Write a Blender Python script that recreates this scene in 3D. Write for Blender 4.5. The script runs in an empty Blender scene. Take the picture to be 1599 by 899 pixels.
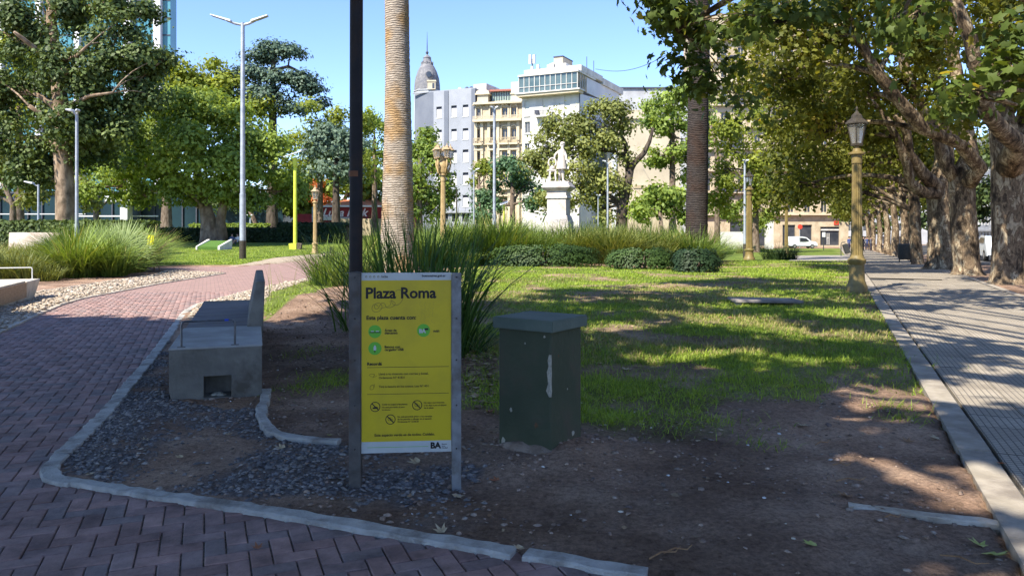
import bpy, bmesh, math, random
import numpy as np
from mathutils import Vector, Matrix
R = math.radians
random.seed(7)
rng = np.random.default_rng(11)
SC = bpy.context.scene
COL = SC.collection

# ------------------------------------------------------------------ camera
F, CX, HOR, CH = 1180.0, 799.5, 358.0, 1.58      # focal length in photo pixels, centre column, eye line, eye height
cam_d = bpy.data.cameras.new("camera")
cam = bpy.data.objects.new("camera", cam_d)
COL.objects.link(cam)
cam.location = (0, 0, CH)
cam.rotation_euler = (R(90), 0, 0)
cam_d.sensor_width = 36.0
cam_d.lens = 36.0 * F / 1599.0
cam_d.shift_y = -(449.5 - HOR) / 1599.0
cam_d.clip_end = 5000
SC.camera = cam

# ------------------------------------------------------------------ sky, sun, exposure
SUN_EL, SUN_AZ = 47.0, 42.0        # azimuth: degrees left of straight behind the camera
world = bpy.data.worlds.new("World")
SC.world = world
world.use_nodes = True
wn = world.node_tree
bg = wn.nodes["Background"]
sky = wn.nodes.new("ShaderNodeTexSky")
sky.sky_type = 'NISHITA'
sky.sun_disc = False
sky.sun_elevation = R(SUN_EL)
sky.sun_rotation = R(180 + SUN_AZ)
sky.air_density = 0.85
sky.dust_density = 0.0
sky.ozone_density = 2.0
bg.inputs[1].default_value = 0.128
tint = wn.nodes.new("ShaderNodeMix"); tint.data_type = 'RGBA'; tint.blend_type = 'MULTIPLY'; tint.inputs[0].default_value = 1.0
tint.inputs[7].default_value = (0.88, 0.95, 1.17, 1)
wn.links.new(sky.outputs[0], tint.inputs[6]); wn.links.new(tint.outputs[2], bg.inputs[0])
sun_d = bpy.data.lights.new("sun", 'SUN')
sun_d.energy = 5.0
sun_d.angle = R(0.53)
sun_d.color = (1.0, 0.93, 0.80)
sun = bpy.data.objects.new("sun", sun_d)
COL.objects.link(sun)
sdir = Vector((-math.sin(R(SUN_AZ)) * math.cos(R(SUN_EL)), -math.cos(R(SUN_AZ)) * math.cos(R(SUN_EL)), math.sin(R(SUN_EL))))
sun.rotation_euler = sdir.to_track_quat('Z', 'Y').to_euler()
sun.location = (-20, -20, 40)
SC.view_settings.view_transform = 'Standard'
SC.view_settings.look = 'None'
SC.view_settings.exposure = 1.14
SC.view_settings.gamma = 1.0
SC.render.engine = 'CYCLES'
SC.cycles.max_bounces = 6
SC.cycles.diffuse_bounces = 3
SC.cycles.transmission_bounces = 4
SC.cycles.transparent_max_bounces = 8

# ------------------------------------------------------------------ place geometry
def sst(t):
    t = np.clip(t, 0, 1); return t * t * (3 - 2 * t)
def gz(x, y):
    """the lie of the land: falls away gently to the right, rises a little on the far left lawn"""
    r = sst((np.asarray(x, float) + 2) / 12.0); l = sst((-np.asarray(x, float) - 6) / 10.0)
    y = np.asarray(y, float)
    return -0.0155 * np.clip(y - 25, 0, 200) * r + 0.018 * np.clip(y - 42, 0, 45) * l
def G(px, py, dmax=400):
    d = 20.0
    lo, hi = 1.0, dmax
    for _ in range(50):
        d = 0.5 * (lo + hi)
        z = float(gz((px - CX) / F * d, d))
        if HOR + (CH - z) / d * F > py: lo = d
        else: hi = d
    return ((px - CX) / F * d, d)
def X(px, d): return (px - CX) / F * d
def Z(py, d): return CH - (py - HOR) / F * d
def P3(px, py, d): return (X(px, d), d, Z(py, d))

_ph = rng.random((64, 64))
def vnoise(x, y, s=1.0, seed=0):
    x = np.asarray(x, float) * s + seed * 17.3 + 1000; y = np.asarray(y, float) * s + seed * 9.7 + 1000
    xi = np.floor(x).astype(int); yi = np.floor(y).astype(int); fx = x - xi; fy = y - yi
    fx = fx * fx * (3 - 2 * fx); fy = fy * fy * (3 - 2 * fy)
    a = _ph[xi % 64, yi % 64]; b = _ph[(xi + 1) % 64, yi % 64]; c = _ph[xi % 64, (yi + 1) % 64]; d = _ph[(xi + 1) % 64, (yi + 1) % 64]
    return (a * (1 - fx) + b * fx) * (1 - fy) + (c * (1 - fx) + d * fx) * fy
def fbm(x, y, s=1.0, seed=0, o=4):
    t = 0; a = 0.5
    for k in range(o):
        t = t + a * vnoise(x, y, s * 2 ** k, seed + k); a *= 0.5
    return t / (1 - 0.5 ** o)
def inpoly(x, y, poly):
    x = np.asarray(x, float); y = np.asarray(y, float); c = np.zeros(x.shape, bool)
    n = len(poly); j = n - 1
    for i in range(n):
        xi, yi = poly[i]; xj, yj = poly[j]
        if yi != yj:
            c ^= ((yi > y) != (yj > y)) & (x < (xj - xi) * (y - yi) / (yj - yi) + xi)
        j = i
    return c
def segdist(x, y, pl):
    best = np.full(np.shape(x), 1e9)
    for (x0, y0), (x1, y1) in zip(pl[:-1], pl[1:]):
        dx, dy = x1 - x0, y1 - y0; L = dx * dx + dy * dy + 1e-9
        t = np.clip(((x - x0) * dx + (y - y0) * dy) / L, 0, 1)
        best = np.minimum(best, np.hypot(x - x0 - t * dx, y - y0 - t * dy))
    return best

# ------------------------------------------------------------------ object helpers
def tag(o, label=None, cat=None, group=None, kind=None):
    if label: o['label'] = label
    if cat: o['category'] = cat
    if group: o['group'] = group
    if kind: o['kind'] = kind
    return o
def link(o, parent=None):
    COL.objects.link(o)
    if parent is not None: o.parent = parent
    return o
def empty(name, loc=(0, 0, 0), rz=0.0, label=None, cat=None, group=None):
    o = bpy.data.objects.new(name, None); o.empty_display_size = 0.2
    link(o); o.location = loc; o.rotation_euler = (0, 0, rz)
    return tag(o, label, cat, group)
def npmesh(name, V, Fc, mats, parent=None, tone=None, smooth=False, midx=None, attrs=None):
    """V (N,3) float, Fc (M,k) int -> mesh object, quickly"""
    V = np.ascontiguousarray(V, dtype=np.float32); Fc = np.ascontiguousarray(Fc, dtype=np.int32)
    me = bpy.data.meshes.new(name)
    me.vertices.add(len(V)); me.vertices.foreach_set("co", V.ravel())
    M, k = Fc.shape
    me.loops.add(M * k); me.loops.foreach_set("vertex_index", Fc.ravel())
    me.polygons.add(M)
    me.polygons.foreach_set("loop_start", np.arange(0, M * k, k, dtype=np.int32))
    me.polygons.foreach_set("loop_total", np.full(M, k, dtype=np.int32))
    if smooth: me.polygons.foreach_set("use_smooth", np.ones(M, dtype=bool))
    if midx is not None: me.polygons.foreach_set("material_index", np.ascontiguousarray(midx, dtype=np.int32))
    for m in (mats if isinstance(mats, (list, tuple)) else [mats]): me.materials.append(m)
    me.update(calc_edges=True)
    if tone is not None:
        a = me.attributes.new("tone", 'FLOAT', 'POINT'); a.data.foreach_set("value", np.ascontiguousarray(tone, dtype=np.float32))
    for nme, arr in (attrs or {}).items():
        a = me.attributes.new(nme, 'FLOAT', 'POINT'); a.data.foreach_set("value", np.ascontiguousarray(arr, dtype=np.float32))
    return link(bpy.data.objects.new(name, me), parent)

class MB:
    def __init__(s): s.v = []; s.f = []; s.m = []
    def add(s, vs, fs, mi=0):
        b = len(s.v); s.v += [tuple(v) for v in vs]; s.f += [tuple(b + i for i in f) for f in fs]; s.m += [mi] * len(fs); return s
    def box(s, x0, x1, y0, y1, z0, z1, mi=0, rz=0, piv=None, taper=None):
        vs = [(x0, y0, z0), (x1, y0, z0), (x1, y1, z0), (x0, y1, z0), (x0, y0, z1), (x1, y0, z1), (x1, y1, z1), (x0, y1, z1)]
        if taper:
            cx, cy = (x0 + x1) / 2, (y0 + y1) / 2
            vs = [v if i < 4 else (cx + (v[0] - cx) * taper, cy + (v[1] - cy) * taper, v[2]) for i, v in enumerate(vs)]
        if rz:
            p = piv or ((x0 + x1) / 2, (y0 + y1) / 2); c, n = math.cos(rz), math.sin(rz)
            vs = [(p[0] + (x - p[0]) * c - (y - p[1]) * n, p[1] + (x - p[0]) * n + (y - p[1]) * c, z) for x, y, z in vs]
        return s.add(vs, [(3, 2, 1, 0), (4, 5, 6, 7), (0, 1, 5, 4), (1, 2, 6, 5), (2, 3, 7, 6), (3, 0, 4, 7)], mi)
    def hexa(s, b, t, mi=0):
        return s.add(list(b) + list(t), [(3, 2, 1, 0), (4, 5, 6, 7), (0, 1, 5, 4), (1, 2, 6, 5), (2, 3, 7, 6), (3, 0, 4, 7)], mi)
    def tube(s, pts, rad, n=8, mi=0, caps=True, wob=0.0, seed=0, flute=0.0):
        pts = [Vector(p) for p in pts]; rr = rad if isinstance(rad, (list, tuple)) else [rad] * len(pts)
        rnd = random.Random(seed); up = None; vs = []
        for i, p in enumerate(pts):
            t = (pts[min(i + 1, len(pts) - 1)] - pts[max(i - 1, 0)])
            if t.length < 1e-9: t = Vector((0, 0, 1))
            t.normalize()
            if up is None:
                up = Vector((1, 0, 0)) if abs(t.x) < 0.9 else Vector((0, 1, 0))
            a = (up - t * up.dot(t))
            if a.length < 1e-6: a = Vector((0, 1, 0)) - t * t.y
            a.normalize(); b = t.cross(a); up = a
            for k in range(n):
                an = 2 * math.pi * k / n; fl = flute * (0.35 + 0.65 * max(0.0, 1 - i / 4.0)) * (math.sin(3 * an + seed + i * .12) + .7 * math.sin(5 * an + seed * 2.1 - i * .2) + .4 * math.sin(8 * an + seed * .7)); r = rr[i] * (1 + wob * (rnd.random() - 0.5) + fl)
                vs.append(p + (a * math.cos(an) + b * math.sin(an)) * r)
        fs = []
        for i in range(len(pts) - 1):
            for k in range(n):
                k2 = (k + 1) % n; fs.append((i * n + k, i * n + k2, (i + 1) * n + k2, (i + 1) * n + k))
        if caps:
            fs.append(tuple(range(n - 1, -1, -1))); fs.append(tuple((len(pts) - 1) * n + k for k in range(n)))
        return s.add(vs, fs, mi)
    def lathe(s, prof, c=(0, 0), n=16, mi=0, sq=False, rz=0.0):
        vs = []; 
        for r, z in prof:
            for k in range(n):
                an = 2 * math.pi * (k + 0.5 * sq) / n + rz; q = r * (math.sqrt(2) if sq and n == 4 else 1)
                vs.append((c[0] + q * math.cos(an), c[1] + q * math.sin(an), z))
        fs = []
        for i in range(len(prof) - 1):
            for k in range(n):
                k2 = (k + 1) % n; fs.append((i * n + k, i * n + k2, (i + 1) * n + k2, (i + 1) * n + k))
        fs.append(tuple(range(n - 1, -1, -1))); fs.append(tuple((len(prof) - 1) * n + k for k in range(n)))
        return s.add(vs, fs, mi)
    def build(s, name, mats, parent=None, bevel=0.0, smooth=False, segs=1, auto=None):
        me = bpy.data.meshes.new(name); me.from_pydata(s.v, [], s.f)
        for m in (mats if isinstance(mats, (list, tuple)) else [mats]): me.materials.append(m)
        me.polygons.foreach_set("material_index", s.m)
        if bevel > 0:
            bm = bmesh.new(); bm.from_mesh(me)
            es = [e for e in bm.edges if e.is_manifold and e.calc_face_angle(0) > 0.5]
            bmesh.ops.bevel(bm, geom=es, offset=bevel, segments=segs, affect='EDGES', clamp_overlap=True)
            bm.to_mesh(me); bm.free()
        if smooth:
            me.polygons.foreach_set("use_smooth", [True] * len(me.polygons))
            if auto: me.set_sharp_from_angle(angle=R(auto))
        me.update()
        return link(bpy.data.objects.new(name, me), parent)

def copy_tree(root, loc, rz, label=None, group=None, scale=None):
    r = root.copy(); COL.objects.link(r); r.location = loc; r.rotation_euler = (0, 0, rz)
    if scale: r.scale = (scale,) * 3
    if label: r['label'] = label
    if group: r['group'] = group
    for ch in list(root.children):
        c = ch.copy(); COL.objects.link(c); c.parent = r
        for g in ch.children:
            d = g.copy(); COL.objects.link(d); d.parent = c
    return r

# ------------------------------------------------------------------ materials
def mat(name, c1, c2=None, scale=8.0, rough=0.8, bump=0.0, bscale=None, metal=0.0, detail=6.0, spec=0.3, coord='Object',
        stain=None, stain_scale=1.5, stretch=None, c3=None, contrast=(0.35, 0.65), trans=None):
    m = bpy.data.materials.new(name); m.use_nodes = True; nt = m.node_tree; N = nt.nodes; L = nt.links
    b = N["Principled BSDF"]; b.inputs["Roughness"].default_value = rough; b.inputs["Metallic"].default_value = metal
    b.inputs["Specular IOR Level"].default_value = spec
    c1 = tuple(c1) + (1,); c2 = (tuple(c2) + (1,)) if c2 else c1
    tc = N.new("ShaderNodeTexCoord"); src = tc.outputs[coord]
    if stretch:
        mp = N.new("ShaderNodeMapping"); mp.inputs["Scale"].default_value = stretch; L.new(src, mp.inputs[0]); src = mp.outputs[0]
    nz = N.new("ShaderNodeTexNoise"); nz.inputs["Scale"].default_value = scale; nz.inputs["Detail"].default_value = detail
    L.new(src, nz.inputs[0])
    cr = N.new("ShaderNodeValToRGB"); cr.color_ramp.elements[0].position = contrast[0]; cr.color_ramp.elements[1].position = contrast[1]
    cr.color_ramp.elements[0].color = c1; cr.color_ramp.elements[1].color = c2
    if c3: e = cr.color_ramp.elements.new(0.5 * (contrast[0] + contrast[1])); e.color = tuple(c3) + (1,)
    L.new(nz.outputs[0], cr.inputs[0]); colr = cr.outputs[0]
    if stain:
        n2 = N.new("ShaderNodeTexNoise"); n2.inputs["Scale"].default_value = stain_scale; n2.inputs["Detail"].default_value = 8; n2.inputs["Roughness"].default_value = 0.65
        L.new(tc.outputs[coord], n2.inputs[0])
        mr = N.new("ShaderNodeMapRange"); mr.inputs[1].default_value = 0.48; mr.inputs[2].default_value = 0.66; L.new(n2.outputs[0], mr.inputs[0])
        mx = N.new("ShaderNodeMix"); mx.data_type = 'RGBA'; mx.inputs[7].default_value = tuple(stain) + (1,)
        L.new(mr.outputs[0], mx.inputs[0]); L.new(colr, mx.inputs[6]); colr = mx.outputs[2]
    L.new(colr, b.inputs["Base Color"])
    if bump:
        n3 = N.new("ShaderNodeTexNoise"); n3.inputs["Scale"].default_value = bscale or scale * 3; n3.inputs["Detail"].default_value = 8
        L.new(src, n3.inputs[0])
        bp = N.new("ShaderNodeBump"); bp.inputs["Strength"].default_value = bump; bp.inputs["Distance"].default_value = 0.02
        L.new(n3.outputs[0], bp.inputs["Height"]); L.new(bp.outputs[0], b.inputs["Normal"])
    return m
def leafmat(name, dark, light, trans=0.35, extra=None, rough=0.55, tcol=None):
    """leaves: colour runs from dark to light with the 'tone' of each leaf; part of the light passes through"""
    m = bpy.data.materials.new(name); m.use_nodes = True; nt = m.node_tree; N = nt.nodes; L = nt.links
    b = N["Principled BSDF"]; b.inputs["Roughness"].default_value = rough; b.inputs["Specular IOR Level"].default_value = 0.25
    at = N.new("ShaderNodeAttribute"); at.attribute_name = "tone"
    cr = N.new("ShaderNodeValToRGB"); cr.color_ramp.elements[0].color = tuple(dark) + (1,); cr.color_ramp.elements[1].color = tuple(light) + (1,)
    if extra:
        cr.color_ramp.elements[1].position = 0.9; e = cr.color_ramp.elements.new(0.985); e.color = tuple(extra) + (1,)
    L.new(at.outputs["Fac"], cr.inputs[0]); L.new(cr.outputs[0], b.inputs["Base Color"])
    tr = N.new("ShaderNodeBsdfTranslucent"); mx = N.new("ShaderNodeMixShader"); mx.inputs[0].default_value = trans
    hs = N.new("ShaderNodeMix"); hs.data_type = 'RGBA'; hs.blend_type = 'MULTIPLY'; hs.inputs[0].default_value = 1.0
    hs.inputs[7].default_value = tuple(tcol or (1.5, 1.35, 0.5)) + (1,)
    L.new(cr.outputs[0], hs.inputs[6]); L.new(hs.outputs[2], tr.inputs[0])
    L.new(b.outputs[0], mx.inputs[1]); L.new(tr.outputs[0], mx.inputs[2])
    L.new(mx.outputs[0], N["Material Output"].inputs[0])
    return m
def islmat(name, cols, rough=0.8, bump=0.0, bscale=60, noise=0.25, nscale=12):
    """each separate stone or brick in the mesh / each object takes its own shade out of cols"""
    m = bpy.data.materials.new(name); m.use_nodes = True; nt = m.node_tree; N = nt.nodes; L = nt.links
    b = N["Principled BSDF"]; b.inputs["Roughness"].default_value = rough; b.inputs["Specular IOR Level"].default_value = 0.3
    g = N.new("ShaderNodeNewGeometry"); oi = N.new("ShaderNodeObjectInfo")
    ad = N.new("ShaderNodeMath"); ad.operation = 'ADD'; L.new(g.outputs["Random Per Island"], ad.inputs[0]); L.new(oi.outputs["Random"], ad.inputs[1])
    fr = N.new("ShaderNodeMath"); fr.operation = 'FRACT'; L.new(ad.outputs[0], fr.inputs[0])
    cr = N.new("ShaderNodeValToRGB"); el = cr.color_ramp.elements
    el[0].color = tuple(cols[0]) + (1,); el[1].color = tuple(cols[-1]) + (1,)
    for i, c in enumerate(cols[1:-1]): e = el.new((i + 1) / (len(cols) - 1)); e.color = tuple(c) + (1,)
    L.new(fr.outputs[0], cr.inputs[0])
    nz = N.new("ShaderNodeTexNoise"); nz.inputs["Scale"].default_value = nscale; nz.inputs["Detail"].default_value = 8; nz.inputs["Roughness"].default_value = 0.7
    L.new(g.outputs["Position"], nz.inputs[0])
    mr = N.new("ShaderNodeMapRange"); mr.inputs[3].default_value = 1 - noise * 1.6; mr.inputs[4].default_value = 1 + noise * 1.6; mr.inputs[1].default_value = 0.3; mr.inputs[2].default_value = 0.7
    L.new(nz.outputs[0], mr.inputs[0])
    mx = N.new("ShaderNodeVectorMath"); mx.operation = 'SCALE'; L.new(cr.outputs[0], mx.inputs[0]); L.new(mr.outputs[0], mx.inputs["Scale"])
    L.new(mx.outputs[0], b.inputs["Base Color"])
    if bump:
        n3 = N.new("ShaderNodeTexNoise"); n3.inputs["Scale"].default_value = bscale; n3.inputs["Detail"].default_value = 6; L.new(g.outputs["Position"], n3.inputs[0])
        bp = N.new("ShaderNodeBump"); bp.inputs["Strength"].default_value = bump; bp.inputs["Distance"].default_value = 0.01
        L.new(n3.outputs[0], bp.inputs["Height"]); L.new(bp.outputs[0], b.inputs["Normal"])
    return m
# ================================================================== GROUND
def GP(l): return [G(a, b) for a, b in l]
KERB_MAIN = GP([(1010, 899), (900, 882), (822, 868)])
KERB_A = GP([(803, 866), (600, 832), (450, 806), (300, 783), (180, 766), (118, 756)])
KERB_B = GP([(118, 756), (90, 752), (76, 744), (78, 733), (98, 712)])
KERB_C = GP([(98, 712), (163, 650), (235, 564), (274, 511), (289, 489), (309, 477), (387, 456), (470, 438), (530, 425), (600, 414)])
KERB_L = GP([(-360, 690), (-150, 583), (0, 518), (56, 492), (95, 476), (125, 467), (167, 459), (250, 443), (351, 427)])
path_px_r = [(1060, 899 + 8), (900, 882), (822, 868), (600, 832), (300, 783), (118, 756), (80, 745), (98, 712), (163, 650), (235, 564), (274, 511), (289, 489), (309, 477), (387, 456), (470, 438), (530, 425), (600, 414)]
path_px_t = [(600, 399), (500, 404), (440, 411), (380, 416), (200, 417), (150, 416), (150, 419), (262, 423), (351, 427), (250, 443), (167, 459), (125, 467), (95, 476), (56, 492), (0, 518), (-150, 583), (-360, 690)]
PATH = GP(path_px_r) + GP(path_px_t) + [(-9.0, 3.2), (-9.0, 0.6), (3.6, 0.6), (2.2, 2.4)]
S_DIR = Vector((0.3925, 0.9198, 0)); S_N = Vector((0.9198, -0.3925, 0)); S_A = Vector((2.334, 3.445, 0))
def sw(t, n, z=0.0):
    p = S_A + S_DIR * t + S_N * n
    return (p.x, p.y, z)
SW_W = 3.25
SIDEWALK = [sw(-6, 0)[:2], sw(-6, SW_W)[:2], sw(170, SW_W)[:2], sw(170, 0)[:2]]
LAWN = GP([(735, 600), (760, 650), (905, 650), (1000, 655), (1100, 628), (1215, 612), (1300, 570), (1375, 600), (1425, 625), (1400, 560), (1360, 480), (1335, 440), (1322, 410), (1240, 410), (1180, 405), (1100, 418), (1000, 420), (760, 410), (700, 400), (690, 470)])
LAWN_S = GP([(412, 508), (470, 485), (500, 455), (540, 440), (545, 425), (480, 437), (425, 452), (412, 470)])
LAWN_FAR = GP([(150, 415), (380, 415), (440, 410), (500, 402), (620, 396), (620, 372), (100, 372)])
BED_MAIN = GP([(560, 440), (745, 425), (770, 412), (950, 418), (1130, 425), (1240, 405), (1240, 395), (1100, 385), (560, 378)])
PALE_L = GP([(351, 427), (250, 443), (167, 459), (125, 467), (95, 476), (56, 492), (0, 518), (-150, 583), (-150, 520), (67, 457), (160, 443), (242, 431), (262, 423)])
PALE_R = GP([(300, 492), (309, 477), (387, 456), (470, 438), (530, 425), (545, 424), (530, 430), (480, 440), (420, 460), (405, 505), (330, 520), (296, 500)])
PALE_T = GP([(360, 417), (440, 411), (500, 404), (620, 397), (620, 392), (500, 398), (430, 405)])
DARKGR = GP([(98, 745), (105, 712), (240, 560), (265, 530), (265, 630), (410, 640), (430, 690), (540, 700), (720, 690), (760, 730), (770, 800), (700, 830), (450, 795), (250, 770)])
PILLAR_C = (0.20, 5.62)
def zones(x, y):
    """fractions of grass and of dark and pale gravel at a point of the ground"""
    wx = x + (fbm(x, y, 1.3, 3) - 0.5) * 0.9; wy = y + (fbm(x, y, 1.3, 8) - 0.5) * 1.3
    g = sum(inpoly(wx + a, wy + b, LAWN).astype(float) for a, b in ((0, 0), (.35, .1), (-.3, .2), (.1, -.4), (-.15, .45), (.5, -.3), (-.55, -.15))) / 7.0
    thin = fbm(x, y, 0.9, 5)
    g = g * np.clip((thin - 0.30) * 6, 0.15, 1)
    g = np.maximum(g, inpoly(x, y + (fbm(x, y, 2, 3) - .5) * .8, LAWN_S) * 0.9)
    far = inpoly(x, y, LAWN_FAR) | ((y > 42) & (x < -3) & (y < 118)) | ((y > 43) & (x > 0) & (y < 118) & (x < 2.6 + .427 * (y - 3.4)))
    g = np.maximum(g, far * 1.0)
    dk = inpoly(wx * .5 + x * .5, wy * .5 + y * .5, DARKGR) * np.clip((fbm(x, y, 1.6, 21) - 0.34) * 4.5, 0, 1)
    pl = (inpoly(x, y, PALE_L) | inpoly(x, y, PALE_R) | inpoly(x, y, PALE_T)).astype(float)
    return g * (1 - pl), dk, pl
KERB_ALL = KERB_MAIN[::1] + KERB_A + KERB_B + KERB_C
def soil_z(x, y):
    z = gz(x, y) + 0.012 + 0.02 * np.clip((y - 7) / 8, 0, 1)
    near = np.clip((30 - y) / 8, 0, 1)
    ed = np.clip(np.minimum(segdist(x, y, KERB_ALL) if np.size(x) else 1, 9) / 0.35, 0.15, 1)
    z = z + near * ed * ((fbm(x, y, 0.7, 1) - 0.40) * 0.06 + (fbm(x, y, 2.6, 6, 2) - 0.5) * 0.045 + (fbm(x, y, 7.0, 2, 3) - 0.5) * 0.045)
    z = z + 0.30 * np.exp(-(((x + 3.9) / 1.3) ** 2 + ((y - 14.6) / 1.6) ** 2))
    z = z + 0.05 * np.exp(-(np.hypot(x - PILLAR_C[0] - 0.05, y - PILLAR_C[1] + 0.22) / 0.42) ** 2 * 1.0)
    z = z + 0.45 * np.exp(-(((x - 0.2) / 9) ** 2 + ((y - 41) / 4.8) ** 2))
    return z
def ground_z(x, y):
    z = soil_z(x, y)
    p = inpoly(x, y, PATH); s = inpoly(x, y, SIDEWALK)
    z = np.where(p, -0.07 + gz(x, y), z); z = np.where(s, -0.05 + gz(x, y), z)
    return z
def axis(parts):
    out = [parts[0][0]]
    for a, b, st in parts:
        n = max(1, int(round((b - a) / st))); out += list(a + (b - a) * (np.arange(1, n + 1) / n))
    return np.array(out)
xs = axis([(-3000, -600, 400), (-600, -150, 50), (-150, -50, 6), (-50, -14, 1.2), (-14, -6, .2), (-6, 6, .065), (6, 14, .2), (14, 50, 1.2), (50, 150, 6), (150, 600, 50), (600, 3000, 400)])
ys = axis([(-60, 0, 5), (0, 2.4, .4), (2.4, 12, .06), (12, 25, .2), (25, 44, .4), (44, 120, 4), (120, 400, 40), (400, 3500, 500)])
GX, GY = np.meshgrid(xs, ys)
GZ = ground_z(GX, GY)
nx, ny = len(xs), len(ys)
idx = np.arange(nx * ny).reshape(ny, nx)
Fq = np.stack([idx[:-1, :-1], idx[:-1, 1:], idx[1:, 1:], idx[1:, :-1]], -1).reshape(-1, 4)
zg, zd, zp = zones(GX, GY)

def ground_material():
    m = bpy.data.materials.new("soil_and_turf"); m.use_nodes = True; nt = m.node_tree; N = nt.nodes; L = nt.links
    b = N["Principled BSDF"]; b.inputs["Roughness"].default_value = 0.95; b.inputs["Specular IOR Level"].default_value = 0.15
    geo = N.new("ShaderNodeNewGeometry"); pos = geo.outputs["Position"]
    def noise(s, d=8, r=0.6):
        n = N.new("ShaderNodeTexNoise"); n.inputs["Scale"].default_value = s; n.inputs["Detail"].default_value = d; n.inputs["Roughness"].default_value = r
        L.new(pos, n.inputs[0]); return n.outputs[0]
    def ramp(f, cs):
        c = N.new("ShaderNodeValToRGB"); el = c.color_ramp.elements
        el[0].position, el[0].color = cs[0][0], cs[0][1] + (1,); el[1].position, el[1].color = cs[-1][0], cs[-1][1] + (1,)
        for p, k in cs[1:-1]: e = el.new(p); e.color = k + (1,)
        L.new(f, c.inputs[0]); return c.outputs[0]
    def mix(f, a, c):
        x = N.new("ShaderNodeMix"); x.data_type = 'RGBA'; L.new(f, x.inputs[0]); L.new(a, x.inputs[6]); L.new(c, x.inputs[7]); return x.outputs[2]
    def attr(n):
        a = N.new("ShaderNodeAttribute"); a.attribute_name = n; return a.outputs["Fac"]
    dirt = ramp(noise(1.3), [(0.3, (0.20, 0.128, 0.088)), (0.5, (0.33, 0.22, 0.155)), (0.7, (0.46, 0.33, 0.24))])
    fine = ramp(noise(30, 10, 0.8), [(0.32, (0.22, 0.20, 0.19)), (0.53, (1, 1, 1)), (0.72, (1.7, 1.62, 1.55))])
    mu = N.new("ShaderNodeMix"); mu.data_type = 'RGBA'; mu.blend_type = 'MULTIPLY'; mu.inputs[0].default_value = 0.85
    L.new(dirt, mu.inputs[6]); L.new(fine, mu.inputs[7]); dirt = mu.outputs[2]
    damp = ramp(noise(0.55, 5, 0.55), [(0.38, (0.55, 0.52, 0.50)), (0.5, (0.9, 0.9, 0.9)), (0.62, (1.15, 1.12, 1.08))])
    m5 = N.new("ShaderNodeMix"); m5.data_type = 'RGBA'; m5.blend_type = 'MULTIPLY'; m5.inputs[0].default_value = 1.0
    L.new(dirt, m5.inputs[6]); L.new(damp, m5.inputs[7]); dirt = m5.outputs[2]
    turf = ramp(noise(0.9), [(0.3, (0.07, 0.10, 0.02)), (0.52, (0.14, 0.20, 0.032)), (0.72, (0.25, 0.26, 0.07))])
    tf = ramp(noise(45, 8, 0.7), [(0.3, (0.35, 0.35, 0.35)), (0.55, (1, 1, 1)), (0.8, (1.7, 1.6, 1.3))])
    m2 = N.new("ShaderNodeMix"); m2.data_type = 'RGBA'; m2.blend_type = 'MULTIPLY'; m2.inputs[0].default_value = 0.9
    L.new(turf, m2.inputs[6]); L.new(tf, m2.inputs[7]); turf = m2.outputs[2]
    vor = N.new("ShaderNodeTexVoronoi"); vor.inputs["Scale"].default_value = 22; L.new(pos, vor.inputs[0])
    pale = ramp(vor.outputs["Color"], [(0.0, (0.20, 0.15, 0.105)), (0.4, (0.36, 0.29, 0.21)), (1.0, (0.48, 0.42, 0.33))])
    dark = ramp(noise(30, 6, 0.7), [(0.3, (0.07, 0.065, 0.065)), (0.7, (0.21, 0.195, 0.19))])
    c = mix(attr("dark_gravel"), dirt, dark); c = mix(attr("grass"), c, turf); c = mix(attr("pale_gravel"), c, pale)
    L.new(c, b.inputs["Base Color"])
    bp = N.new("ShaderNodeBump"); bp.inputs["Strength"].default_value = 1.0; bp.inputs["Distance"].default_value = 0.035
    L.new(noise(24, 10, 0.75), bp.inputs["Height"]); L.new(bp.outputs[0], b.inputs["Normal"])
    return m
M_ground = ground_material()
ground = npmesh("ground", np.stack([GX, GY, GZ], -1).reshape(-1, 3), Fq, M_ground, smooth=True,
                attrs={"grass": zg.ravel(), "dark_gravel": zd.ravel(), "pale_gravel": zp.ravel()})
tag(ground, kind='structure')

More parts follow.
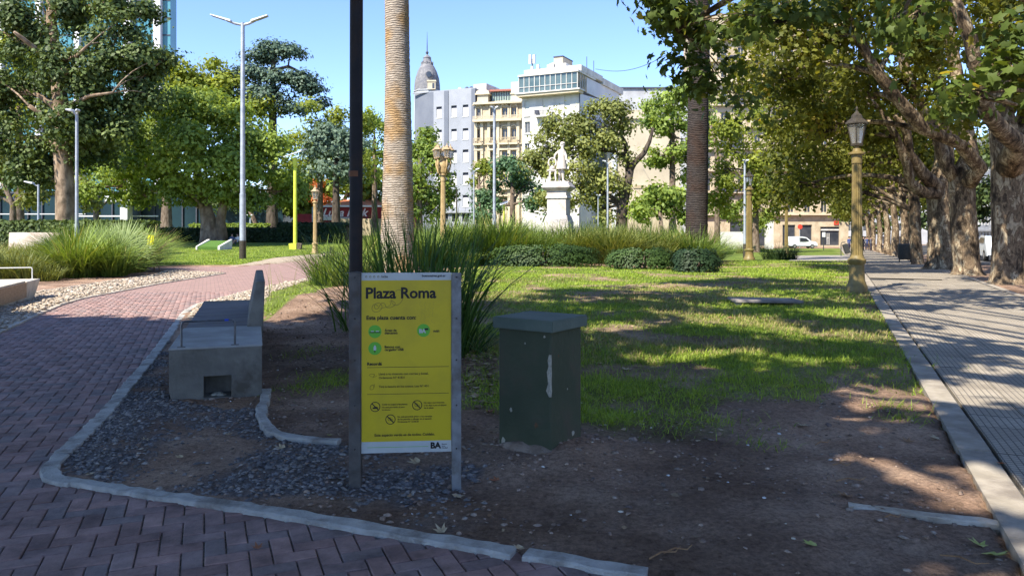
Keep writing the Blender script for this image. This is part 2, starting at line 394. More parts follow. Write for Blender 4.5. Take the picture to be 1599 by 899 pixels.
# ------------------------------------------------------------------ brick path
M_paver = islmat("paver", [(0.20, 0.125, 0.11), (0.30, 0.185, 0.16), (0.24, 0.165, 0.15), (0.34, 0.21, 0.18), (0.20, 0.155, 0.145), (0.29, 0.20, 0.18)], rough=0.85, bump=0.6, bscale=70, noise=0.32, nscale=4)
M_mortar = mat("path_sand_bed", (0.13, 0.11, 0.09), (0.34, 0.29, 0.24), scale=40, rough=1, bump=0.6)
HB_ANG = R(22.0); U, Vv = Vector((math.cos(HB_ANG), math.sin(HB_ANG), 0)), Vector((-math.sin(HB_ANG), math.cos(HB_ANG), 0))
def far_paver_mat():
    m = bpy.data.materials.new("far_pavers"); m.use_nodes = True; nt = m.node_tree; N = nt.nodes; L = nt.links
    b = N["Principled BSDF"]; b.inputs["Roughness"].default_value = 0.9; b.inputs["Specular IOR Level"].default_value = 0.2
    g = N.new("ShaderNodeNewGeometry"); mp = N.new("ShaderNodeMapping"); mp.inputs["Rotation"].default_value = (0, 0, -HB_ANG); L.new(g.outputs["Position"], mp.inputs[0])
    br = N.new("ShaderNodeTexBrick"); br.inputs["Scale"].default_value = 1; br.inputs["Brick Width"].default_value = 0.21; br.inputs["Row Height"].default_value = 0.105
    br.inputs["Mortar Size"].default_value = 0.007; br.inputs["Color1"].default_value = (0.33, 0.21, 0.18, 1); br.inputs["Color2"].default_value = (0.27, 0.18, 0.16, 1); br.inputs["Mortar"].default_value = (0.15, 0.12, 0.10, 1)
    L.new(mp.outputs[0], br.inputs[0])
    nz = N.new("ShaderNodeTexNoise"); nz.inputs["Scale"].default_value = 3; nz.inputs["Detail"].default_value = 8; L.new(g.outputs["Position"], nz.inputs[0])
    mr = N.new("ShaderNodeMapRange"); mr.inputs[3].default_value = 0.7; mr.inputs[4].default_value = 1.3; L.new(nz.outputs[0], mr.inputs[0])
    vm = N.new("ShaderNodeVectorMath"); vm.operation = 'SCALE'; L.new(br.outputs[0], vm.inputs[0]); L.new(mr.outputs[0], vm.inputs["Scale"])
    L.new(vm.outputs[0], b.inputs["Base Color"]); return m
M_farpav = far_paver_mat()
def sheet(name, poly, zf, m, parent=None, zoff=0.0):
    bm = bmesh.new(); vs = [bm.verts.new((x, y, zf + zoff)) for x, y in poly]
    bm.faces.new(vs); bmesh.ops.triangulate(bm, faces=bm.faces[:]); bmesh.ops.recalc_face_normals(bm, faces=bm.faces[:])
    for f in bm.faces:
        if f.normal.z < 0: f.normal_flip()
    me = bpy.data.meshes.new(name); bm.to_mesh(me); bm.free(); me.materials.append(m)
    return link(bpy.data.objects.new(name, me), parent)
path = empty("brick_path"); tag(path, kind='structure')
YCUT = 19.0
def clip_y(poly, y0, keep_low):
    out = []
    for i in range(len(poly)):
        a, b = poly[i - 1], poly[i]
        ia = (a[1] <= y0) == keep_low; ib = (b[1] <= y0) == keep_low
        if ia != ib:
            t = (y0 - a[1]) / (b[1] - a[1]); out.append((a[0] + t * (b[0] - a[0]), y0))
        if ib: out.append(b)
    return out
sheet("sand_bed", clip_y(PATH, YCUT, True), -0.016, M_mortar, path)
sheet("distant_paving", clip_y(PATH, YCUT, False), -0.002, M_farpav, path)
# herringbone pavers, 20 x 10 cm
PL, PW = 0.205, 0.1025
bm = bmesh.new()
def paver_verts(L_, W_, gap=0.0032, bev=0.005, h=0.05):
    x0, x1, y0, y1 = gap, L_ - gap, gap, W_ - gap
    return [(x0, y0, -h), (x1, y0, -h), (x1, y1, -h), (x0, y1, -h), (x0, y0, -bev), (x1, y0, -bev), (x1, y1, -bev), (x0, y1, -bev),
            (x0 + bev, y0 + bev, 0), (x1 - bev, y0 + bev, 0), (x1 - bev, y1 - bev, 0), (x0 + bev, y1 - bev, 0)]
PV = np.array(paver_verts(PL, PW)); PV[:, 0] -= PL / 2; PV[:, 1] -= PW / 2
PF = [(8, 9, 10, 11), (0, 1, 5, 4), (1, 2, 6, 5), (2, 3, 7, 6), (3, 0, 4, 7), (4, 5, 9, 8), (5, 6, 10, 9), (6, 7, 11, 10), (7, 4, 8, 11)]
pav_me = bpy.data.meshes.new("paver"); pav_me.from_pydata([tuple(v) for v in PV], [], PF); pav_me.materials.append(M_paver); pav_me.update()
cells = []
for i in range(-170, 170):
    for j in range(-60, 260):
        mm = (i - j) % 4
        if mm == 0: cx_, cy_, a = i + 1.0, j + 0.5, 0.0
        elif mm == 2: cx_, cy_, a = i + 0.5, j, math.pi / 2
        else: continue
        p = U * (cx_ * PW) + Vv * (cy_ * PW) + Vector((-2.0, 3.0, 0))
        if 2.6 < p.y < YCUT + 0.1 and -14 < p.x < 3: cells.append((p.x, p.y, a + HB_ANG))
cells = np.array(cells)
inside = inpoly(cells[:, 0], cells[:, 1], PATH)
dist = segdist(cells[:, 0], cells[:, 1], GP(path_px_r)); 
cells = cells[(inside | (dist < 0.03))]
px_ = CX + cells[:, 0] / cells[:, 1] * F; py_ = HOR + CH / cells[:, 1] * F
vis = (px_ > -60) & (px_ < 1080) & (py_ < 930)
cells = cells[vis | (cells[:, 1] < 0)]
order = np.argsort(np.hypot(cells[:, 0], cells[:, 1]))
cells = cells[order]
NP_ = 300
jz = rng.normal(0, 0.0016, len(cells))
for k in range(min(NP_, len(cells))):
    o = bpy.data.objects.new("paver", pav_me); link(o, path)
    o.location = (cells[k, 0], cells[k, 1], jz[k]); o.rotation_euler = (rng.normal(0, .006), rng.normal(0, .006), cells[k, 2] + rng.normal(0, .006))
rest = cells[NP_:]
c_, s_ = np.cos(rest[:, 2]), np.sin(rest[:, 2])
Vx = rest[:, 0, None] + PV[None, :, 0] * c_[:, None] - PV[None, :, 1] * s_[:, None]
Vy = rest[:, 1, None] + PV[None, :, 0] * s_[:, None] + PV[None, :, 1] * c_[:, None]
Vz = PV[None, :, 2] + jz[NP_:, None]
PFn = np.array(PF)
tag(npmesh("farther_pavers", np.stack([Vx, Vy, Vz], -1).reshape(-1, 3), (PFn[None] + 12 * np.arange(len(rest))[:, None, None]).reshape(-1, 4), M_paver, path), kind='stuff')

# ------------------------------------------------------------------ kerbs
M_kerb = mat("kerb_concrete", (0.34, 0.325, 0.295), (0.47, 0.45, 0.41), scale=9, rough=0.9, bump=0.5, bscale=60, coord='Object', stain=(0.19, 0.165, 0.14), stain_scale=4.0)
M_kerb_pale = mat("kerb_pale", (0.42, 0.36, 0.28), (0.58, 0.52, 0.43), scale=9, rough=0.9, bump=0.5, bscale=60, stain=(0.33, 0.27, 0.2), stain_scale=3.0)
def resample(pl, st):
    out = [Vector((pl[0][0], pl[0][1], 0))]
    for a, b in zip(pl[:-1], pl[1:]):
        a = Vector((a[0], a[1], 0)); b = Vector((b[0], b[1], 0)); n = max(1, int((b - a).length / st))
        for k in range(1, n + 1): out.append(a.lerp(b, k / n))
    return out
def smooth_line(pts, it=2):
    for _ in range(it):
        pts = [pts[0]] + [(pts[i - 1] + pts[i] * 2 + pts[i + 1]) / 4 for i in range(1, len(pts) - 1)] + [pts[-1]]
    return pts
def kerb(name, pl, w=0.10, top=0.026, m=None, parent=None, seed=0, sink=0.12, rough=0.011, z0=None, st=0.07):
    rnd = random.Random(seed); pts = smooth_line(resample(pl, st)); vs = []; fs = []
    for i, p in enumerate(pts):
        t = (pts[min(i + 1, len(pts) - 1)] - pts[max(i - 1, 0)]).normalized(); n = Vector((-t.y, t.x, 0)); g = float(gz(p.x, p.y)) if z0 is None else z0(p)
        a = w / 2 + (rnd.random() - .5) * rough * 2; b = w / 2 + (rnd.random() - .5) * rough * 2; h = g + top + (rnd.random() - .5) * rough * .6
        c = 0.008
        for q, z in ((-a, g - sink), (-a, h - c), (-a + c, h), (b - c, h), (b, h - c), (b, g - sink)):
            vs.append((p.x + n.x * q, p.y + n.y * q, z))
    for i in range(len(pts) - 1):
        for k in range(5): fs.append((i * 6 + k, (i + 1) * 6 + k, (i + 1) * 6 + k + 1, i * 6 + k + 1))
    fs.append((0, 1, 2, 3, 4, 5)); L_ = (len(pts) - 1) * 6; fs.append(tuple(L_ + k for k in (5, 4, 3, 2, 1, 0)))
    mb = MB(); mb.add(vs, fs); o = mb.build(name, m or M_kerb, parent, smooth=True, auto=40)
    return o
kb = empty("path_kerb"); tag(kb, kind='structure')
kerb("kerb_stone", KERB_MAIN, parent=kb, seed=1); kerb("kerb_stone", KERB_A, parent=kb, seed=2); kerb("kerb_stone", KERB_B, parent=kb, seed=3, w=0.11)
def split_line(pl, L_, gap=0.008):
    pts = resample(pl, 0.05); out = []; cur = [pts[0]]; acc = 0
    for a, b in zip(pts[:-1], pts[1:]):
        acc += (b - a).length; cur.append(b)
        if acc > L_: 
            out.append([(p.x, p.y) for p in cur]); d = (b - a).normalized() * gap; cur = [b + d]; acc = 0
    if len(cur) > 2: out.append([(p.x, p.y) for p in cur])
    return out
for k, seg in enumerate(split_line(KERB_C, 1.9, 0.012)): kerb("kerb_stone", seg, parent=kb, seed=10 + k, w=0.12, top=0.030 + 0.005 * (k % 2), m=M_kerb)
for k, seg in enumerate(split_line(KERB_L, 2.4, 0.012)): kerb("kerb_stone", seg, parent=kb, seed=30 + k, w=0.13, top=0.03, m=M_kerb_pale)
for k, seg in enumerate(split_line(GP([(-40, 482), (67, 457), (160, 443), (242, 431), (262, 424)]), 2.4)): kerb("kerb_stone", seg, parent=kb, seed=50 + k, w=0.06, top=0.06, m=M_kerb_pale)
oldk = kerb("old_kerb_strip", GP([(416, 614), (413, 630), (408, 645), (410, 663), (424, 680), (455, 690), (500, 695), (530, 696)]), w=0.085, top=0.046, seed=5, m=M_kerb)
tag(oldk, "curved grey kerb strip half buried in dirt behind the concrete bench", "kerb strip")
bk = kerb("buried_kerb_strip", GP([(1325, 797), (1400, 806), (1480, 816), (1566, 826)]), w=0.075, top=0.038, seed=6, m=M_kerb_pale)
tag(bk, "straight pale kerb strip sunk in the dirt and meeting the right sidewalk", "kerb strip")

# ------------------------------------------------------------------ sidewalk on the right
side = empty("sidewalk"); tag(side, kind='structure')
M_slab = mat("border_concrete", (0.27, 0.235, 0.185), (0.38, 0.335, 0.275), scale=5, rough=0.9, bump=0.35, bscale=70, stain=(0.20, 0.17, 0.14), stain_scale=2.2)
M_joint = mat("sidewalk_joint", (0.05, 0.048, 0.045), (0.10, 0.095, 0.09), scale=20, rough=1)
def tile_mat():
    m = bpy.data.materials.new("panelled_tile"); m.use_nodes = True; nt = m.node_tree; N = nt.nodes; L = nt.links
    b = N["Principled BSDF"]; b.inputs["Roughness"].default_value = 0.85; b.inputs["Specular IOR Level"].default_value = 0.3
    g = N.new("ShaderNodeNewGeometry"); mp = N.new("ShaderNodeMapping"); mp.vector_type = 'TEXTURE'
    mp.inputs["Location"].default_value = (S_A.x, S_A.y, 0); mp.inputs["Rotation"].default_value = (0, 0, math.atan2(S_DIR.y, S_DIR.x))
    L.new(g.outputs["Position"], mp.inputs[0])
    sp = N.new("ShaderNodeSeparateXYZ"); L.new(mp.outputs[0], sp.inputs[0])
    def line(o, per, off):
        a = N.new("ShaderNodeMath"); a.operation = 'ADD'; a.inputs[1].default_value = 40 + off; L.new(o, a.inputs[0])
        md = N.new("ShaderNodeMath"); md.operation = 'MODULO'; md.inputs[1].default_value = per; L.new(a.outputs[0], md.inputs[0])
        lt = N.new("ShaderNodeMath"); lt.operation = 'LESS_THAN'; lt.inputs[1].default_value = 0.009; L.new(md.outputs[0], lt.inputs[0]); return lt.outputs[0]
    mxx = N.new("ShaderNodeMath"); mxx.operation = 'MAXIMUM'; L.new(line(sp.outputs[0], 0.05, 0.0), mxx.inputs[0]); L.new(line(sp.outputs[1], 0.05, 0.0), mxx.inputs[1])
    nz = N.new("ShaderNodeTexNoise"); nz.inputs["Scale"].default_value = 1.6; nz.inputs["Detail"].default_value = 9; nz.inputs["Roughness"].default_value = 0.65; L.new(g.outputs["Position"], nz.inputs[0])
    cr = N.new("ShaderNodeValToRGB"); cr.color_ramp.elements[0].position = .3; cr.color_ramp.elements[1].position = .7
    cr.color_ramp.elements[0].color = (.27, .23, .175, 1); cr.color_ramp.elements[1].color = (.42, .365, .29, 1); L.new(nz.outputs[0], cr.inputs[0])
    oi = N.new("ShaderNodeObjectInfo"); mr = N.new("ShaderNodeMapRange"); mr.inputs[3].default_value = .88; mr.inputs[4].default_value = 1.1; L.new(oi.outputs["Random"], mr.inputs[0])
    vm = N.new("ShaderNodeVectorMath"); vm.operation = 'SCALE'; L.new(cr.outputs[0], vm.inputs[0]); L.new(mr.outputs[0], vm.inputs["Scale"])
    mx = N.new("ShaderNodeMix"); mx.data_type = 'RGBA'; mx.inputs[7].default_value = (.12, .105, .088, 1); L.new(mxx.outputs[0], mx.inputs[0]); L.new(vm.outputs[0], mx.inputs[6])
    L.new(mx.outputs[2], b.inputs["Base Color"])
    iv = N.new("ShaderNodeMath"); iv.operation = 'SUBTRACT'; iv.inputs[0].default_value = 1; L.new(mxx.outputs[0], iv.inputs[1])
    bp = N.new("ShaderNodeBump"); bp.inputs["Strength"].default_value = .6; bp.inputs["Distance"].default_value = .006; L.new(iv.outputs[0], bp.inputs["Height"]); L.new(bp.outputs[0], b.inputs["Normal"])
    return m
M_tile = tile_mat()
def strip(name, n0, n1, t0, t1, zt, m, parent, zb=None, step=2.0):
    ts = np.arange(t0, t1 + 1e-6, step) if (t1 - t0) > step else np.array([t0, t1]); mb = MB(); vs = []; fs = []
    for t in ts:
        for n in (n0, n1):
            x, y, _ = sw(t, n); g = float(gz(x, y)); vs.append((x, y, g + zt)); 
            if zb is not None: vs.append((x, y, g + zb))
    k = 4 if zb is not None else 2
    for i in range(len(ts) - 1):
        a = i * k; b2 = a + k
        if zb is None: fs.append((a, a + 1, b2 + 1, b2))
        else:
            fs += [(a, a + 2, b2 + 2, b2), (a + 1, a, b2, b2 + 1), (a + 2, a + 3, b2 + 3, b2 + 2)]
    if zb is not None: fs += [(0, 1, 3, 2), tuple(len(ts) * k - q for q in (4, 2, 1, 3))]
    mb.add(vs, fs); return mb.build(name, m, parent)
strip("joint_bed", 0.02, SW_W - 0.02, -6, 170, 0.012, M_joint, side)
for k in range(30):
    t0 = -4 + k * 1.0
    if k < 24: strip("border_slab", 0.0, 0.20, t0 + .004, t0 + .996, 0.05 + 0.003 * math.sin(k * 2.3), M_slab, side, zb=-0.1, step=5)
strip("farther_border", 0.0, 0.20, 20.0, 170, 0.05, M_slab, side, zb=-0.1)
strip("far_edge_slab", SW_W - 0.16, SW_W, -6, 170, 0.05, M_slab, side, zb=-0.1)
TS = 0.4; NCOL = 7; n_off = 0.232
tm = MB(); g_ = 0.003; bv = 0.004
tm.add([(g_, g_, -.03), (TS - g_, g_, -.03), (TS - g_, TS - g_, -.03), (g_, TS - g_, -.03), (g_, g_, -bv), (TS - g_, g_, -bv), (TS - g_, TS - g_, -bv), (g_, TS - g_, -bv),
        (g_ + bv, g_ + bv, 0), (TS - g_ - bv, g_ + bv, 0), (TS - g_ - bv, TS - g_ - bv, 0), (g_ + bv, TS - g_ - bv, 0)], PF)
first = tm.build("tile", M_tile, side); tile_me = first.data; cnt = 0
ang = math.atan2(S_DIR.y, S_DIR.x)
rows = []
for i in range(-4, 60):
    for j in range(NCOL):
        t, n = i * TS, n_off + (j + 1) * TS       # local x runs along the walk, local y points left of it
        x, y, _ = sw(t, n); cxp = CX + x / max(y, .5) * F
        if y > 2.6 and cxp < 1760 and y < 40: rows.append((t, n, x, y))
rows.sort(key=lambda r: r[3])
for t, n, x, y in rows[:290]:
    o = first if cnt == 0 else link(bpy.data.objects.new("tile", tile_me), side)
    o.location = (x, y, 0.043 + random.gauss(0, .0012)); o.rotation_euler = (random.gauss(0, .003), random.gauss(0, .003), ang); cnt += 1
tl = max(r[0] for r in rows[:290]) + TS
strip("distant_tiling", n_off, SW_W - 0.17, tl + 0.01, 170, 0.043, M_tile, side)
pc = [sw(tl, n_off)[:2], sw(tl, SW_W)[:2]]
# cover slab set flush in the walk
cv = MB(); cv.box(-.28, .28, -.42, .42, 0.03, 0.062); 
cvo = cv.build("utility_cover", mat("cover_iron", (.10, .095, .09), (.17, .16, .15), scale=30, rough=.7, bump=.5), bevel=.005)
x, y = G(1425, 447); cvo.location = (x, y, float(gz(x, y))); cvo.rotation_euler = (0, 0, ang - math.pi / 2 + .1)
tag(cvo, "dark rectangular utility cover set flush in the right sidewalk", "cover")
# paved crossing path and the street beyond the trees
M_cross = mat("crossing_paving", (.22, .20, .18), (.34, .31, .28), scale=6, rough=.9, bump=.3)
M_asph = mat("asphalt", (.045, .045, .046), (.075, .073, .07), scale=3, rough=.9, bump=.4, bscale=80)
def gridsheet(name, quad, off, m, n=12, parent=None):
    q = [Vector((a, b, 0)) for a, b in quad]; vs = []; fs = []
    for i in range(n + 1):
        for j in range(n + 1):
            p = q[0].lerp(q[1], i / n).lerp(q[3].lerp(q[2], i / n), j / n); vs.append((p.x, p.y, float(gz(p.x, p.y)) + off))
    for i in range(n):
        for j in range(n): a = i * (n + 1) + j; fs.append((a, a + n + 1, a + n + 2, a + 1))
    mb = MB(); mb.add(vs, fs); return mb.build(name, m, parent)
cp = GP([(1232, 408), (1352, 408), (1340, 399), (1240, 400)])
tag(gridsheet("crossing_path", [cp[0], cp[1], cp[2], cp[3]], 0.045, M_cross), kind='structure')
tag(gridsheet("road", [sw(-20, 6.2)[:2], sw(-20, 22)[:2], sw(260, 22)[:2], sw(260, 6.2)[:2]], 0.036, M_asph, n=60), kind='structure')
tag(gridsheet("far_pavement", [sw(-20, 22.02)[:2], sw(-20, 26)[:2], sw(260, 26)[:2], sw(260, 22.02)[:2]], 0.15, M_slab, n=60), kind='structure')
tag(gridsheet("cross_street", [(-60, 122), (34, 134), (30, 145), (-62, 133)], 0.05, M_asph, n=30), kind='structure')
kk = MB()
tag(kerb("road_kerb", [sw(-10, 6.1)[:2], sw(60, 6.1)[:2], sw(200, 6.1)[:2]], w=.18, top=.13, m=M_slab, st=1.5), kind='structure')
# ================================================================== NEAR OBJECTS
M_post = mat("galvanised_post", (.16, .165, .17), (.24, .245, .25), scale=14, rough=.55, metal=.3, bump=.15, stain=(.10, .085, .07), stain_scale=4)
M_post_l = mat("rusty_post", (.07, .065, .06), (.12, .11, .10), scale=12, rough=.65, metal=.2, bump=.2, stain=(.075, .05, .035), stain_scale=5)
M_yel = mat("yellow_print", (.54, .40, .006), (.58, .43, .010), scale=3, rough=.45, spec=.4, stain=(.46, .34, .012), stain_scale=2)
M_wht = mat("white_print", (.42, .44, .42), (.50, .51, .48), scale=6, rough=.5)
M_ink = mat("black_ink", (.012, .011, .012), rough=.5)
M_inkg = mat("faded_ink", (.16, .125, .03), rough=.6)
M_grn = mat("green_print", (.12, .40, .035), rough=.45)
M_bolt = mat("dark_bolt", (.03, .03, .03), (.07, .06, .055), scale=40, rough=.5, metal=.6)
SD = 4.57
sgn = empty("park_sign", (X(554, 4.56), 4.56, 0.0), math.atan2(.05, .61), "yellow Plaza Roma park sign board on two metal posts standing in gravel", "sign")
def su(px): return (px - 554) * SD / F
def sv(py): return CH - (py - HOR) * SD / F
def flat(mb, x0, x1, z0, z1, y, th=0.002, mi=0): mb.box(x0, x1, y, y + th, z0, z1, mi); return mb
for k, (a, b, top, m) in enumerate(((545, 563.5, 425, M_post_l), (704.5, 719.5, 427, M_post))):
    mb = MB(); w0, w1 = su(a), su(b)
    prof = [(w0, -.012), (w0, .042), (w0 + .006, .048), (w1 - .006, .048), (w1, .042), (w1, -.012)]
    zb, zt = -.25, sv(top); vs = [(x, y, z) for z in (zb, zt) for x, y in prof]; n = len(prof)
    mb.add(vs, [tuple(range(n)), tuple(range(2 * n - 1, n - 1, -1))] + [(i, i + n, (i + 1) % n + n, (i + 1) % n) for i in range(n)])
    po = mb.build("post", m, sgn, bevel=.003)
    for yy in ((433, 497, 562, 632, 700) if k == 0 else (433, 498, 563, 634, 702)):
        bb = MB(); r = .006; c = ((w0 + w1) / 2, -.016)
        bb.tube([(c[0], -.018, sv(yy)), (c[0], -.010, sv(yy))], [r * .7, r], n=8); bb.build("bolt", M_bolt, po)
bd = MB(); bd.box(su(563.8), su(704.2), .004, .012, sv(707.5), sv(426)); bd.build("board", M_wht, sgn, bevel=.001)
yp = MB(); flat(yp, su(564.2), su(703.6), sv(689.5), sv(437.8), .0015); yp.build("yellow_field", M_yel, sgn)
def text(s, x0, x1, yb, m, parent, off=0.0, y=-0.0008, shear=0.0, ext=0.0006, fit=None, name="lettering", hs=1.0):
    cu = bpy.data.curves.new("t", 'FONT'); cu.body = s; cu.size = 1; cu.offset = off; cu.extrude = 0; cu.shear = shear; cu.space_line = 1.0; cu.resolution_u = 3
    ob = bpy.data.objects.new("t", cu); me = bpy.data.meshes.new_from_object(ob)
    v = np.empty(len(me.vertices) * 3); me.vertices.foreach_get("co", v); v = v.reshape(-1, 3)
    k = (x1 - x0) / (v[:, 0].max() - v[:, 0].min()); mn = v[:, 0].min()
    out = np.stack([x0 + (v[:, 0] - mn) * k, np.full(len(v), y), yb + v[:, 1] * k * hs], -1)
    me.vertices.foreach_set("co", out.ravel()); me.materials.clear(); me.materials.append(m); me.update(); me.name = name
    bpy.data.objects.remove(ob); bpy.data.curves.remove(cu)
    return link(bpy.data.objects.new(name, me), parent)
def T(s, a, b, yb, m=M_ink, off=0.022, hs=1.0, y=-.0006): return text(s, su(a), su(b), sv(yb), m, sgn, off=off, hs=hs, y=y)
T("Plaza Roma", 571, 680.5, 465.5, off=.028)
T("/gcba", 594, 605, 433.5, off=.02, y=.0026); T("buenosaires.gob.ar", 658, 695, 432.5, off=.03, y=.0026)
T("Esta plaza cuenta con:", 572, 649, 498.8, off=.03)
T("Áreas de", 600, 618.5, 517.3, off=.03); T("descanso", 600, 620, 521.6, off=.03); T("WIFI", 675, 685, 519.8, off=.03)
T("Bancos con", 600, 624, 543.3, off=.03); T("cargador USB", 600, 629.5, 547.6, off=.03)
T("Recordá", 573, 595.8, 570, off=.035)
T("Llevá a tu mascota con correa y bozal.", 591, 668, 585.4, off=.012); T("Ordenanza N° 41831", 591, 631, 591.2, off=.012)
T("Tirá la basura en los cestos. Ley N° 451", 591, 668, 605, off=.012)
T("Cuidá los juegos y las plantas.", 596, 636, 632.5); T("No está permitido el paso", 596, 631, 636.8); T("de vehículos", 596, 609, 640.6)
T("No deje a sus mascotas", 661, 693, 630.8); T("o las deje ir por el césped", 661, 696, 635); T("de la plaza", 661, 676, 639)
T("No está permitida pintar o los mensajes", 620, 674, 652); T("de las paredes o dibujar en el espacio", 620, 673, 656); T("Ordenanza N° 2238/20", 620, 653, 660)
T("Este espacio verde es de todos. Cuidalo.", 584.5, 678, 681, off=.02)
T("BA", 671.5, 688, 701.5, off=.05, y=.0026); T("Buenos", 689, 697, 696.2, off=.02, y=.0026); T("Aires", 689, 694.5, 699.2, off=.02, y=.0026); T("Ciudad", 689, 698, 702.2, off=.02, y=.0026)
ln = MB()
for y_ in (573.5, 615.3): flat(ln, su(573), su(700), sv(y_ + .35), sv(y_ - .35), .0009, .0004)
ln.build("rule_line", M_ink, sgn)
l2 = MB(); flat(l2, su(573), su(668), sv(698.8), sv(698.2), .0032, .0004); l2.build("rule_line", M_grn, sgn)
def disc(mb, cx, cy, r, y, n=28, r_in=0.0, mi=0, sq=1.0):
    vs = []; 
    for k in range(n):
        a = 2 * math.pi * k / n; vs.append((cx + r * math.cos(a), y, cy + r * math.sin(a) * sq))
    if r_in:
        for k in range(n):
            a = 2 * math.pi * k / n; vs.append((cx + r_in * math.cos(a), y, cy + r_in * math.sin(a) * sq))
        mb.add(vs, [(k, (k + 1) % n, (k + 1) % n + n, k + n) for k in range(n)], mi)
    else: mb.add(vs, [tuple(range(n))], mi)
    return mb
rr = 10.2 * SD / F
for (cx_, cy_, kind) in ((585, 517.5, 0), (585, 543.8, 1), (660.5, 516.5, 2)):
    mb = MB(); disc(mb, su(cx_), sv(cy_), rr, .0008); ic = mb.build("green_icon", M_grn, sgn)
    q = MB(); cx, cy = su(cx_), sv(cy_); u1 = SD / F
    if kind == 0:
        q.box(cx - 8.5 * u1, cx + 8.5 * u1, -.0004, 0, cy - 2 * u1, cy - .6 * u1, 1)
        q.box(cx - 6 * u1, cx - 1.5 * u1, -.0004, 0, cy - .2 * u1, cy + 1.2 * u1); q.box(cx + 1.5 * u1, cx + 6 * u1, -.0004, 0, cy - .2 * u1, cy + 1.2 * u1)
    elif kind == 1:
        q.add([(cx - 2 * u1, 0, cy - 3 * u1), (cx + 2 * u1, 0, cy - 3 * u1), (cx + 2.2 * u1, 0, cy + 1.5 * u1), (cx + .6 * u1, 0, cy + 5 * u1), (cx - .6 * u1, 0, cy + 5 * u1), (cx - 2.2 * u1, 0, cy + 1.5 * u1)], [(0, 1, 2, 3, 4, 5)])
        q.box(cx - .7 * u1, cx + .7 * u1, -.0004, 0, cy - 6.5 * u1, cy - 3.2 * u1, 1)
    else:
        q.box(cx + 1.5 * u1, cx + 7.5 * u1, -.0003, 0, cy + .5 * u1, cy + 3.5 * u1, 1)
    q.build("pictogram", [M_wht, M_ink], ic)
    if kind == 2: text("BA", cx - 6.8 * u1, cx + 3.8 * u1, cy - 3.6 * u1, M_wht, sgn, off=.06, y=-.001, name="lettering")
for (cx_, cy_) in ((585.4, 634.8), (650.5, 633.4), (609, 655)):
    mb = MB(); u1 = SD / F; cx, cy = su(cx_), sv(cy_)
    disc(mb, cx, cy, 7.9 * u1, .0006, r_in=6.7 * u1)
    a = 6.9 * u1 * .707; w = .55 * u1
    mb.add([(cx - a - w, .0004, cy + a - w), (cx - a + w, .0004, cy + a + w), (cx + a + w, .0004, cy - a + w), (cx + a - w, .0004, cy - a - w)], [(0, 1, 2, 3)])
    if cx_ < 600: mb.add([(cx - 4 * u1, .0005, cy - 3.2 * u1), (cx + 4 * u1, .0005, cy - 3.2 * u1), (cx + 4.4 * u1, .0005, cy - .8 * u1), (cx + 1 * u1, .0005, cy + .4 * u1), (cx - 4 * u1, .0005, cy - 1.2 * u1)], [(0, 1, 2, 3, 4)])
    else: disc(mb, cx - 1.5 * u1, cy + .5 * u1, 2.6 * u1, .0005, n=10, r_in=2.0 * u1); disc(mb, cx + 2.2 * u1, cy - 1.2 * u1, 2.0 * u1, .00045, n=10, r_in=1.5 * u1)
    mb.build("prohibition_icon", M_ink, sgn)
def scrawl(pts, r, m, name):
    mb = MB(); 
    P = [Vector((su(a), -.0004, sv(b))) for a, b in pts]; 
    for i in range(3): P = [P[0]] + [q for a, b in zip(P[:-1], P[1:]) for q in ((a * .75 + b * .25), (a * .25 + b * .75))] + [P[-1]]
    vs = []; fs = []
    for i, p in enumerate(P):
        t = P[min(i + 1, len(P) - 1)] - P[max(i - 1, 0)]
        t = t.normalized() if t.length else Vector((1, 0, 0)); n = Vector((-t.z, 0, t.x)) * r; vs += [p + n, p - n]
        if i: fs.append((2 * i - 2, 2 * i - 1, 2 * i + 1, 2 * i))
    mb.add(vs, fs); mb.build(name, m, sgn)
scrawl([(590, 478), (585, 474), (581, 477), (580, 484), (586, 488), (594, 485), (597, 478), (592, 472), (585, 474), (584, 481), (589, 483), (592, 478), (596, 472), (601, 474), (602, 481), (612, 480), (618, 474), (612, 470), (609, 468), (613, 476), (620, 477), (627, 471), (629, 462), (626, 453), (621, 452), (617, 455)], .0012, M_inkg, "scribble")
scrawl([(592, 497 - 15), (600, 480), (606, 479), (610, 475), (608, 470)], .0009, M_inkg, "scribble")
scrawl([(576, 586), (578, 583.5), (584, 583.5), (585, 585), (583, 587), (582, 590)], .0009, M_ink, 'pictogram_line'); scrawl([(577, 587), (581, 588), (586, 588), (588, 586)], .0007, M_ink, 'pictogram_line')
scrawl([(578, 608), (577, 604), (580, 601), (583, 600), (584, 604), (582, 608), (578, 608)], .0009, M_ink, 'pictogram_line'); scrawl([(582, 604), (585, 602), (584, 599)], .0007, M_ink, 'pictogram_line')
rs = random.Random(4); M_scr = mat("scratched_print", (.43, .33, .04), rough=.7)
for k in range(16):
    x0 = 655 + (k % 4) * 6.3 + rs.uniform(-1, 1); y0 = 474 + (k // 4) * 8.5 + rs.uniform(-2, 1)
    scrawl([(x0, y0), (x0 + rs.uniform(1, 5), y0 + rs.uniform(-2, 2)), (x0 + rs.uniform(-2, 2), y0 + rs.uniform(3, 5)), (x0 + rs.uniform(1, 5), y0 + rs.uniform(5, 8))], .0008, M_scr, "scratch_mark")
for k in range(4):
    mb = MB(); disc(mb, su(571.5 + k * 6.2), sv(432), 1.7 * SD / F, .0034, n=12, r_in=1.0 * SD / F); mb.build("logo_mark", M_inkg, sgn)
for (mx, my) in ((568, 693), (657, 660), (678, 700), (634, 675), (572, 560)):
    mb = MB(); disc(mb, su(mx), sv(my), .0014, .0004, n=6); mb.build("spot", M_inkg, sgn)

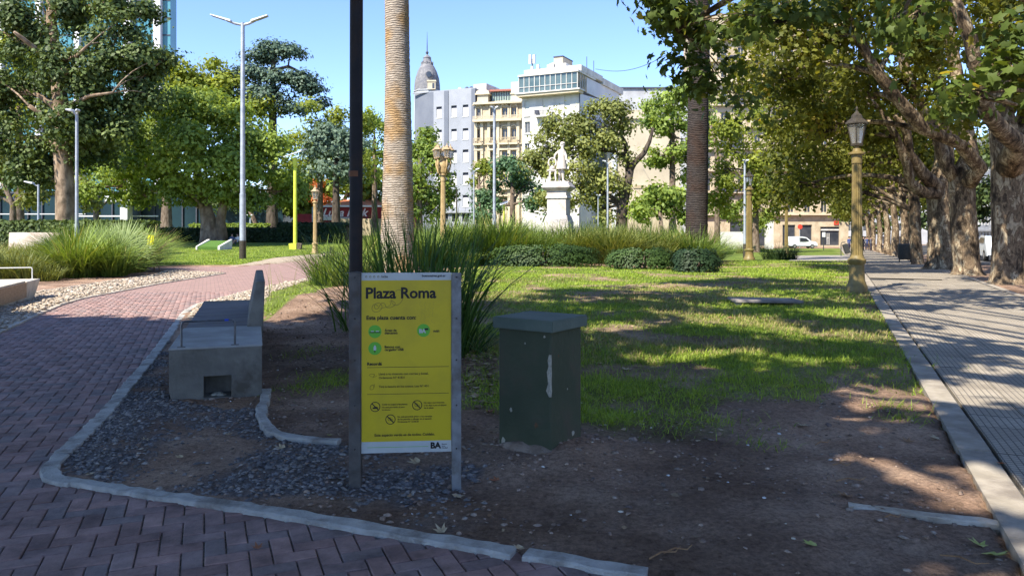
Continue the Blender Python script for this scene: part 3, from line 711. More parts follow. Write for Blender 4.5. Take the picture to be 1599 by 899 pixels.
# dark lamp pole behind the sign
M_pole = mat("dark_pole_paint", (.009, .009, .011), (.016, .015, .017), scale=10, rough=.6, spec=.2, stain=(.03, .018, .012), stain_scale=3)
lp = empty("dark_pole", (X(554.5, 4.68), 4.69, 0), 0, "tall dark round pole rising behind the left post of the park sign", "pole")
mb = MB(); mb.tube([(0, 0, -.2), (.004, 0, 2), (.02, 0, 9)], [.041, .0405, .039], n=24); mb.build("shaft", M_pole, lp, smooth=True, auto=40)
mb = MB(); mb.lathe([(.0425, 1.905), (.0425, 1.94)], n=24); mb.build("tape_band", mat("brown_tape", (.10, .035, .012), (.16, .06, .02), scale=30, rough=.6), lp, smooth=True, auto=40)
mb = MB(); mb.tube([(-.05, -.045, sv(428)), (-.02, -.055, sv(426)), (.02, -.05, sv(425)), (.04, -.03, sv(426))], .0015, n=5); mb.build("wire_tie", M_post, lp)
mb = MB(); mb.tube([(-.01, 0, 9), (.5, 0, 9.3), (1.1, 0, 9.35)], [.03, .03, .04], n=10); mb.build("lamp_arm", M_pole, lp)

M_foot_d = mat('rust_scuff', (.10, .055, .03), (.16, .09, .05), scale=30, rough=1)
# green masonry pillar
M_pil = mat("green_masonry_paint", (.046, .058, .034), (.064, .076, .046), scale=3, rough=.75, bump=.35, bscale=18, stain=(.075, .065, .045), stain_scale=3.2)
M_cap = mat("green_cap_paint", (.085, .115, .095), (.115, .145, .12), scale=4, rough=.75, bump=.2, bscale=30)
M_chip = mat("bare_plaster", (.32, .30, .24), (.45, .42, .34), scale=40, rough=1, bump=.5)
pil = empty("masonry_pillar", (.2656, 5.18, 0), 0, "squat green painted masonry pillar with flat cap beside the park sign", "pillar")
el = Vector((-.82, .572, 0)); er = Vector((.572, .82, 0)); WL, WR = .44, .42
def prism(o, a, b, z0, z1, top=1.0, exp=0.0):
    o = o - (el + er) * exp; a += 2 * exp; b += 2 * exp
    q = [o, o + er * b, o + er * b + el * a, o + el * a]; c = sum(q, Vector()) / 4
    return [(p.x, p.y, z0) for p in q], [((p.x - c.x) * top + c.x, (p.y - c.y) * top + c.y, z1) for p in q]
mb = MB(); b_, t_ = prism(Vector((0, 0, 0)), WL, WR, -.2, .878); mb.hexa(b_, t_); pb = mb.build("shaft", M_pil, pil, bevel=.008)
mb = MB(); b_, t_ = prism(Vector((0, 0, 0)), WL, WR, .875, .955, exp=.033); mb.hexa(b_, t_); mb.build("cap", M_cap, pil, bevel=.006, segs=2)
mb = MB(); zz = [.72, .68, .64, .60, .56, .52, .47, .43]; wl = [.012, .024, .016, .030, .024, .020, .036, .012]
vs = []; 
for z, w in zip(zz, wl):
    p = el * w; q = er * (w * .35); e = -(el + er) * .0025
    vs += [(p.x - .0 + el.y * -.0 + (-er.x) * .003, p.y - er.y * .003, z), (e.x, e.y, z), (q.x - el.x * .003, q.y - el.y * .003, z)]
fs = []
for i in range(len(zz) - 1): a = i * 3; fs += [(a, a + 1, a + 4, a + 3), (a + 1, a + 2, a + 5, a + 4)]
mb.add(vs, fs); mb.build("chipped_corner", M_chip, pil)
for (f, t, z, r, mm) in ((el, .33, .30, .012, M_chip), (el, .12, .22, .016, 0), (el, .21, .78, .007, M_chip), (er, .10, .70, .008, 0), (er, .30, .12, .02, M_chip), (el, .40, .07, .02, M_chip), (el, .05, .84, .009, M_chip), (er, .22, .45, .007, M_chip)):
    n_ = Vector((f.y, -f.x, 0)) if f is er else Vector((-f.y, f.x, 0)); n_ = n_ if n_.y < 0 else -n_; rq = random.Random(int(t * 1000)); vs = []
    for q in range(9):
        a = q / 9 * 6.283; rr_ = r * rq.uniform(.6, 1.2); p = f * (t + rr_ * math.cos(a)) + n_ * .0022; vs.append((p.x, p.y, z + rr_ * 1.3 * math.sin(a)))
    mb = MB(); mb.add(vs, [tuple(range(9))]); mb.build("paint_chip", mm or M_foot_d, pil)
# crumbled mortar footing
def lump(name, cx, cy, rx, ry, h, m, parent=None, seed=0, n=22, rot=0.0, z0=0.0):
    vs = []; fs = []; rn = random.Random(seed); ph = [rn.uniform(0, 6.28) for _ in range(4)]
    K = 7
    for i in range(K + 1):
        t = i / K; r = math.cos(t * math.pi / 2) ** .8 if i < K else .02; z = h * math.sin(t * math.pi / 2)
        for k in range(n):
            a = 2 * math.pi * k / n; w = 1 + .16 * math.sin(2 * a + ph[0]) + .10 * math.sin(5 * a + ph[1]) + .06 * math.sin(9 * a + ph[2] + t * 3)
            x_, y_ = rx * r * w * math.cos(a), ry * r * w * math.sin(a)
            vs.append((cx + x_ * math.cos(rot) - y_ * math.sin(rot), cy + x_ * math.sin(rot) + y_ * math.cos(rot), z0 - .03 + z * (1 + .12 * math.sin(4 * a + ph[3]))))
    for i in range(K):
        for k in range(n): fs.append((i * n + k, i * n + (k + 1) % n, (i + 1) * n + (k + 1) % n, (i + 1) * n + k))
    mb = MB(); mb.add(vs, fs); return mb.build(name, m, parent, smooth=True)
M_foot = mat("mortar_footing", (.17, .125, .095), (.30, .235, .18), scale=9, rough=1, bump=.8, bscale=40)
lump("mortar_footing", -.14, .14, .27, .12, .075, M_foot, pil, seed=3, rot=math.atan2(el.y, el.x), z0=.04)
lump("mortar_footing", .19, .13, .26, .13, .06, M_foot, pil, seed=8, rot=math.atan2(er.y, er.x), z0=.035)

# ---- concrete benches
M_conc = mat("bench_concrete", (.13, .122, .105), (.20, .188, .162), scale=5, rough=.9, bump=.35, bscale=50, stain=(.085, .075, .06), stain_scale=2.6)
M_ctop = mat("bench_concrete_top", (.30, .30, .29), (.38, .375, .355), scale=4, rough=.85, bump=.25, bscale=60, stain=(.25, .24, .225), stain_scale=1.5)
M_plank = mat("bench_plank", (.13, .115, .115), (.20, .175, .165), scale=3, rough=.75, bump=.35, bscale=20, stretch=(1, 8, 1))
M_rail = mat("steel_rail", (.10, .10, .105), (.16, .16, .165), scale=20, rough=.4, metal=.7)
M_dark = mat("dark_void", (.01, .009, .008), rough=1)
BU = Vector((-.322, .947, 0)).normalized(); B_ANG = math.atan2(BU.y, BU.x) - math.pi / 2      # local +y runs along the bench
def bench(name, loc, rz, label, m_c, m_t, m_p, L_=4.9, W_=.80, H_=.48, blk=1.5, plank_n=7, backrest=True, slats=False, notch=True):
    r = empty(name, loc, rz, label, "bench")
    mb = MB()
    # end block with a square recess in its front face
    x0, x1, z0, z1 = .29, .53, .0, .20
    if notch:
        c = .035
        mb.add([(0, 0, .1), (W_, 0, -.1), (W_, 0, H_), (0, 0, H_), (x0, 0, z0 + .03), (x1, 0, z0 + .03), (x1, 0, z1 + .03), (x0, 0, z1 + .03)],
               [(0, 1, 5, 4), (1, 2, 6, 5), (2, 3, 7, 6), (3, 0, 4, 7)])
        mb.add([(x0, 0, z0 + .03), (x1, 0, z0 + .03), (x1, 0, z1 + .03), (x0, 0, z1 + .03), (x0, .25, z0 + .03), (x1, .25, z0 + .03), (x1, .25, z1 + .03), (x0, .25, z1 + .03)],
               [(0, 1, 5, 4), (1, 2, 6, 5), (2, 3, 7, 6), (3, 0, 4, 7), (4, 5, 6, 7)])
        mb.add([(0, 0, .1), (.05, 0, -.1), (W_, 0, -.1)], [(0, 1, 2)])
        mb.add([(0, 0, -.1), (W_, 0, -.1), (W_, blk, -.1), (0, blk, -.1), (0, 0, H_), (W_, 0, H_), (W_, blk, H_), (0, blk, H_)], [(1, 2, 6, 5), (2, 3, 7, 6), (3, 0, 4, 7)])
    else:
        mb.box(0, W_, 0, blk, -.1, H_)
    e1 = mb.build("end_block", m_c, r)
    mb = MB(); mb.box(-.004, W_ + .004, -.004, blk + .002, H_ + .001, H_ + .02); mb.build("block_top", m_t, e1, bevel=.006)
    mb = MB(); mb.box(.06, W_ - .06, blk + .003, L_ - blk * .3, -.1, H_ - .06); mb.build("plinth", m_c, r)
    pl = (L_ - blk * .3 - blk - .01) / plank_n
    for k in range(plank_n):
        mb = MB(); mb.box(.012, W_ - .05, blk + .008 + k * pl, blk + .008 + (k + 1) * pl - (.018 if k in (1, 3) else .012), H_ - .055, H_ + .012 + .003 * (k % 2)); mb.build("plank", m_p, r, bevel=.004)
    mb = MB(); mb.box(0, W_, L_ - blk * .3, L_, -.1, H_ + .01); mb.build("end_block", m_c, r, bevel=.008)
    if backrest:
        mb = MB(); ya, yb = blk - .08, L_ - 1.0
        mb.hexa([(W_ - .17, ya, H_ - .1), (W_ + .02, ya, H_ - .1), (W_ + .02, yb, H_ - .1), (W_ - .17, yb, H_ - .1)],
                [(W_ - .05, ya, H_ + .52), (W_ + .045, ya, H_ + .52), (W_ + .045, yb, H_ + .52), (W_ - .05, yb, H_ + .52)])
        mb.build("backrest", m_c, r, bevel=.01)
    return r
def hoop(parent, x0, x1, y, z, h, m, r=.009):
    mb = MB(); c = .03
    mb.tube([(x0, y, z - .02), (x0, y, z + h - c), (x0 + .01, y, z + h - .008), (x0 + c, y, z + h), (x1 - c, y, z + h), (x1 - .01, y, z + h - .008), (x1, y, z + h - c), (x1, y, z - .02)], r, n=8)
    for x in (x0, x1): mb.box(x - .035, x + .035, y - .02, y + .02, z + .0005, z + .008)
    return mb.build("hoop_rail", m, parent, smooth=True, auto=40)
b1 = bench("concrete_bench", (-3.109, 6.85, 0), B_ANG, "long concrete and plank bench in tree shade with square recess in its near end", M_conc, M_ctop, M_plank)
hoop(b1, .10, .56, .04, .50, .235, M_rail)
mb = MB(); mb.box(.47, .505, .03, .05, .728, .745); mb.build("blue_tie", mat("blue_tape", (.02, .06, .45), rough=.5), b1)
lump("debris", .41, .12, .09, .08, .06, M_chip, b1, seed=9, z0=.02)
M_cream = mat("sunlit_concrete_tone", (.46, .41, .33), (.56, .51, .42), scale=5, rough=.9, bump=.3, bscale=50, stain=(.36, .31, .24), stain_scale=2)  # lighter copy of the bench concrete, sunlight put into the colour
M_wood = mat("bench_slat_wood", (.26, .17, .10), (.38, .27, .17), scale=6, rough=.7, bump=.3, stretch=(1, 1, 10))
x_, y_ = X(61, 17.3), 17.35
b2 = empty("planked_bench", (x_, y_, 0), B_ANG + R(1.0), "sunlit pale concrete bench with vertical slats on the left edge beside the path", "bench")
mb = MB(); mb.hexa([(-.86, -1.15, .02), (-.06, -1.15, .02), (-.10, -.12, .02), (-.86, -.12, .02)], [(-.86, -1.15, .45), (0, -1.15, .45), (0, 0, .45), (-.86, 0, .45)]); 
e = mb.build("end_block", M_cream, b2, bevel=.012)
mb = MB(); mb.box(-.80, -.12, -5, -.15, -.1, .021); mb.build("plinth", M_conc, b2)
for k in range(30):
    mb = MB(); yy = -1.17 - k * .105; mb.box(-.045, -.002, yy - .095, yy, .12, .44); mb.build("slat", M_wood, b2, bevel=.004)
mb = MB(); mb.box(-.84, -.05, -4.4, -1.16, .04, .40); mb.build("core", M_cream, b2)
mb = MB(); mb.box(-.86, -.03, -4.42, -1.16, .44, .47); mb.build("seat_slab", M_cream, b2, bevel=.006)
hoop(b2, -.80, -.14, -.10, .45, .26, mat("white_rail", (.62, .62, .60), rough=.4), r=.012)
# far bench slab
x_, y_ = X(50, 37), 37
b3 = empty("slab_bench", (x_, y_, float(gz(x_, y_))), R(-3), "low pale pinkish bench with wide back slab behind the left grass bed", "bench")
M_pink = mat("pinkish_slab", (.46, .37, .30), (.60, .54, .48), scale=1.2, rough=.85)
mb = MB(); mb.hexa([(-1.25, 0, .3), (1.4, 0, .3), (1.4, .2, .3), (-1.25, .2, .3)], [(-1.25, .12, 1.42), (1.4, .12, 1.42), (1.4, .24, 1.42), (-1.25, .24, 1.42)]); mb.build("backrest", M_pink, b3, bevel=.01)
mb = MB(); mb.box(-2.2, 1.8, -.6, .3, 0, .32); mb.build("seat", M_cream, b3, bevel=.02)
mb = MB(); mb.box(1.62, 1.78, -.6, .25, .321, .9); mb.build("armrest", M_cream, b3, bevel=.01)
mb = MB(); mb.tube([(1.4, .3, 1.26), (2.9, .3, 1.26)], .03, n=6); mb.tube([(2.9, .3, 0), (2.9, .3, 1.3)], .03, n=6); mb.build("side_rail", M_rail, b3)

# ---- slab in the lawn
x_, y_ = G(1199, 478)
st = empty("stone_slab", (x_, y_, .03), R(-2), "grey rectangular slab cover lying tilted in the lawn near the golden lantern post", "slab cover")
M_st = mat("slab_stone", (.20, .175, .16), (.30, .265, .24), scale=6, rough=.85, bump=.4, stain=(.13, .11, .1))
mb = MB(); mb.hexa([(-.70, -.22, .06), (.66, -.20, .05), (.62, .36, .05), (-.74, .34, .08)], [(-.70, -.22, .115), (.66, -.20, .10), (.62, .36, .11), (-.74, .34, .13)]); mb.build("slab", M_st, st, bevel=.008)
for xx in (-.62, .56):
    mb = MB(); mb.box(xx - .05, xx + .05, -.15, .28, -.08, .058); mb.build("support_block", M_st, st)
mb = MB(); mb.tube([(.50, .05, .10), (.50, .05, .15)], .01, n=6); mb.build("lifting_pin", M_rail, st)

# ---- stones, pebbles, litter
def rocks(name, px_poly, n, smin, smax, m, flat_=.6, zones_f=None, seed=1, parent=None, zlift=.3):
    r_ = np.random.default_rng(seed); poly = px_poly; A = np.array(poly); lo, hi = A.min(0), A.max(0)
    pts = r_.uniform(lo, hi, (n * 3, 2)); ok = inpoly(pts[:, 0], pts[:, 1], poly)
    pts = pts[ok]
    if zones_f is not None: pts = pts[r_.random(len(pts)) < zones_f(pts[:, 0], pts[:, 1])]
    pts = pts[:n]; n = len(pts)
    base = np.array([(1, 0, 0), (0.3, .95, 0), (-.8, .6, 0), (-.8, -.6, 0), (.3, -.95, 0), (0.25, .1, .8), (-.3, -.1, .7), (0, 0, -.6)])
    fc = np.array([(0, 1, 5), (1, 2, 6), (1, 6, 5), (2, 3, 6), (3, 4, 6), (4, 5, 6), (4, 0, 5), (1, 0, 7), (2, 1, 7), (3, 2, 7), (4, 3, 7), (0, 4, 7)])
    s = r_.uniform(smin, smax, n) * (1 + r_.exponential(.25, n)); a = r_.uniform(0, 6.283, n); jit = 1 + r_.uniform(-.25, .25, (n, 8, 3)); v = base[None] * jit
    v[:, :, 0] *= 1.25; v[:, :, 2] *= flat_; v *= s[:, None, None]
    tx = r_.normal(0, .35, n); 
    v2 = v.copy(); v2[:, :, 1] = v[:, :, 1] * np.cos(tx)[:, None] - v[:, :, 2] * np.sin(tx)[:, None]; v2[:, :, 2] = v[:, :, 1] * np.sin(tx)[:, None] + v[:, :, 2] * np.cos(tx)[:, None]
    c, sn = np.cos(a)[:, None], np.sin(a)[:, None]
    Vx = pts[:, 0, None] + v2[:, :, 0] * c - v2[:, :, 1] * sn; Vy = pts[:, 1, None] + v2[:, :, 0] * sn + v2[:, :, 1] * c
    Vz = soil_z(pts[:, 0], pts[:, 1])[:, None] + v2[:, :, 2] + (s * flat_ * zlift)[:, None]
    return npmesh(name, np.stack([Vx, Vy, Vz], -1).reshape(-1, 3), (fc[None] + 8 * np.arange(n)[:, None, None]).reshape(-1, 3), m, parent)
M_gr = islmat("dark_gravel_stone", [(.075, .07, .072), (.15, .14, .14), (.22, .20, .19), (.11, .105, .11), (.33, .30, .27), (.10, .085, .075)], rough=.75, noise=.2, nscale=30)
M_pg = islmat("pale_pebble", [(.27, .20, .14), (.42, .35, .27), (.34, .27, .20), (.52, .46, .38), (.22, .17, .13)], rough=.8, noise=.15)
M_clod = islmat("soil_clod", [(.13, .085, .06), (.28, .195, .14), (.20, .14, .11), (.40, .30, .23), (.09, .07, .06)], rough=1, noise=.25, nscale=30)
tag(rocks("dark_gravel", DARKGR, 15000, .007, .0145, M_gr, zones_f=lambda x, y: zones(x, y)[1] ** 1.2 * .95 + .05, seed=2), kind='stuff')
near_soil = GP([(110, 740), (330, 480), (545, 450), (900, 640), (1350, 560), (1590, 890), (1500, 960), (700, 850)])
tag(rocks("soil_clods", near_soil, 20000, .005, .014, M_clod, zones_f=lambda x, y: np.clip(fbm(x, y, 1.4, 33) * 1.6 - .45, .05, 1) * (1 - zones(x, y)[0] * .8), seed=3), kind='stuff')
tag(rocks("pale_pebbles", PALE_L, 7000, .018, .034, M_pg, seed=4), kind='stuff')
tag(rocks("cream_pebbles", PALE_R, 4500, .016, .03, M_pg, seed=5), kind='stuff')
M_bit = islmat("white_litter", [(.75, .75, .72), (.5, .5, .48), (.35, .28, .2), (.6, .55, .45)], rough=.8)
tag(rocks("litter_bits", GP([(150, 740), (420, 560), (800, 560), (1200, 660), (1480, 830), (1300, 899), (700, 840)]), 80, .006, .011, M_bit, seed=6), kind='stuff')

M_peb = islmat("brown_pebble", [(.18, .12, .09), (.28, .21, .16), (.12, .09, .08), (.36, .29, .23), (.22, .15, .11)], rough=.9, noise=.2)
tag(rocks("brown_pebbles", near_soil, 600, .010, .022, M_peb, flat_=.5, zones_f=lambda x, y: np.clip(fbm(x, y, .9, 77) * 2.2 - .7, .05, 1) * (1 - zones(x, y)[0] * .9), seed=31, zlift=.1), kind='stuff')
# fallen leaves, one by one
def leafshape(n_l=5, r=1.0):
    pts = []
    tips = [(-100, .62), (-58, .80), (-8, 1.0), (45, .82), (88, .60)] if n_l == 5 else []
    pts.append((0, -.42))
    for i, (a, l) in enumerate([(-105, .55), (-52, .85), (0, 1.05), (52, .85), (105, .55)]):
        t = R(90 + a * 1.0)
        pts.append((l * math.cos(R(90 + a)), l * math.sin(R(90 + a))))
        if i < 4:
            am = a + 26; pts.append((.42 * math.cos(R(90 + am)), .42 * math.sin(R(90 + am))))
    return pts[:1] + pts[1:][::1]
LS = leafshape()
def leaf_verts(s, curl, seed):
    rn = random.Random(seed); vs = [(0, 0, 0)]
    for x, y in LS: vs.append((x * s, y * s, curl * s * (x * x + .6 * y * y) + rn.uniform(-.05, .05) * s))
    fs = [(0, i, i + 1) for i in range(1, len(LS))] + [(0, len(LS), 1)]
    return vs, fs
M_lbrown = mat("dry_brown_leaf", (.20, .105, .05), (.34, .20, .10), scale=25, rough=.8)
M_lpale = mat("pale_dry_leaf", (.36, .27, .16), (.50, .40, .26), scale=25, rough=.8)
M_lgreen = mat("yellow_green_leaf", (.30, .34, .08), (.46, .46, .15), scale=18, rough=.7)
M_lred = mat("reddish_leaf", (.26, .10, .05), (.36, .15, .07), scale=20, rough=.8)
fl = [(822 - 10, 873, .045, M_lpale, "pale torn leaf at the gap in the kerb"), (713, 772, .06, M_lpale, "pale curled leaf at the foot of the sign's right post"),
      (650, 726, .07, M_lpale, "pinkish dry leaf on the gravel below the sign board"), (775, 752, .05, M_lred, "small reddish leaf left of the pillar foot"),
      (690, 834, .06, M_lpale, "pale narrow leaf beside the front kerb"), (402, 856, .045, M_lred, "small orange leaf on the brick paving"),
      (1268, 862, .055, M_lgreen, "green leaf lying on the shaded dirt at front right"), (1547, 872, .095, M_lgreen, "large yellow green leaf in the sunny dirt at front right"),
      (1530, 855, .07, M_lgreen, "smaller curled yellow leaf touching the large one"), (1255, 672, .085, M_lpale, "long curled dry leaf on the dirt below the lawn edge"),
      (1418, 652, .10, M_lbrown, "brown curled leaf beside the sidewalk border"), (1462, 690, .06, M_lpale, "pale leaf on dirt near the sidewalk border"),
      (1418, 694, .07, M_lbrown, "dry brown leaf lying in a patch of sun by the sidewalk"), (934, 572, .09, M_lpale, "tan leaf on the grass behind the pillar"),
      (978, 580, .10, M_lpale, "grey tan leaf among grass right of the pillar"), (983, 470, .16, M_lred, "orange leaf on the sunny lawn"), (1322, 786, .07, M_lbrown, "dark crumpled leaf on shaded dirt"),
      (143, 745, .05, M_lpale, "white crumpled leaf in the kerb corner"), (228, 691, .045, M_lpale, "tan leaf on gravel near the kerb"), (355, 685, .04, M_lpale, "small pale leaf on the gravel bed"),
      (282, 692 + 28, .045, M_lpale, "brownish leaf on gravel left of the sign"), (440, 706, .06, M_lpale, "tan leaf pair left of the sign post"), (404, 612, .04, M_lbrown, "brown leaf at the bench's near corner"),
      (515, 691, .035, M_lgreen, "small green leaf on the old curved kerb"), (405, 653, .05, M_lred, "orange leaf beside the old curved kerb"), (762, 645, .07, M_lred, "reddish leaf heap left of the pillar"),
      (1560, 690 + 46, .05, M_lred, "rust coloured leaf on the sidewalk border"), (1140, 500, .10, M_lbrown, "brown leaf in the dry lawn patch"), (1270, 558, .09, M_lpale, "pale dry leaf on the lawn edge")]
for k, (a, b, s, m, lab) in enumerate(fl):
    vs, fs = leaf_verts(s, random.uniform(.25, .7), k); x, y = G(a, b); mb = MB(); mb.add(vs, fs)
    onp = bool(inpoly(np.array([x]), np.array([y]), PATH)[0]); ons = bool(inpoly(np.array([x]), np.array([y]), SIDEWALK)[0])
    z = .004 if onp else (.056 if ons else float(soil_z(np.array([x]), np.array([y]))[0]) + .008)
    if lab.startswith("small green") or "gap in" in lab: z = .055
    o = mb.build("fallen_leaf", m); o.location = (x, y, z); o.rotation_euler = (random.uniform(-.25, .25), random.uniform(-.25, .25), random.uniform(0, 6.28))
    tag(o, lab, "leaf", "fallen leaves")
# small litter leaves scattered over soil and lawn
def litter(name, poly, n, smin, smax, m, seed):
    r_ = np.random.default_rng(seed); A = np.array(poly); pts = r_.uniform(A.min(0), A.max(0), (n * 3, 2)); pts = pts[inpoly(pts[:, 0], pts[:, 1], poly)][:n]; n = len(pts)
    base = np.array([(0, -1, 0.1), (.55, 0, .0), (0, 1.1, .25), (-.5, 0.1, .15)]); s = r_.uniform(smin, smax, n); a = r_.uniform(0, 6.28, n); tl = r_.normal(0, .4, n)
    v = base[None] * s[:, None, None] * (1 + r_.uniform(-.3, .3, (n, 4, 3))); z = v[:, :, 2] + v[:, :, 0] * np.sin(tl)[:, None]
    Vx = pts[:, 0, None] + v[:, :, 0] * np.cos(a)[:, None] - v[:, :, 1] * np.sin(a)[:, None]; Vy = pts[:, 1, None] + v[:, :, 0] * np.sin(a)[:, None] + v[:, :, 1] * np.cos(a)[:, None]
    Vz = ground_z(pts[:, 0], pts[:, 1])[:, None] + z + .012
    return npmesh(name, np.stack([Vx, Vy, Vz], -1).reshape(-1, 3), np.array([(0, 1, 2, 3)]) + 4 * np.arange(n)[:, None], m)
M_lit = islmat("leaf_litter", [(.20, .12, .07), (.33, .23, .14), (.12, .07, .045), (.42, .32, .2)], rough=.9)
tag(litter("leaf_litter", GP([(420, 620), (412, 500), (545, 450), (740, 470), (1330, 430), (1500, 700), (1400, 850), (800, 860), (500, 720)]), 2600, .008, .028, M_lit, 7), kind='stuff')
tag(litter("leaf_litter_under_tuft", GP([(735, 640), (775, 640), (775, 560), (720, 540)]), 350, .02, .05, M_lit, 8), kind='stuff')
# twigs
for k, (a, b, L_, an) in enumerate([(1285, 700, .16, .5), (1330, 758, .20, .1), (1505, 880, .2, -.7), (560 + 480, 899 - 25, .2, .5), (1060, 870, .16, .3), (1395, 818, .1, .05), (470, 516, .5, -.9), (1315, 740, .11, -.2)]):
    x, y = G(a, b); z = float(soil_z(np.array([x]), np.array([y]))[0]) + .012; mb = MB()
    mb.tube([(-L_ / 2, 0, 0), (-L_ * .1, .01, .012), (L_ * .25, -.008, .004), (L_ / 2, .012, .014)], [.004, .0045, .0035, .002], n=5)
    o = mb.build("twig", M_lpale if k == 6 else M_lbrown); o.location = (x, y, z); o.rotation_euler = (0, 0, an)
    tag(o, ["thin twig on the shaded dirt below the lawn slab", "short stick at the edge of a sun patch on dirt", "twig beside the large yellow green leaf", "slim twig in the dirt near the bottom edge", "bent twig next to white litter at the bottom edge",
            "tiny stick just below the pale sunk kerb strip", "pale bent stick on the mound left of the sign", "small dark stick above the shaded crumpled leaf"][k], "twig", "twigs on the dirt")
# ================================================================== GRASSES AND SHRUBS
def blades(name, base, az, L_, lean, droop, w, m, tone, parent=None, segs=3, wtip=.15):
    """arching strap leaves: base (N,3), heading az, length, lean 0..1, droop, width"""
    n = len(base); t = np.linspace(0, 1, segs + 1)[None, :]
    lean = lean[:, None]; droop = droop[:, None]; LL = L_[:, None]
    out = LL * (lean * t + droop * t ** 2 * .9); up = LL * (t * np.sqrt(np.clip(1 - lean ** 2, .05, 1)) - droop * .75 * t ** 2.2)
    dx, dy = np.cos(az)[:, None], np.sin(az)[:, None]
    cx = base[:, 0, None] + dx * out; cy = base[:, 1, None] + dy * out; cz = base[:, 2, None] + up
    ww = w[:, None] * (1 - (1 - wtip) * t ** 1.6) / 2
    tw = rng.uniform(-.9, .9, n)[:, None]; sx = -dy * np.cos(tw) + dx * np.sin(tw) * .5; sy = dx * np.cos(tw) + dy * np.sin(tw) * .5
    A = np.stack([cx - sx * ww, cy - sy * ww, cz], -1); B = np.stack([cx + sx * ww, cy + sy * ww, cz + ww * .3], -1)
    V = np.stack([A, B], 2).reshape(n, -1, 3); k = (segs + 1) * 2
    f = np.array([(2 * i, 2 * i + 1, 2 * i + 3, 2 * i + 2) for i in range(segs)])
    Fc = (f[None] + k * np.arange(n)[:, None, None]).reshape(-1, 4)
    return npmesh(name, V.reshape(-1, 3), Fc, m, parent, tone=np.repeat(tone, k))
M_turf = leafmat("turf_blade", (.06, .125, .015), (.38, .48, .055), trans=.3, extra=(.42, .36, .14), tcol=(1.35, 1.3, .45))
M_dryt = leafmat("dry_turf_blade", (.16, .13, .05), (.40, .33, .15), trans=.2)
M_orn = leafmat("ornamental_grass_blade", (.035, .075, .012), (.25, .34, .06), trans=.22, extra=(.42, .38, .13))
M_orn2 = leafmat("tan_grass_blade", (.07, .09, .02), (.33, .36, .10), trans=.22, extra=(.58, .46, .22))
M_tuft = leafmat("dark_tuft_blade", (.028, .068, .015), (.10, .185, .036), trans=.25, extra=(.34, .34, .10))
M_tuftd = leafmat("deep_green_tuft_blade", (.012, .03, .01), (.04, .075, .02), trans=.15)
def lawn(name, y0, y1, x0, x1, n, hmin, hmax, w, seed, poly=None, dry=False, m=None, dens=1.0):
    r_ = np.random.default_rng(seed)
    # even spread over the picture: more blades where they show larger
    u = r_.random(n * 2); y = 1 / (1 / y0 + u * (1 / y1 - 1 / y0)) if y0 > 0 else r_.uniform(y0, y1, n * 2)
    x = r_.uniform(x0, x1, n * 2)
    g, dk, pl = zones(x, y)
    dn = fbm(x, y, .55, 41); dmask = np.clip((dn - .46) * 9, 0, 1) * np.clip((26 - y) / 6, 0, 1) * np.clip((y - 8) / 2, 0, 1)
    if poly is not None: g = g * inpoly(x, y, poly)
    p = g * (dmask if dry else (1 - .75 * dmask)) * dens
    ok = r_.random(len(x)) < p; x, y = x[ok][:n], y[ok][:n]; k = len(x)
    b = np.stack([x, y, ground_z(x, y) - .01], -1)
    sc = .7 + .6 * fbm(x, y, 2.2, 50)
    return blades(name, b, r_.uniform(0, 6.283, k), r_.uniform(hmin, hmax, k) * sc, r_.uniform(.1, .75, k), r_.uniform(.1, .6, k), r_.uniform(.6, 1.2, k) * w * (1 + np.clip((y - 8) / 12, 0, 2.5)), m,
                  np.clip(.25 + .5 * fbm(x, y, .8, 60) + r_.normal(0, .18, k), 0, 1), segs=2)
tag(lawn("lawn_grass", 6.0, 26, -3, 12.5, 185000, .035, .11, .0085, 70, m=M_turf), kind='stuff')
tag(lawn("dry_lawn_grass", 7.5, 24, -1, 12, 70000, .04, .12, .009, 71, dry=True, m=M_dryt), kind='stuff')
tag(lawn("farther_lawn_grass", 24, 44, -6, 22, 30000, .05, .10, .010, 72, m=M_turf), kind='stuff')
tag(lawn("left_lawn_grass", 30, 60, -24, -3, 18000, .05, .09, .014, 73, m=M_turf), kind='stuff')
tag(lawn("mound_grass", 10, 26, -8, -3.5, 16000, .05, .11, .010, 74, poly=LAWN_S, m=M_turf), kind='stuff')
# sparse weed patches on the dirt
def weeds(name, spots, m, per=160, seed=90):
    r_ = np.random.default_rng(seed); bs = []
    for (a, b, r, k) in spots:
        x0, y0 = G(a, b); q = r_.normal(0, 1, (k, 2)) * r; bs.append(np.stack([x0 + q[:, 0], y0 + q[:, 1]], -1))
    p = np.concatenate(bs); n = len(p); z = soil_z(p[:, 0], p[:, 1]) - .005
    return blades(name, np.stack([p[:, 0], p[:, 1], z], -1), r_.uniform(0, 6.28, n), r_.uniform(.05, .13, n), r_.uniform(.3, .85, n), r_.uniform(.1, .6, n), r_.uniform(.004, .008, n), m, r_.uniform(.1, .9, n), segs=2)
tag(weeds("weed_patches", [(515, 592, .20, 420), (478, 610, .16, 220), (540, 600, .2, 350), (463, 560, .12, 60), (495, 552, .14, 90), (1050, 676, .10, 50), (1150, 668, .16, 70), (1165, 690, .10, 30), (1010, 660, .2, 160), (940, 650, .2, 260), (1200, 700, .1, 30),
                           (1395, 640, .12, 120), (1415, 660, .12, 100), (770, 600, .3, 300), (750, 560, .4, 500), (1350, 560, .5, 240)], M_turf), kind='stuff')

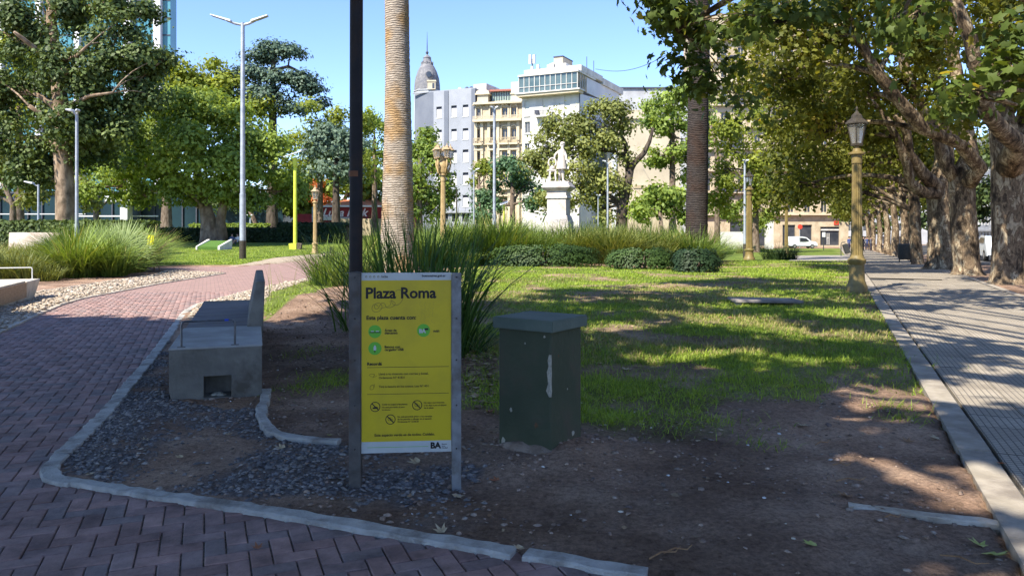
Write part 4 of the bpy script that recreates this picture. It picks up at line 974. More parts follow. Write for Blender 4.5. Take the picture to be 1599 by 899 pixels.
def tuft(name, loc, n, L_, r, m, label=None, cat="grass clump", group=None, w=.012, lean=(.05, .7), droop=(.15, .8), seed=0, segs=5, part="blades"):
    r_ = np.random.default_rng(seed); rt = empty(name, loc, 0, label, cat, group)
    a = r_.uniform(0, 6.283, n); q = np.sqrt(r_.random(n)) * r
    az = a + r_.normal(0, .7, n)
    b = np.stack([np.cos(a) * q, np.sin(a) * q, np.zeros(n) - .02], -1)
    blades(part, b, az, r_.uniform(.55, 1.0, n) * L_, r_.uniform(*lean, n) * (.4 + .6 * q / r), r_.uniform(*droop, n), r_.uniform(.6, 1.2, n) * w, m, np.clip(r_.normal(.45, .25, n), 0, 1), rt, segs=segs)
    return rt
# big tuft behind the sign
def gzf(x, y): return float(soil_z(np.array([x]), np.array([y]))[0])
x, y = G(652, 560); tuft("arching_grass_tuft", (x, y, .02), 520, 2.2, .60, M_tuft, "big dark arching grass tuft right behind the park sign", "grass clump", w=.036, lean=(.03, .40), droop=(.03, .50), seed=1, segs=6)
x, y = G(712, 552); tuft("arching_grass_tuft", (x, y, .02), 150, 1.25, .4, M_tuft, "smaller arching grass tuft showing right of the sign board", "grass clump", w=.026, lean=(.1, .9), droop=(.2, .7), seed=2, segs=6)
x, y = G(556, 520); tuft("arching_grass_tuft", (x, y, .06), 40, 1.9, .35, M_tuft, "thin grass tuft with long blades leaning left across the dark pole", "grass clump", w=.024, lean=(.1, 1.0), droop=(.1, .5), seed=3, segs=6)
for k, (px, py, L_, n, m, lab) in enumerate([(520, 446, 1.7, 380, M_orn, "light green grass clump beside the black bin"), (556, 440, 1.9, 380, M_orn, "light green grass clump just left of the dark pole"),
                                             (1218, 406, 1.45, 520, M_tuftd, "dark spiky grass clump at the lawn edge before the white van"), (1160, 396, 1.5, 300, M_orn2, "pale grass clump left of the small golden lantern"),
                                             (1133, 398, 1.6, 320, M_orn, "green and straw grass clump right of the dark palm"), (1186, 393, 1.1, 220, M_orn, "short grass clump right of the small golden lantern")]):
    x, y = G(px, py); tuft("grass_clump", (x, y, float(gz(x, y)) + .02), n, L_, .62 if k != 2 else 1.0, m, lab, "grass clump", w=.03, lean=(.05, .6), droop=(.1, .6), seed=10 + k)
def grassbed(name, poly, n, L_, m, seed, cl=220, w=.028, rr=.38, bright=.45, lean=(.05, .75)):
    r_ = np.random.default_rng(seed); A = np.array(poly); c = r_.uniform(A.min(0), A.max(0), (cl * 6, 2)); c = c[inpoly(c[:, 0], c[:, 1], poly)][:cl]
    k = r_.integers(0, len(c), n); a = r_.uniform(0, 6.283, n); q = np.sqrt(r_.random(n)) * rr
    x = c[k, 0] + np.cos(a) * q; y = c[k, 1] + np.sin(a) * q; cs = r_.uniform(.5, 1.12, len(c))[k]; ct = r_.normal(bright, .22, len(c))[k]
    b = np.stack([x, y, ground_z(x, y)], -1)
    return blades(name, b, a + r_.normal(0, .6, n), r_.uniform(.6, 1.0, n) * L_ * cs, r_.uniform(*lean, n) * (.35 + .65 * q / rr), r_.uniform(.08, .62, n), r_.uniform(.6, 1.2, n) * w, m, np.clip(ct + r_.normal(0, .16, n), 0, 1), segs=3)
def quad_at(l): return [(X(a, d), d) for a, d in l]
# central bed
tag(grassbed("central_grass_bed", quad_at([(655, 34.5), (1120, 34.5), (1110, 43), (655, 43)]), 21000, 2.35, M_orn, 1, cl=85, w=.055, rr=.55, lean=(.05, .9)), kind='stuff')
tag(grassbed("tall_green_grass", quad_at([(745, 33), (860, 33), (850, 35), (750, 35)]), 5500, 2.6, M_orn, 2, cl=14, w=.055, rr=.5, bright=.55), kind='stuff')
tag(grassbed("straw_grass_patch", quad_at([(880, 34), (1060, 34), (1060, 38), (900, 38)]), 6500, 2.3, M_orn2, 3, cl=14, w=.05, rr=.5, bright=.5), kind='stuff')
tag(grassbed("feather_grass_patch", quad_at([(560, 31), (725, 31), (725, 36), (560, 36)]), 9000, 2.2, M_orn, 4, cl=30, w=.05, rr=.5, bright=.5), kind='stuff')
# left bed
LB = GP([(-20, 470), (62, 440), (150, 440), (205, 428), (235, 416), (232, 405), (-40, 405)])
tag(grassbed("left_grass_bed", GP([(-30, 452), (100, 441), (100, 405), (-40, 405)]), 11000, 1.3, M_orn2, 5, cl=45, w=.034, bright=.4), kind='stuff')
tag(grassbed("left_green_grass", GP([(98, 441), (150, 437), (222, 424), (226, 412), (98, 414)]), 15000, 2.15, M_orn, 6, cl=34, w=.048, rr=.5, lean=(.05, .9), bright=.5), kind='stuff')
tag(grassbed("left_far_grass", quad_at([(105, 31), (235, 31), (235, 34), (105, 34)]), 4500, 1.7, M_orn, 7, cl=50, w=.045, bright=.35), kind='stuff')

# leafy low shrubs: leaves on a lumpy mound
def leafcloud(pts, size, nrm, seed, fold=.25, aspect=1.5, shape='rhomb'):
    r_ = np.random.default_rng(seed); n = len(pts)
    nr = nrm + r_.normal(0, .55, (n, 3)); nr /= np.linalg.norm(nr, axis=1)[:, None] + 1e-9
    a = r_.normal(0, 1, (n, 3)); a -= nr * (a * nr).sum(1)[:, None]; a /= np.linalg.norm(a, axis=1)[:, None] + 1e-9
    b = np.cross(nr, a); s = size[:, None]
    if shape == 'rhomb':
        v0 = pts - a * s * aspect * .5; v2 = pts + a * s * aspect * .5; v1 = pts + b * s * .5 + nr * s * fold * .5; v3 = pts - b * s * .5 + nr * s * fold * .5
        V = np.stack([v0, v1, v2, v3], 1).reshape(-1, 3); Fc = np.array([[0, 1, 2, 3]]) + 4 * np.arange(n)[:, None]; k = 4
    else:   # lobed plane leaf, 10 corners round a raised centre, as quads
        sh = [(0, -.5), (.42, -.30), (.34, 0), (.62, .28), (.24, .28), (0, .72), (-.24, .28), (-.62, .28), (-.34, 0), (-.42, -.30)]
        vv = [pts + nr * s * .08]
        for x, y in sh: vv.append(pts + b * s * x * .95 + a * s * y * .95 - nr * s * fold * (x * x + y * y) * .6)
        V = np.stack(vv, 1).reshape(-1, 3); f = np.array([(0, 1 + i, 2 + i, 1 + (i + 2) % 10) for i in range(0, 10, 2)])
        Fc = (f[None] + 11 * np.arange(n)[:, None, None]).reshape(-1, 4); k = 11
    return V, Fc, k
def shrub(name, loc, rx, ry, rz, n, leaf, m, label, cat="shrub", group=None, seed=0, boxy=.0, tone=.45, stem=True):
    r_ = np.random.default_rng(seed); rt = empty(name, loc, 0, label, cat, group)
    d = r_.normal(0, 1, (n, 3)); d[:, 2] = np.abs(d[:, 2]); d /= np.linalg.norm(d, axis=1)[:, None]
    if boxy: d = np.sign(d) * np.abs(d) ** (1 - boxy); 
    lm = .8 + .35 * fbm(d[:, 0] * 2 + seed, d[:, 1] * 2 + d[:, 2] * 2, 1.5, 7); rr = (r_.random(n) ** .22) * lm
    P = d * rr[:, None] * np.array([rx, ry, rz]); V, Fc, k = leafcloud(P, r_.uniform(.7, 1.3, n) * leaf, d * .8 + np.array([0, 0, .5]), seed)
    tn = np.clip(tone + (fbm(P[:, 0], P[:, 1] + P[:, 2], 2.0 / max(rx, .3), 3) - .5) * .7 + r_.normal(0, .15, n), 0, 1)
    npmesh("foliage", V, Fc, m, rt, tone=np.repeat(tn, k))
    if stem:
        mb = MB(); rn = random.Random(seed)
        for i in range(6):
            a = rn.uniform(0, 6.28); mb.tube([(0, 0, -.1), (math.cos(a) * rx * .3, math.sin(a) * ry * .3, rz * .4), (math.cos(a) * rx * .6, math.sin(a) * ry * .6, rz * .75)], [.03 * rz + .01, .02 * rz + .005, .008], n=5)
        mb.build("stems", M_bark, rt)
    return rt
M_bark = mat("grey_brown_bark", (.085, .06, .042), (.20, .155, .12), scale=6, rough=1, bump=.9, bscale=14, stretch=(1, 1, .35))
M_shr = leafmat("low_shrub_leaf", (.020, .045, .012), (.085, .14, .035), trans=.2)
M_shrd = leafmat("dark_shrub_leaf", (.010, .026, .012), (.035, .065, .022), trans=.12)
for k, (a, b, py, h, m, lab) in enumerate([(762, 942, 418, .98, M_shr, "long low clipped shrub row left of the gap under the statue"), (950, 1064, 422, .90, M_shr, "middle low shrub with a bare earth gap on its left"), (1056, 1128, 427, .95, M_shrd, "darkest low round shrub at the right end of the hedge row"), (560, 745, 414, .85, M_shr, "low shrub row behind the big grass tuft")]):
    x0, y0 = G((a + b) / 2, py); wdt = (b - a) / F * y0
    shrub("low_shrub", (x0, y0 + .6, gzf(x0, y0 + .6) - .02), wdt / 2 + .1, .85, h, 9000 if k in (0, 3) else 6000, .062, m, lab, seed=20 + k, boxy=.45)

# young fan palm in the left bed
x, y = X(183, 26), 26.0
fp = empty("young_fan_palm", (x, y, 0), 0, "young fan palm with stiff pale green fronds rising above the left grasses", "palm")
M_fan = leafmat("fan_palm_leaf", (.10, .16, .05), (.26, .33, .13), trans=.25)
rp = random.Random(5)
for k, (az, tilt, L_) in enumerate([(1.75, .12, .95), (1.2, .3, .95), (2.3, .45, .8), (.5, .6, .8), (3.0, .7, .8), (4.2, .6, .7), (5.2, .5, .7), (3.6, .35, .8)]):
    st_ = Vector((math.cos(az) * math.sin(tilt), math.sin(az) * math.sin(tilt), math.cos(tilt))); base = st_ * (.55 + .12 * k % .3)
    side_ = st_.cross(Vector((0, 1, 0))).normalized(); vs = [tuple(base)]; fs = []; M_ = 22
    for i in range(M_):
        a = (i / (M_ - 1) - .5) * 2.3; d = (st_ * math.cos(a) + side_ * math.sin(a)).normalized(); r = L_ * (1 - .18 * abs(a)); pz = Vector((0, .05 * math.sin(i * 3), -.12 * abs(a)))
        d2 = (st_ * math.cos(a + .04) + side_ * math.sin(a + .04)).normalized(); d0 = (st_ * math.cos(a - .04) + side_ * math.sin(a - .04)).normalized()
        b0 = len(vs); vs += [tuple(base + d0 * r * .55), tuple(base + d * r + pz), tuple(base + d2 * r * .55)]; fs.append((0, b0, b0 + 1, b0 + 2))
    mb = MB(); mb.add(vs, fs); mb.tube([(0, 0, -.1), tuple(base)], [.02, .012], n=5); o = mb.build("frond", M_fan, fp)
    at = o.data.attributes.new("tone", 'FLOAT', 'POINT'); at.data.foreach_set("value", [rp.uniform(.3, 1)] * len(o.data.vertices))
fp.scale = (1.3, 1.3, 1.35)
# staked sapling with yellow tag
x, y = G(242, 424)
sk = empty("staked_sapling", (x, y, 0), 0, "leafless staked sapling with yellow tag at the right end of the left bed", "sapling")
M_stk = mat("stake_wood", (.20, .13, .075), (.32, .23, .15), scale=10, rough=.9)
mb = MB(); 
mb.tube([(0, 0, -.1), (-.12, 0, .8), (-.2, .05, 1.35)], [.03, .025, .02], n=6); mb.tube([(-.55, .1, -.1), (-.1, .02, .6)], [.025, .02], n=6); mb.tube([(.10, .3, -.1), (-.1, .05, .7)], [.025, .02], n=6); mb.build("stakes", M_stk, sk)
mb = MB(); rn = random.Random(8)
for i in range(26):
    a = rn.uniform(0, 6.28); l = rn.uniform(.5, 1.1); z0 = rn.uniform(.3, 1.2); mb.tube([(-.12, 0, z0), (-.12 + math.cos(a) * l * .4, math.sin(a) * l * .4, z0 + l * .3), (-.12 + math.cos(a) * l * .9, math.sin(a) * l * .9, z0 + l * rn.uniform(.3, .8))], [.012, .008, .003], n=4)
mb.build("twigs", M_stk, sk)
mb = MB(); mb.box(-.26, -.02, -.06, -.03, 1.0, 1.36); mb.build("tag", mat("yellow_tag", (.62, .60, .03), rough=.5), sk)
mb = MB(); mb.box(-.19, -.1, -.05, -.03, .55, .95); mb.build("wrapping", M_wht, sk)
for (px, py, L_, sd) in ((452, 474, .9, 4), (425, 470, .8, 5)):
    x, y = G(px, py); t_ = tuft("dry_weed", (x, y, .05), 9, 1.0, .10, M_orn2, ["thin dry weed stalks at the edge of the pebbles behind the bench", "sparse dry stalks close behind the bench backrest"][sd - 4], "weed", w=.012, lean=(.0, .4), droop=(.0, .3), seed=sd)
# ================================================================== TREES
def qbez(a, b, c, n):
    return [a * (1 - t) ** 2 + b * 2 * t * (1 - t) + c * t * t for t in [i / n for i in range(n + 1)]]
def tree(name, label, base, trunk, blobs, leaf_m, bark_m, leaf=.2, dens=1.0, group=None, seed=0, limbs=(), shape='rhomb', flare=1.5, cluster=.5, per=14, twigs=True, fork=None, limb_r=.3, sides=10, tone=.45, wob=.12, up=.5, cat="tree", extra=None, lumps=True, outer=.25, droop=0.0, rad_exp=1.0):
    """trunk: list of (x,y,z,r); blobs: list of (x,y,z,rx,ry,rz,n_clusters); limbs: polylines of (x,y,z,r)"""
    rt = empty(name, base, 0, label, cat, group); B0 = Vector(base); leaf *= LEAF_K if shape == 'rhomb' else 1.0; per = int(per * (PER_K if shape == 'rhomb' else 1.0)); r_ = np.random.default_rng(seed); rn = random.Random(seed)
    mb = MB(); tp = [Vector(p[:3]) - B0 for p in trunk]; tr = [p[3] for p in trunk]
    # flare at the foot
    pts = [tp[0] + Vector((0, 0, -.25)), tp[0], tp[0].lerp(tp[1], .12), tp[0].lerp(tp[1], .35)] + tp[1:]
    rad = [tr[0] * flare * 1.1, tr[0] * flare, tr[0] * (1 + (flare - 1) * .35), tr[0]] + tr[1:]
    mb.tube(pts, rad, n=sides, wob=wob * .5, seed=seed, flute=.10 if flare > 1.3 else .04)
    for l in limbs:
        mb.tube([Vector(p[:3]) - B0 for p in l], [p[3] for p in l], n=8, wob=wob, seed=seed + len(l))
    f_ = Vector(fork) - B0 if fork else tp[-1]
    cp, cn, ct = [], [], []
    for bi, bl in enumerate(blobs):
        cx, cy, cz, rx, ry, rz, nc = bl; nc = max(3, int(nc * dens)); c = Vector((cx, cy, cz)) - B0
        if limb_r > 0:
            # spring from the nearest trunk or limb point
            cand = [(p, r) for p, r in zip(tp[1:], tr[1:])] + [(Vector(q[:3]) - B0, q[3]) for l in limbs for q in l]
            s_, sr = min(cand, key=lambda pr: (pr[0] - c).length + max(0, pr[0].z - c.z) * 2)
            mid = s_.lerp(c, .5) + Vector((rn.uniform(-.1, .1), rn.uniform(-.1, .1), .18)) * (c - s_).length
            q = qbez(s_, mid, c, 5); lr = min(sr * .6, limb_r) ; mb.tube(q, [lr * (1 - .13 * i) for i in range(6)], n=6, wob=.1, seed=bi)
        d = r_.normal(0, 1, (nc, 3)); d /= np.linalg.norm(d, axis=1)[:, None]; q_ = outer + (1 - outer) * r_.random(nc) ** .5
        tone_l = 0
        if lumps and nc > 9:
            # boughs: twigs gather on rounded lumps that stand out from the crown
            nl = max(3, int(nc / 7)); dl = r_.normal(0, 1, (nl, 3)); dl /= np.linalg.norm(dl, axis=1)[:, None]; dl *= (.55 + .45 * r_.random(nl))[:, None]
            kl = r_.integers(0, nl, nc); lr_ = .34 * min(rx, rz) * r_.uniform(.7, 1.35, nl)[kl]; dd = r_.normal(0, 1, (nc, 3)) + np.array([0, 0, .5]); dd /= np.linalg.norm(dd, axis=1)[:, None]
            P = np.array([c.x, c.y, c.z]) + dl[kl] * np.array([rx, ry, rz]) * .85 + dd * lr_[:, None]; d = dd; tone_l = r_.normal(0, .13, nl)[kl]
        else: P = np.array([c.x, c.y, c.z]) + d * q_[:, None] * np.array([rx, ry, rz])
        if droop: P[:, 2] -= droop * (np.hypot(d[:, 0], d[:, 1]) * q_) ** 2 * rx
        cp.append(P); cn.append(d); ct.append(np.full(nc, r_.normal(0, .06)) + r_.normal(0, .08, nc) + tone_l)
        if twigs and limb_r > 0:
            for i in range(min(nc, 7)):
                e = Vector(P[i]); mb.tube([c.lerp(s_, .25), c.lerp(e, .5) + Vector((0, 0, .1)), e], [lr * .35, lr * .2, lr * .08], n=4)
    mb.build("trunk", bark_m, rt, smooth=True)
    if extra is not None: cp.append(extra - np.array(base)); cn.append(np.tile((0, 0, 1.0), (len(extra), 1))); ct.append(r_.normal(0, .1, len(extra)))
    cp = np.concatenate(cp); cn = np.concatenate(cn); ct = np.concatenate(ct)
    N_ = len(cp) * per; k = np.repeat(np.arange(len(cp)), per)
    off = r_.normal(0, 1, (N_, 3)) * cluster * np.array([1, 1, .6]) * .5
    P = cp[k] + off; nr = cn[k] * .8 + off / cluster * 1.0 + np.array([0, 0, up * .7])
    V, Fc, kk = leafcloud(P, r_.uniform(.65, 1.3, N_) * leaf, nr, seed, shape=shape)
    tn = np.clip(tone + ct[k] + r_.normal(0, .14, N_), 0, 1)
    npmesh("crown", V, Fc, leaf_m, rt, tone=np.repeat(tn, kk))
    return rt
LEAF_K, PER_K = 0.80, 1.35
def BL(px, py, d, rpx, rpy, n, rd=None):
    return (X(px, d), d, Z(py, d), rpx * d / F, (rd if rd else rpx * .8 * d / F), rpy * d / F, n)
def TP(px, py, d, rpx): return (X(px, d), d, Z(py, d), rpx * d / F)
L_dark = leafmat("dark_evergreen_leaf", (.026, .052, .018), (.15, .20, .055), trans=.22)
L_mid = leafmat("mid_green_leaf", (.08, .14, .026), (.33, .42, .085), trans=.38)
L_yel = leafmat("yellow_green_leaf", (.10, .15, .02), (.34, .38, .06), trans=.42)
L_blue = leafmat("blue_cedar_needle", (.035, .07, .05), (.14, .20, .13), trans=.1)
L_olive = leafmat("olive_needle", (.08, .105, .025), (.28, .30, .085), trans=.3)
L_deep = leafmat("bluish_green_leaf", (.035, .085, .045), (.14, .24, .11), trans=.25)
L_plane = leafmat("plane_tree_leaf", (.045, .066, .012), (.23, .235, .036), trans=.5, extra=(.34, .26, .045))
L_planeL = leafmat("plane_leaf_light", (.030, .058, .012), (.125, .17, .034), trans=.40, extra=(.40, .34, .07))
L_red = leafmat("red_leaf", (.30, .06, .02), (.55, .17, .05), trans=.3)
M_brkL = mat("pale_trunk_bark", (.17, .115, .075), (.36, .27, .19), scale=3, rough=1, bump=.9, bscale=9, stretch=(1, 1, .4), stain=(.10, .075, .05), stain_scale=1.5)
M_brkD = mat("dark_bark", (.035, .026, .02), (.10, .08, .062), scale=5, rough=1, bump=.8, bscale=12, stretch=(1, 1, .3))
def plane_bark():
    m = bpy.data.materials.new("plane_bark"); m.use_nodes = True; nt = m.node_tree; N = nt.nodes; L = nt.links
    b = N["Principled BSDF"]; b.inputs["Roughness"].default_value = .9; b.inputs["Specular IOR Level"].default_value = .2
    g = N.new("ShaderNodeNewGeometry"); mp = N.new("ShaderNodeMapping"); mp.inputs["Scale"].default_value = (1, 1, .45); L.new(g.outputs["Position"], mp.inputs[0])
    n1 = N.new("ShaderNodeTexNoise"); n1.inputs["Scale"].default_value = 3.2; n1.inputs["Detail"].default_value = 7; n1.inputs["Roughness"].default_value = .62; n1.inputs["Distortion"].default_value = .4; L.new(mp.outputs[0], n1.inputs[0])
    cr = N.new("ShaderNodeValToRGB"); el = cr.color_ramp.elements
    el[0].position = .34; el[0].color = (.025, .018, .012, 1); el[1].position = .44; el[1].color = (.085, .06, .038, 1)
    for p, c in ((.46, (.20, .145, .09)), (.53, (.11, .075, .048)), (.55, (.30, .235, .15)), (.60, (.36, .295, .20)), (.625, (.15, .10, .06))): e = el.new(p); e.color = c + (1,)
    L.new(n1.outputs[0], cr.inputs[0])
    n2 = N.new("ShaderNodeTexNoise"); n2.inputs["Scale"].default_value = 14; n2.inputs["Detail"].default_value = 6; L.new(mp.outputs[0], n2.inputs[0])
    mr = N.new("ShaderNodeMapRange"); mr.inputs[1].default_value = .3; mr.inputs[2].default_value = .7; mr.inputs[3].default_value = .55; mr.inputs[4].default_value = 1.35; L.new(n2.outputs[0], mr.inputs[0])
    vm = N.new("ShaderNodeVectorMath"); vm.operation = 'SCALE'; L.new(cr.outputs[0], vm.inputs[0]); L.new(mr.outputs[0], vm.inputs["Scale"]); L.new(vm.outputs[0], b.inputs["Base Color"])
    ad = N.new("ShaderNodeMath"); ad.operation = 'ADD'; L.new(n1.outputs[0], ad.inputs[0]); L.new(n2.outputs[0], ad.inputs[1])
    bp = N.new("ShaderNodeBump"); bp.inputs["Strength"].default_value = .8; bp.inputs["Distance"].default_value = .05; L.new(ad.outputs[0], bp.inputs["Height"]); L.new(bp.outputs[0], b.inputs["Normal"])
    return m
M_plane = plane_bark()
def gbase(px, d): x = X(px, d); return (x, d, float(gz(x, d)))

# ---- left side
d = 52; bx, by, bz = gbase(103, d)
tree("dark_evergreen_tree", "huge dark evergreen with thick lit trunk and knobbly limbs at far left", (bx, by, bz),
     [(bx, d, bz, .62), TP(101, 290, d, 13.5), TP(96, 230, d, 13), TP(96, 175, d, 12), TP(88, 110, d, 9), TP(80, 30, d, 7), TP(78, -60, d, 4)],
     [BL(40, 140, d, 60, 50, 46), BL(120, 120, d - 2, 62, 48, 60), BL(185, 75, d - 1, 48, 55, 60), BL(230, 120, d, 40, 38, 34), BL(180, 165, d, 60, 35, 42), BL(70, 30, d, 70, 45, 60), BL(150, 10, d, 60, 32, 40), BL(225, 22, d + 1, 24, 22, 12),
      BL(30, 215, d, 60, 45, 46), BL(140, 235, d + 1, 55, 40, 40), BL(60, 275, d + 1, 60, 32, 36), BL(-40, 120, d, 60, 90, 50), BL(262, 92, d, 12, 14, 5), BL(170, 205, d - 1, 50, 30, 30), BL(245, 155, d, 22, 20, 8), BL(20, 60, d, 40, 45, 26), BL(100, 190, d - 2.5, 40, 35, 26)],
     L_dark, M_brkL, leaf=.25, per=22, cluster=0.83, dens=2.3, seed=31, limb_r=.26, flare=1.35, sides=14, tone=.5, outer=.35,
     limbs=([TP(88, 110, d - 1, 5), TP(72, 90, d - 2, 4), TP(35, 60, d - 3, 3.4), TP(22, 50, d - 3.5, 2)], [TP(96, 175, d - 1, 5), TP(110, 165, d - 2.5, 4), TP(140, 150, d - 3, 3), TP(175, 145, d - 3.4, 2)], [TP(97, 120, d - 1, 5), TP(106, 112, d - 3, 4.5), TP(98, 108, d - 3.5, 3)],
            [TP(96, 190, d, 5), TP(75, 185, d - 1.5, 4), TP(45, 165, d - 2.4, 3)], [TP(88, 100, d - 1, 4), TP(120, 88, d - 3, 3), TP(136, 72, d - 3.6, 2)]))
d = 78; bx, by, bz = gbase(30, d)
tree("yellow_green_tree", "bright yellow green tree glowing behind the dark evergreen at far left", (bx, by, bz), [(bx, d, bz, .4), TP(30, 200, d, 5), TP(30, 130, d, 3)],
     [BL(20, 95, d, 45, 40, 40), BL(60, 120, d, 35, 35, 26), BL(10, 160, d, 50, 40, 30), BL(-40, 130, d, 40, 60, 20), BL(60, 200, d, 60, 50, 34)], L_yel, M_bark, leaf=.34, per=24, cluster=1.08, seed=32, tone=.62)
d = 60; bx, by, bz = gbase(328, d)
tree("broad_tree", "broad mid green tree with split trunk on the left lawn", (bx, by, bz),
     [(bx, d, bz, .75), TP(326, 345, d, 12), TP(322, 330, d, 10), TP(310, 290, d, 7), TP(305, 240, d, 5), TP(310, 200, d, 3)],
     [BL(300, 175, d, 70, 36, 66), BL(220, 215, d, 50, 42, 52), BL(380, 205, d, 60, 45, 60), BL(300, 235, d - 3, 80, 45, 80), BL(250, 275, d - 1, 60, 40, 52), BL(360, 270, d - 2, 62, 42, 58), BL(425, 255, d, 45, 50, 44), BL(185, 260, d, 40, 36, 34), BL(290, 300, d - 2, 55, 22, 30), BL(390, 315, d, 40, 22, 20), BL(200, 300, d + 2, 45, 26, 24), BL(440, 300, d + 2, 36, 34, 26), BL(160, 290, d + 2, 36, 34, 24)],
     L_mid, M_brkL, leaf=.27, per=22, cluster=0.83, dens=2.1, seed=33, flare=1.25, limb_r=.2, sides=12, tone=.55, outer=.45, limbs=([(bx + .9, d + .3, bz, .5), TP(344, 345, d, 8), TP(350, 310, d, 6), TP(365, 270, d, 4)],))
d = 82; bx, by, bz = gbase(260, d)
tree("tall_yellow_green_tree", "tall yellow green tree rising behind the broad lawn tree", (bx, by, bz), [(bx, d, bz, .5), TP(262, 230, d, 6), TP(270, 150, d, 4)],
     [BL(300, 115, d, 55, 33, 56), BL(250, 145, d, 45, 40, 44), BL(345, 130, d, 40, 38, 40), BL(210, 200, d, 50, 50, 44), BL(310, 165, d, 70, 40, 60), BL(385, 180, d, 40, 40, 34), BL(270, 220, d, 80, 40, 50)], L_yel, M_bark, leaf=.36, per=22, cluster=1.08, dens=1.4, seed=34, tone=.5)
d = 84; bx, by, bz = gbase(425, d)
ced_b = []
for (cx, cy, rx) in ((428, 72, 30), (405, 85, 30), (455, 80, 24), (390, 108, 34), (440, 118, 45), (480, 135, 26), (360, 122, 24), (415, 140, 50), (470, 120, 30), (385, 160, 45), (500, 160, 12), (455, 165, 30)):
    ced_b.append(BL(cx, cy, d, rx, 8, int(rx * 1.1), rd=rx * .06))
tree("cedar_tree", "dark bluish cedar with flat drooping tiers against the sky", (bx, by, bz), [(bx, d, bz, .6), TP(426, 230, d, 7), TP(426, 150, d, 5.5), TP(427, 90, d, 3.5), TP(430, 66, d, 1.5)],
     ced_b, L_blue, M_brkD, leaf=.30, per=26, cluster=.9, lumps=False, seed=35, limb_r=.22, droop=.28, tone=.45, up=1.2, outer=.1, limbs=([TP(427, 110, d, 3), TP(450, 104, d, 2.5), TP(480, 118, d, 1.8), TP(500, 150, d, 1)],))
d = 74; bx, by, bz = gbase(525, d)
tree("weeping_conifer", "low bluish weeping conifer left of the palm trunk", (bx, by, bz), [(bx, d, bz, .4), TP(525, 260, d, 4), TP(522, 205, d, 2)],
     [BL(522, 205, d, 38, 12, 44), BL(505, 225, d, 36, 16, 40), BL(548, 225, d, 30, 18, 34), BL(520, 255, d, 50, 26, 40)], L_blue, M_brkD, leaf=.30, per=24, cluster=1.0, lumps=False, seed=36, droop=.3, tone=.6)
for k, (px, dd, bl, lm, lab, sd) in enumerate([
    (500, 80, [(500, 190, 40, 32, 30), (545, 190, 40, 30, 30), (480, 250, 50, 50, 44), (540, 270, 50, 45, 40)], L_yel, "yellowish tree between cedar and dark pole", 41),
    (585, 86, [(585, 200, 40, 30, 34), (560, 250, 40, 50, 34), (600, 250, 40, 50, 30)], L_mid, "green tree just behind the left side of the palm trunk", 42),
    (520, 98, [(455, 300, 44, 34, 60), (500, 285, 40, 34, 60), (470, 330, 40, 20, 40), (550, 290, 50, 40, 60), (600, 300, 50, 44, 50), (640, 300, 40, 40, 30), (560, 255, 60, 30, 40)], L_mid, "dense green tree filling the gap behind the red restaurant", 53),
    (400, 94, [(380, 290, 50, 44, 34), (440, 280, 40, 44, 30), (330, 300, 40, 40, 24)], L_dark, "shadowy tree behind the broad lawn tree", 54),
    (655, 72, [(655, 235, 26, 32, 36), (680, 265, 32, 36, 44), (650, 300, 50, 34, 40), (625, 260, 30, 50, 30), (700, 305, 22, 22, 16), (670, 325, 40, 22, 20)], L_mid, "dense green tree right of the palm trunk below the grey building", 43),
    (752, 92, [(748, 275, 14, 14, 14), (765, 268, 16, 18, 18)], L_yel, "small yellow tree before the cream building", 44),
    (800, 86, [(800, 260, 34, 26, 44), (770, 310, 32, 30, 40), (830, 285, 32, 38, 44), (850, 320, 40, 26, 34), (760, 335, 40, 18, 24)], L_deep, "bluish green rounded tree left of the statue", 45),
    (1035, 62, [(1030, 315, 36, 24, 40), (1000, 330, 22, 16, 14), (1060, 325, 34, 26, 30)], L_mid, "round bright green bush left of the dark palm", 46),
    (1050, 74, [(1050, 160, 44, 38, 50), (1020, 190, 26, 30, 24), (1060, 215, 46, 40, 46), (1035, 250, 26, 24, 20), (1075, 260, 34, 40, 30), (1075, 130, 30, 30, 18)], L_mid, "open light green tree between beige wall and dark palm", 47),
    (1180, 78, [(1140, 215, 40, 40, 36), (1180, 250, 50, 44, 50), (1150, 300, 48, 40, 44), (1210, 300, 40, 40, 34), (1130, 265, 30, 40, 26), (1215, 215, 36, 40, 26), (1175, 175, 40, 30, 20)], L_yel, "sunny yellow green tree behind the two small right lamps", 48),
    (1120, 90, [(1110, 180, 34, 40, 24), (1130, 340, 40, 26, 26), (1200, 345, 44, 20, 20)], L_mid, "green tree low behind the dark palm and pale clumps", 49),
    (20, 66, [(0, 260, 50, 40, 40), (60, 300, 50, 26, 34), (-40, 300, 40, 40, 20), (120, 300, 40, 30, 24)], L_olive, "shadowy olive tree low at the far left edge", 50),
    (150, 84, [(140, 270, 50, 60, 50), (200, 300, 40, 40, 26), (90, 260, 40, 60, 30)], L_mid, "loose green tree behind the evergreen trunk", 51)]):
    bx, by, bz = gbase(px, dd)
    tree("park_tree", lab, (bx, by, bz), [(bx, dd, bz, .32), TP(px, bl[0][1] + 60, dd, 4), TP(bl[0][0], bl[0][1] + 15, dd, 2.4)], [BL(a, b, dd + random.uniform(-2, 2), r1, r2, n) for a, b, r1, r2, n in bl], lm, M_bark, leaf=.55 if sd == 53 else .31, per=22, cluster=0.90, dens=1.35, seed=sd, tone=.5, outer=.4)
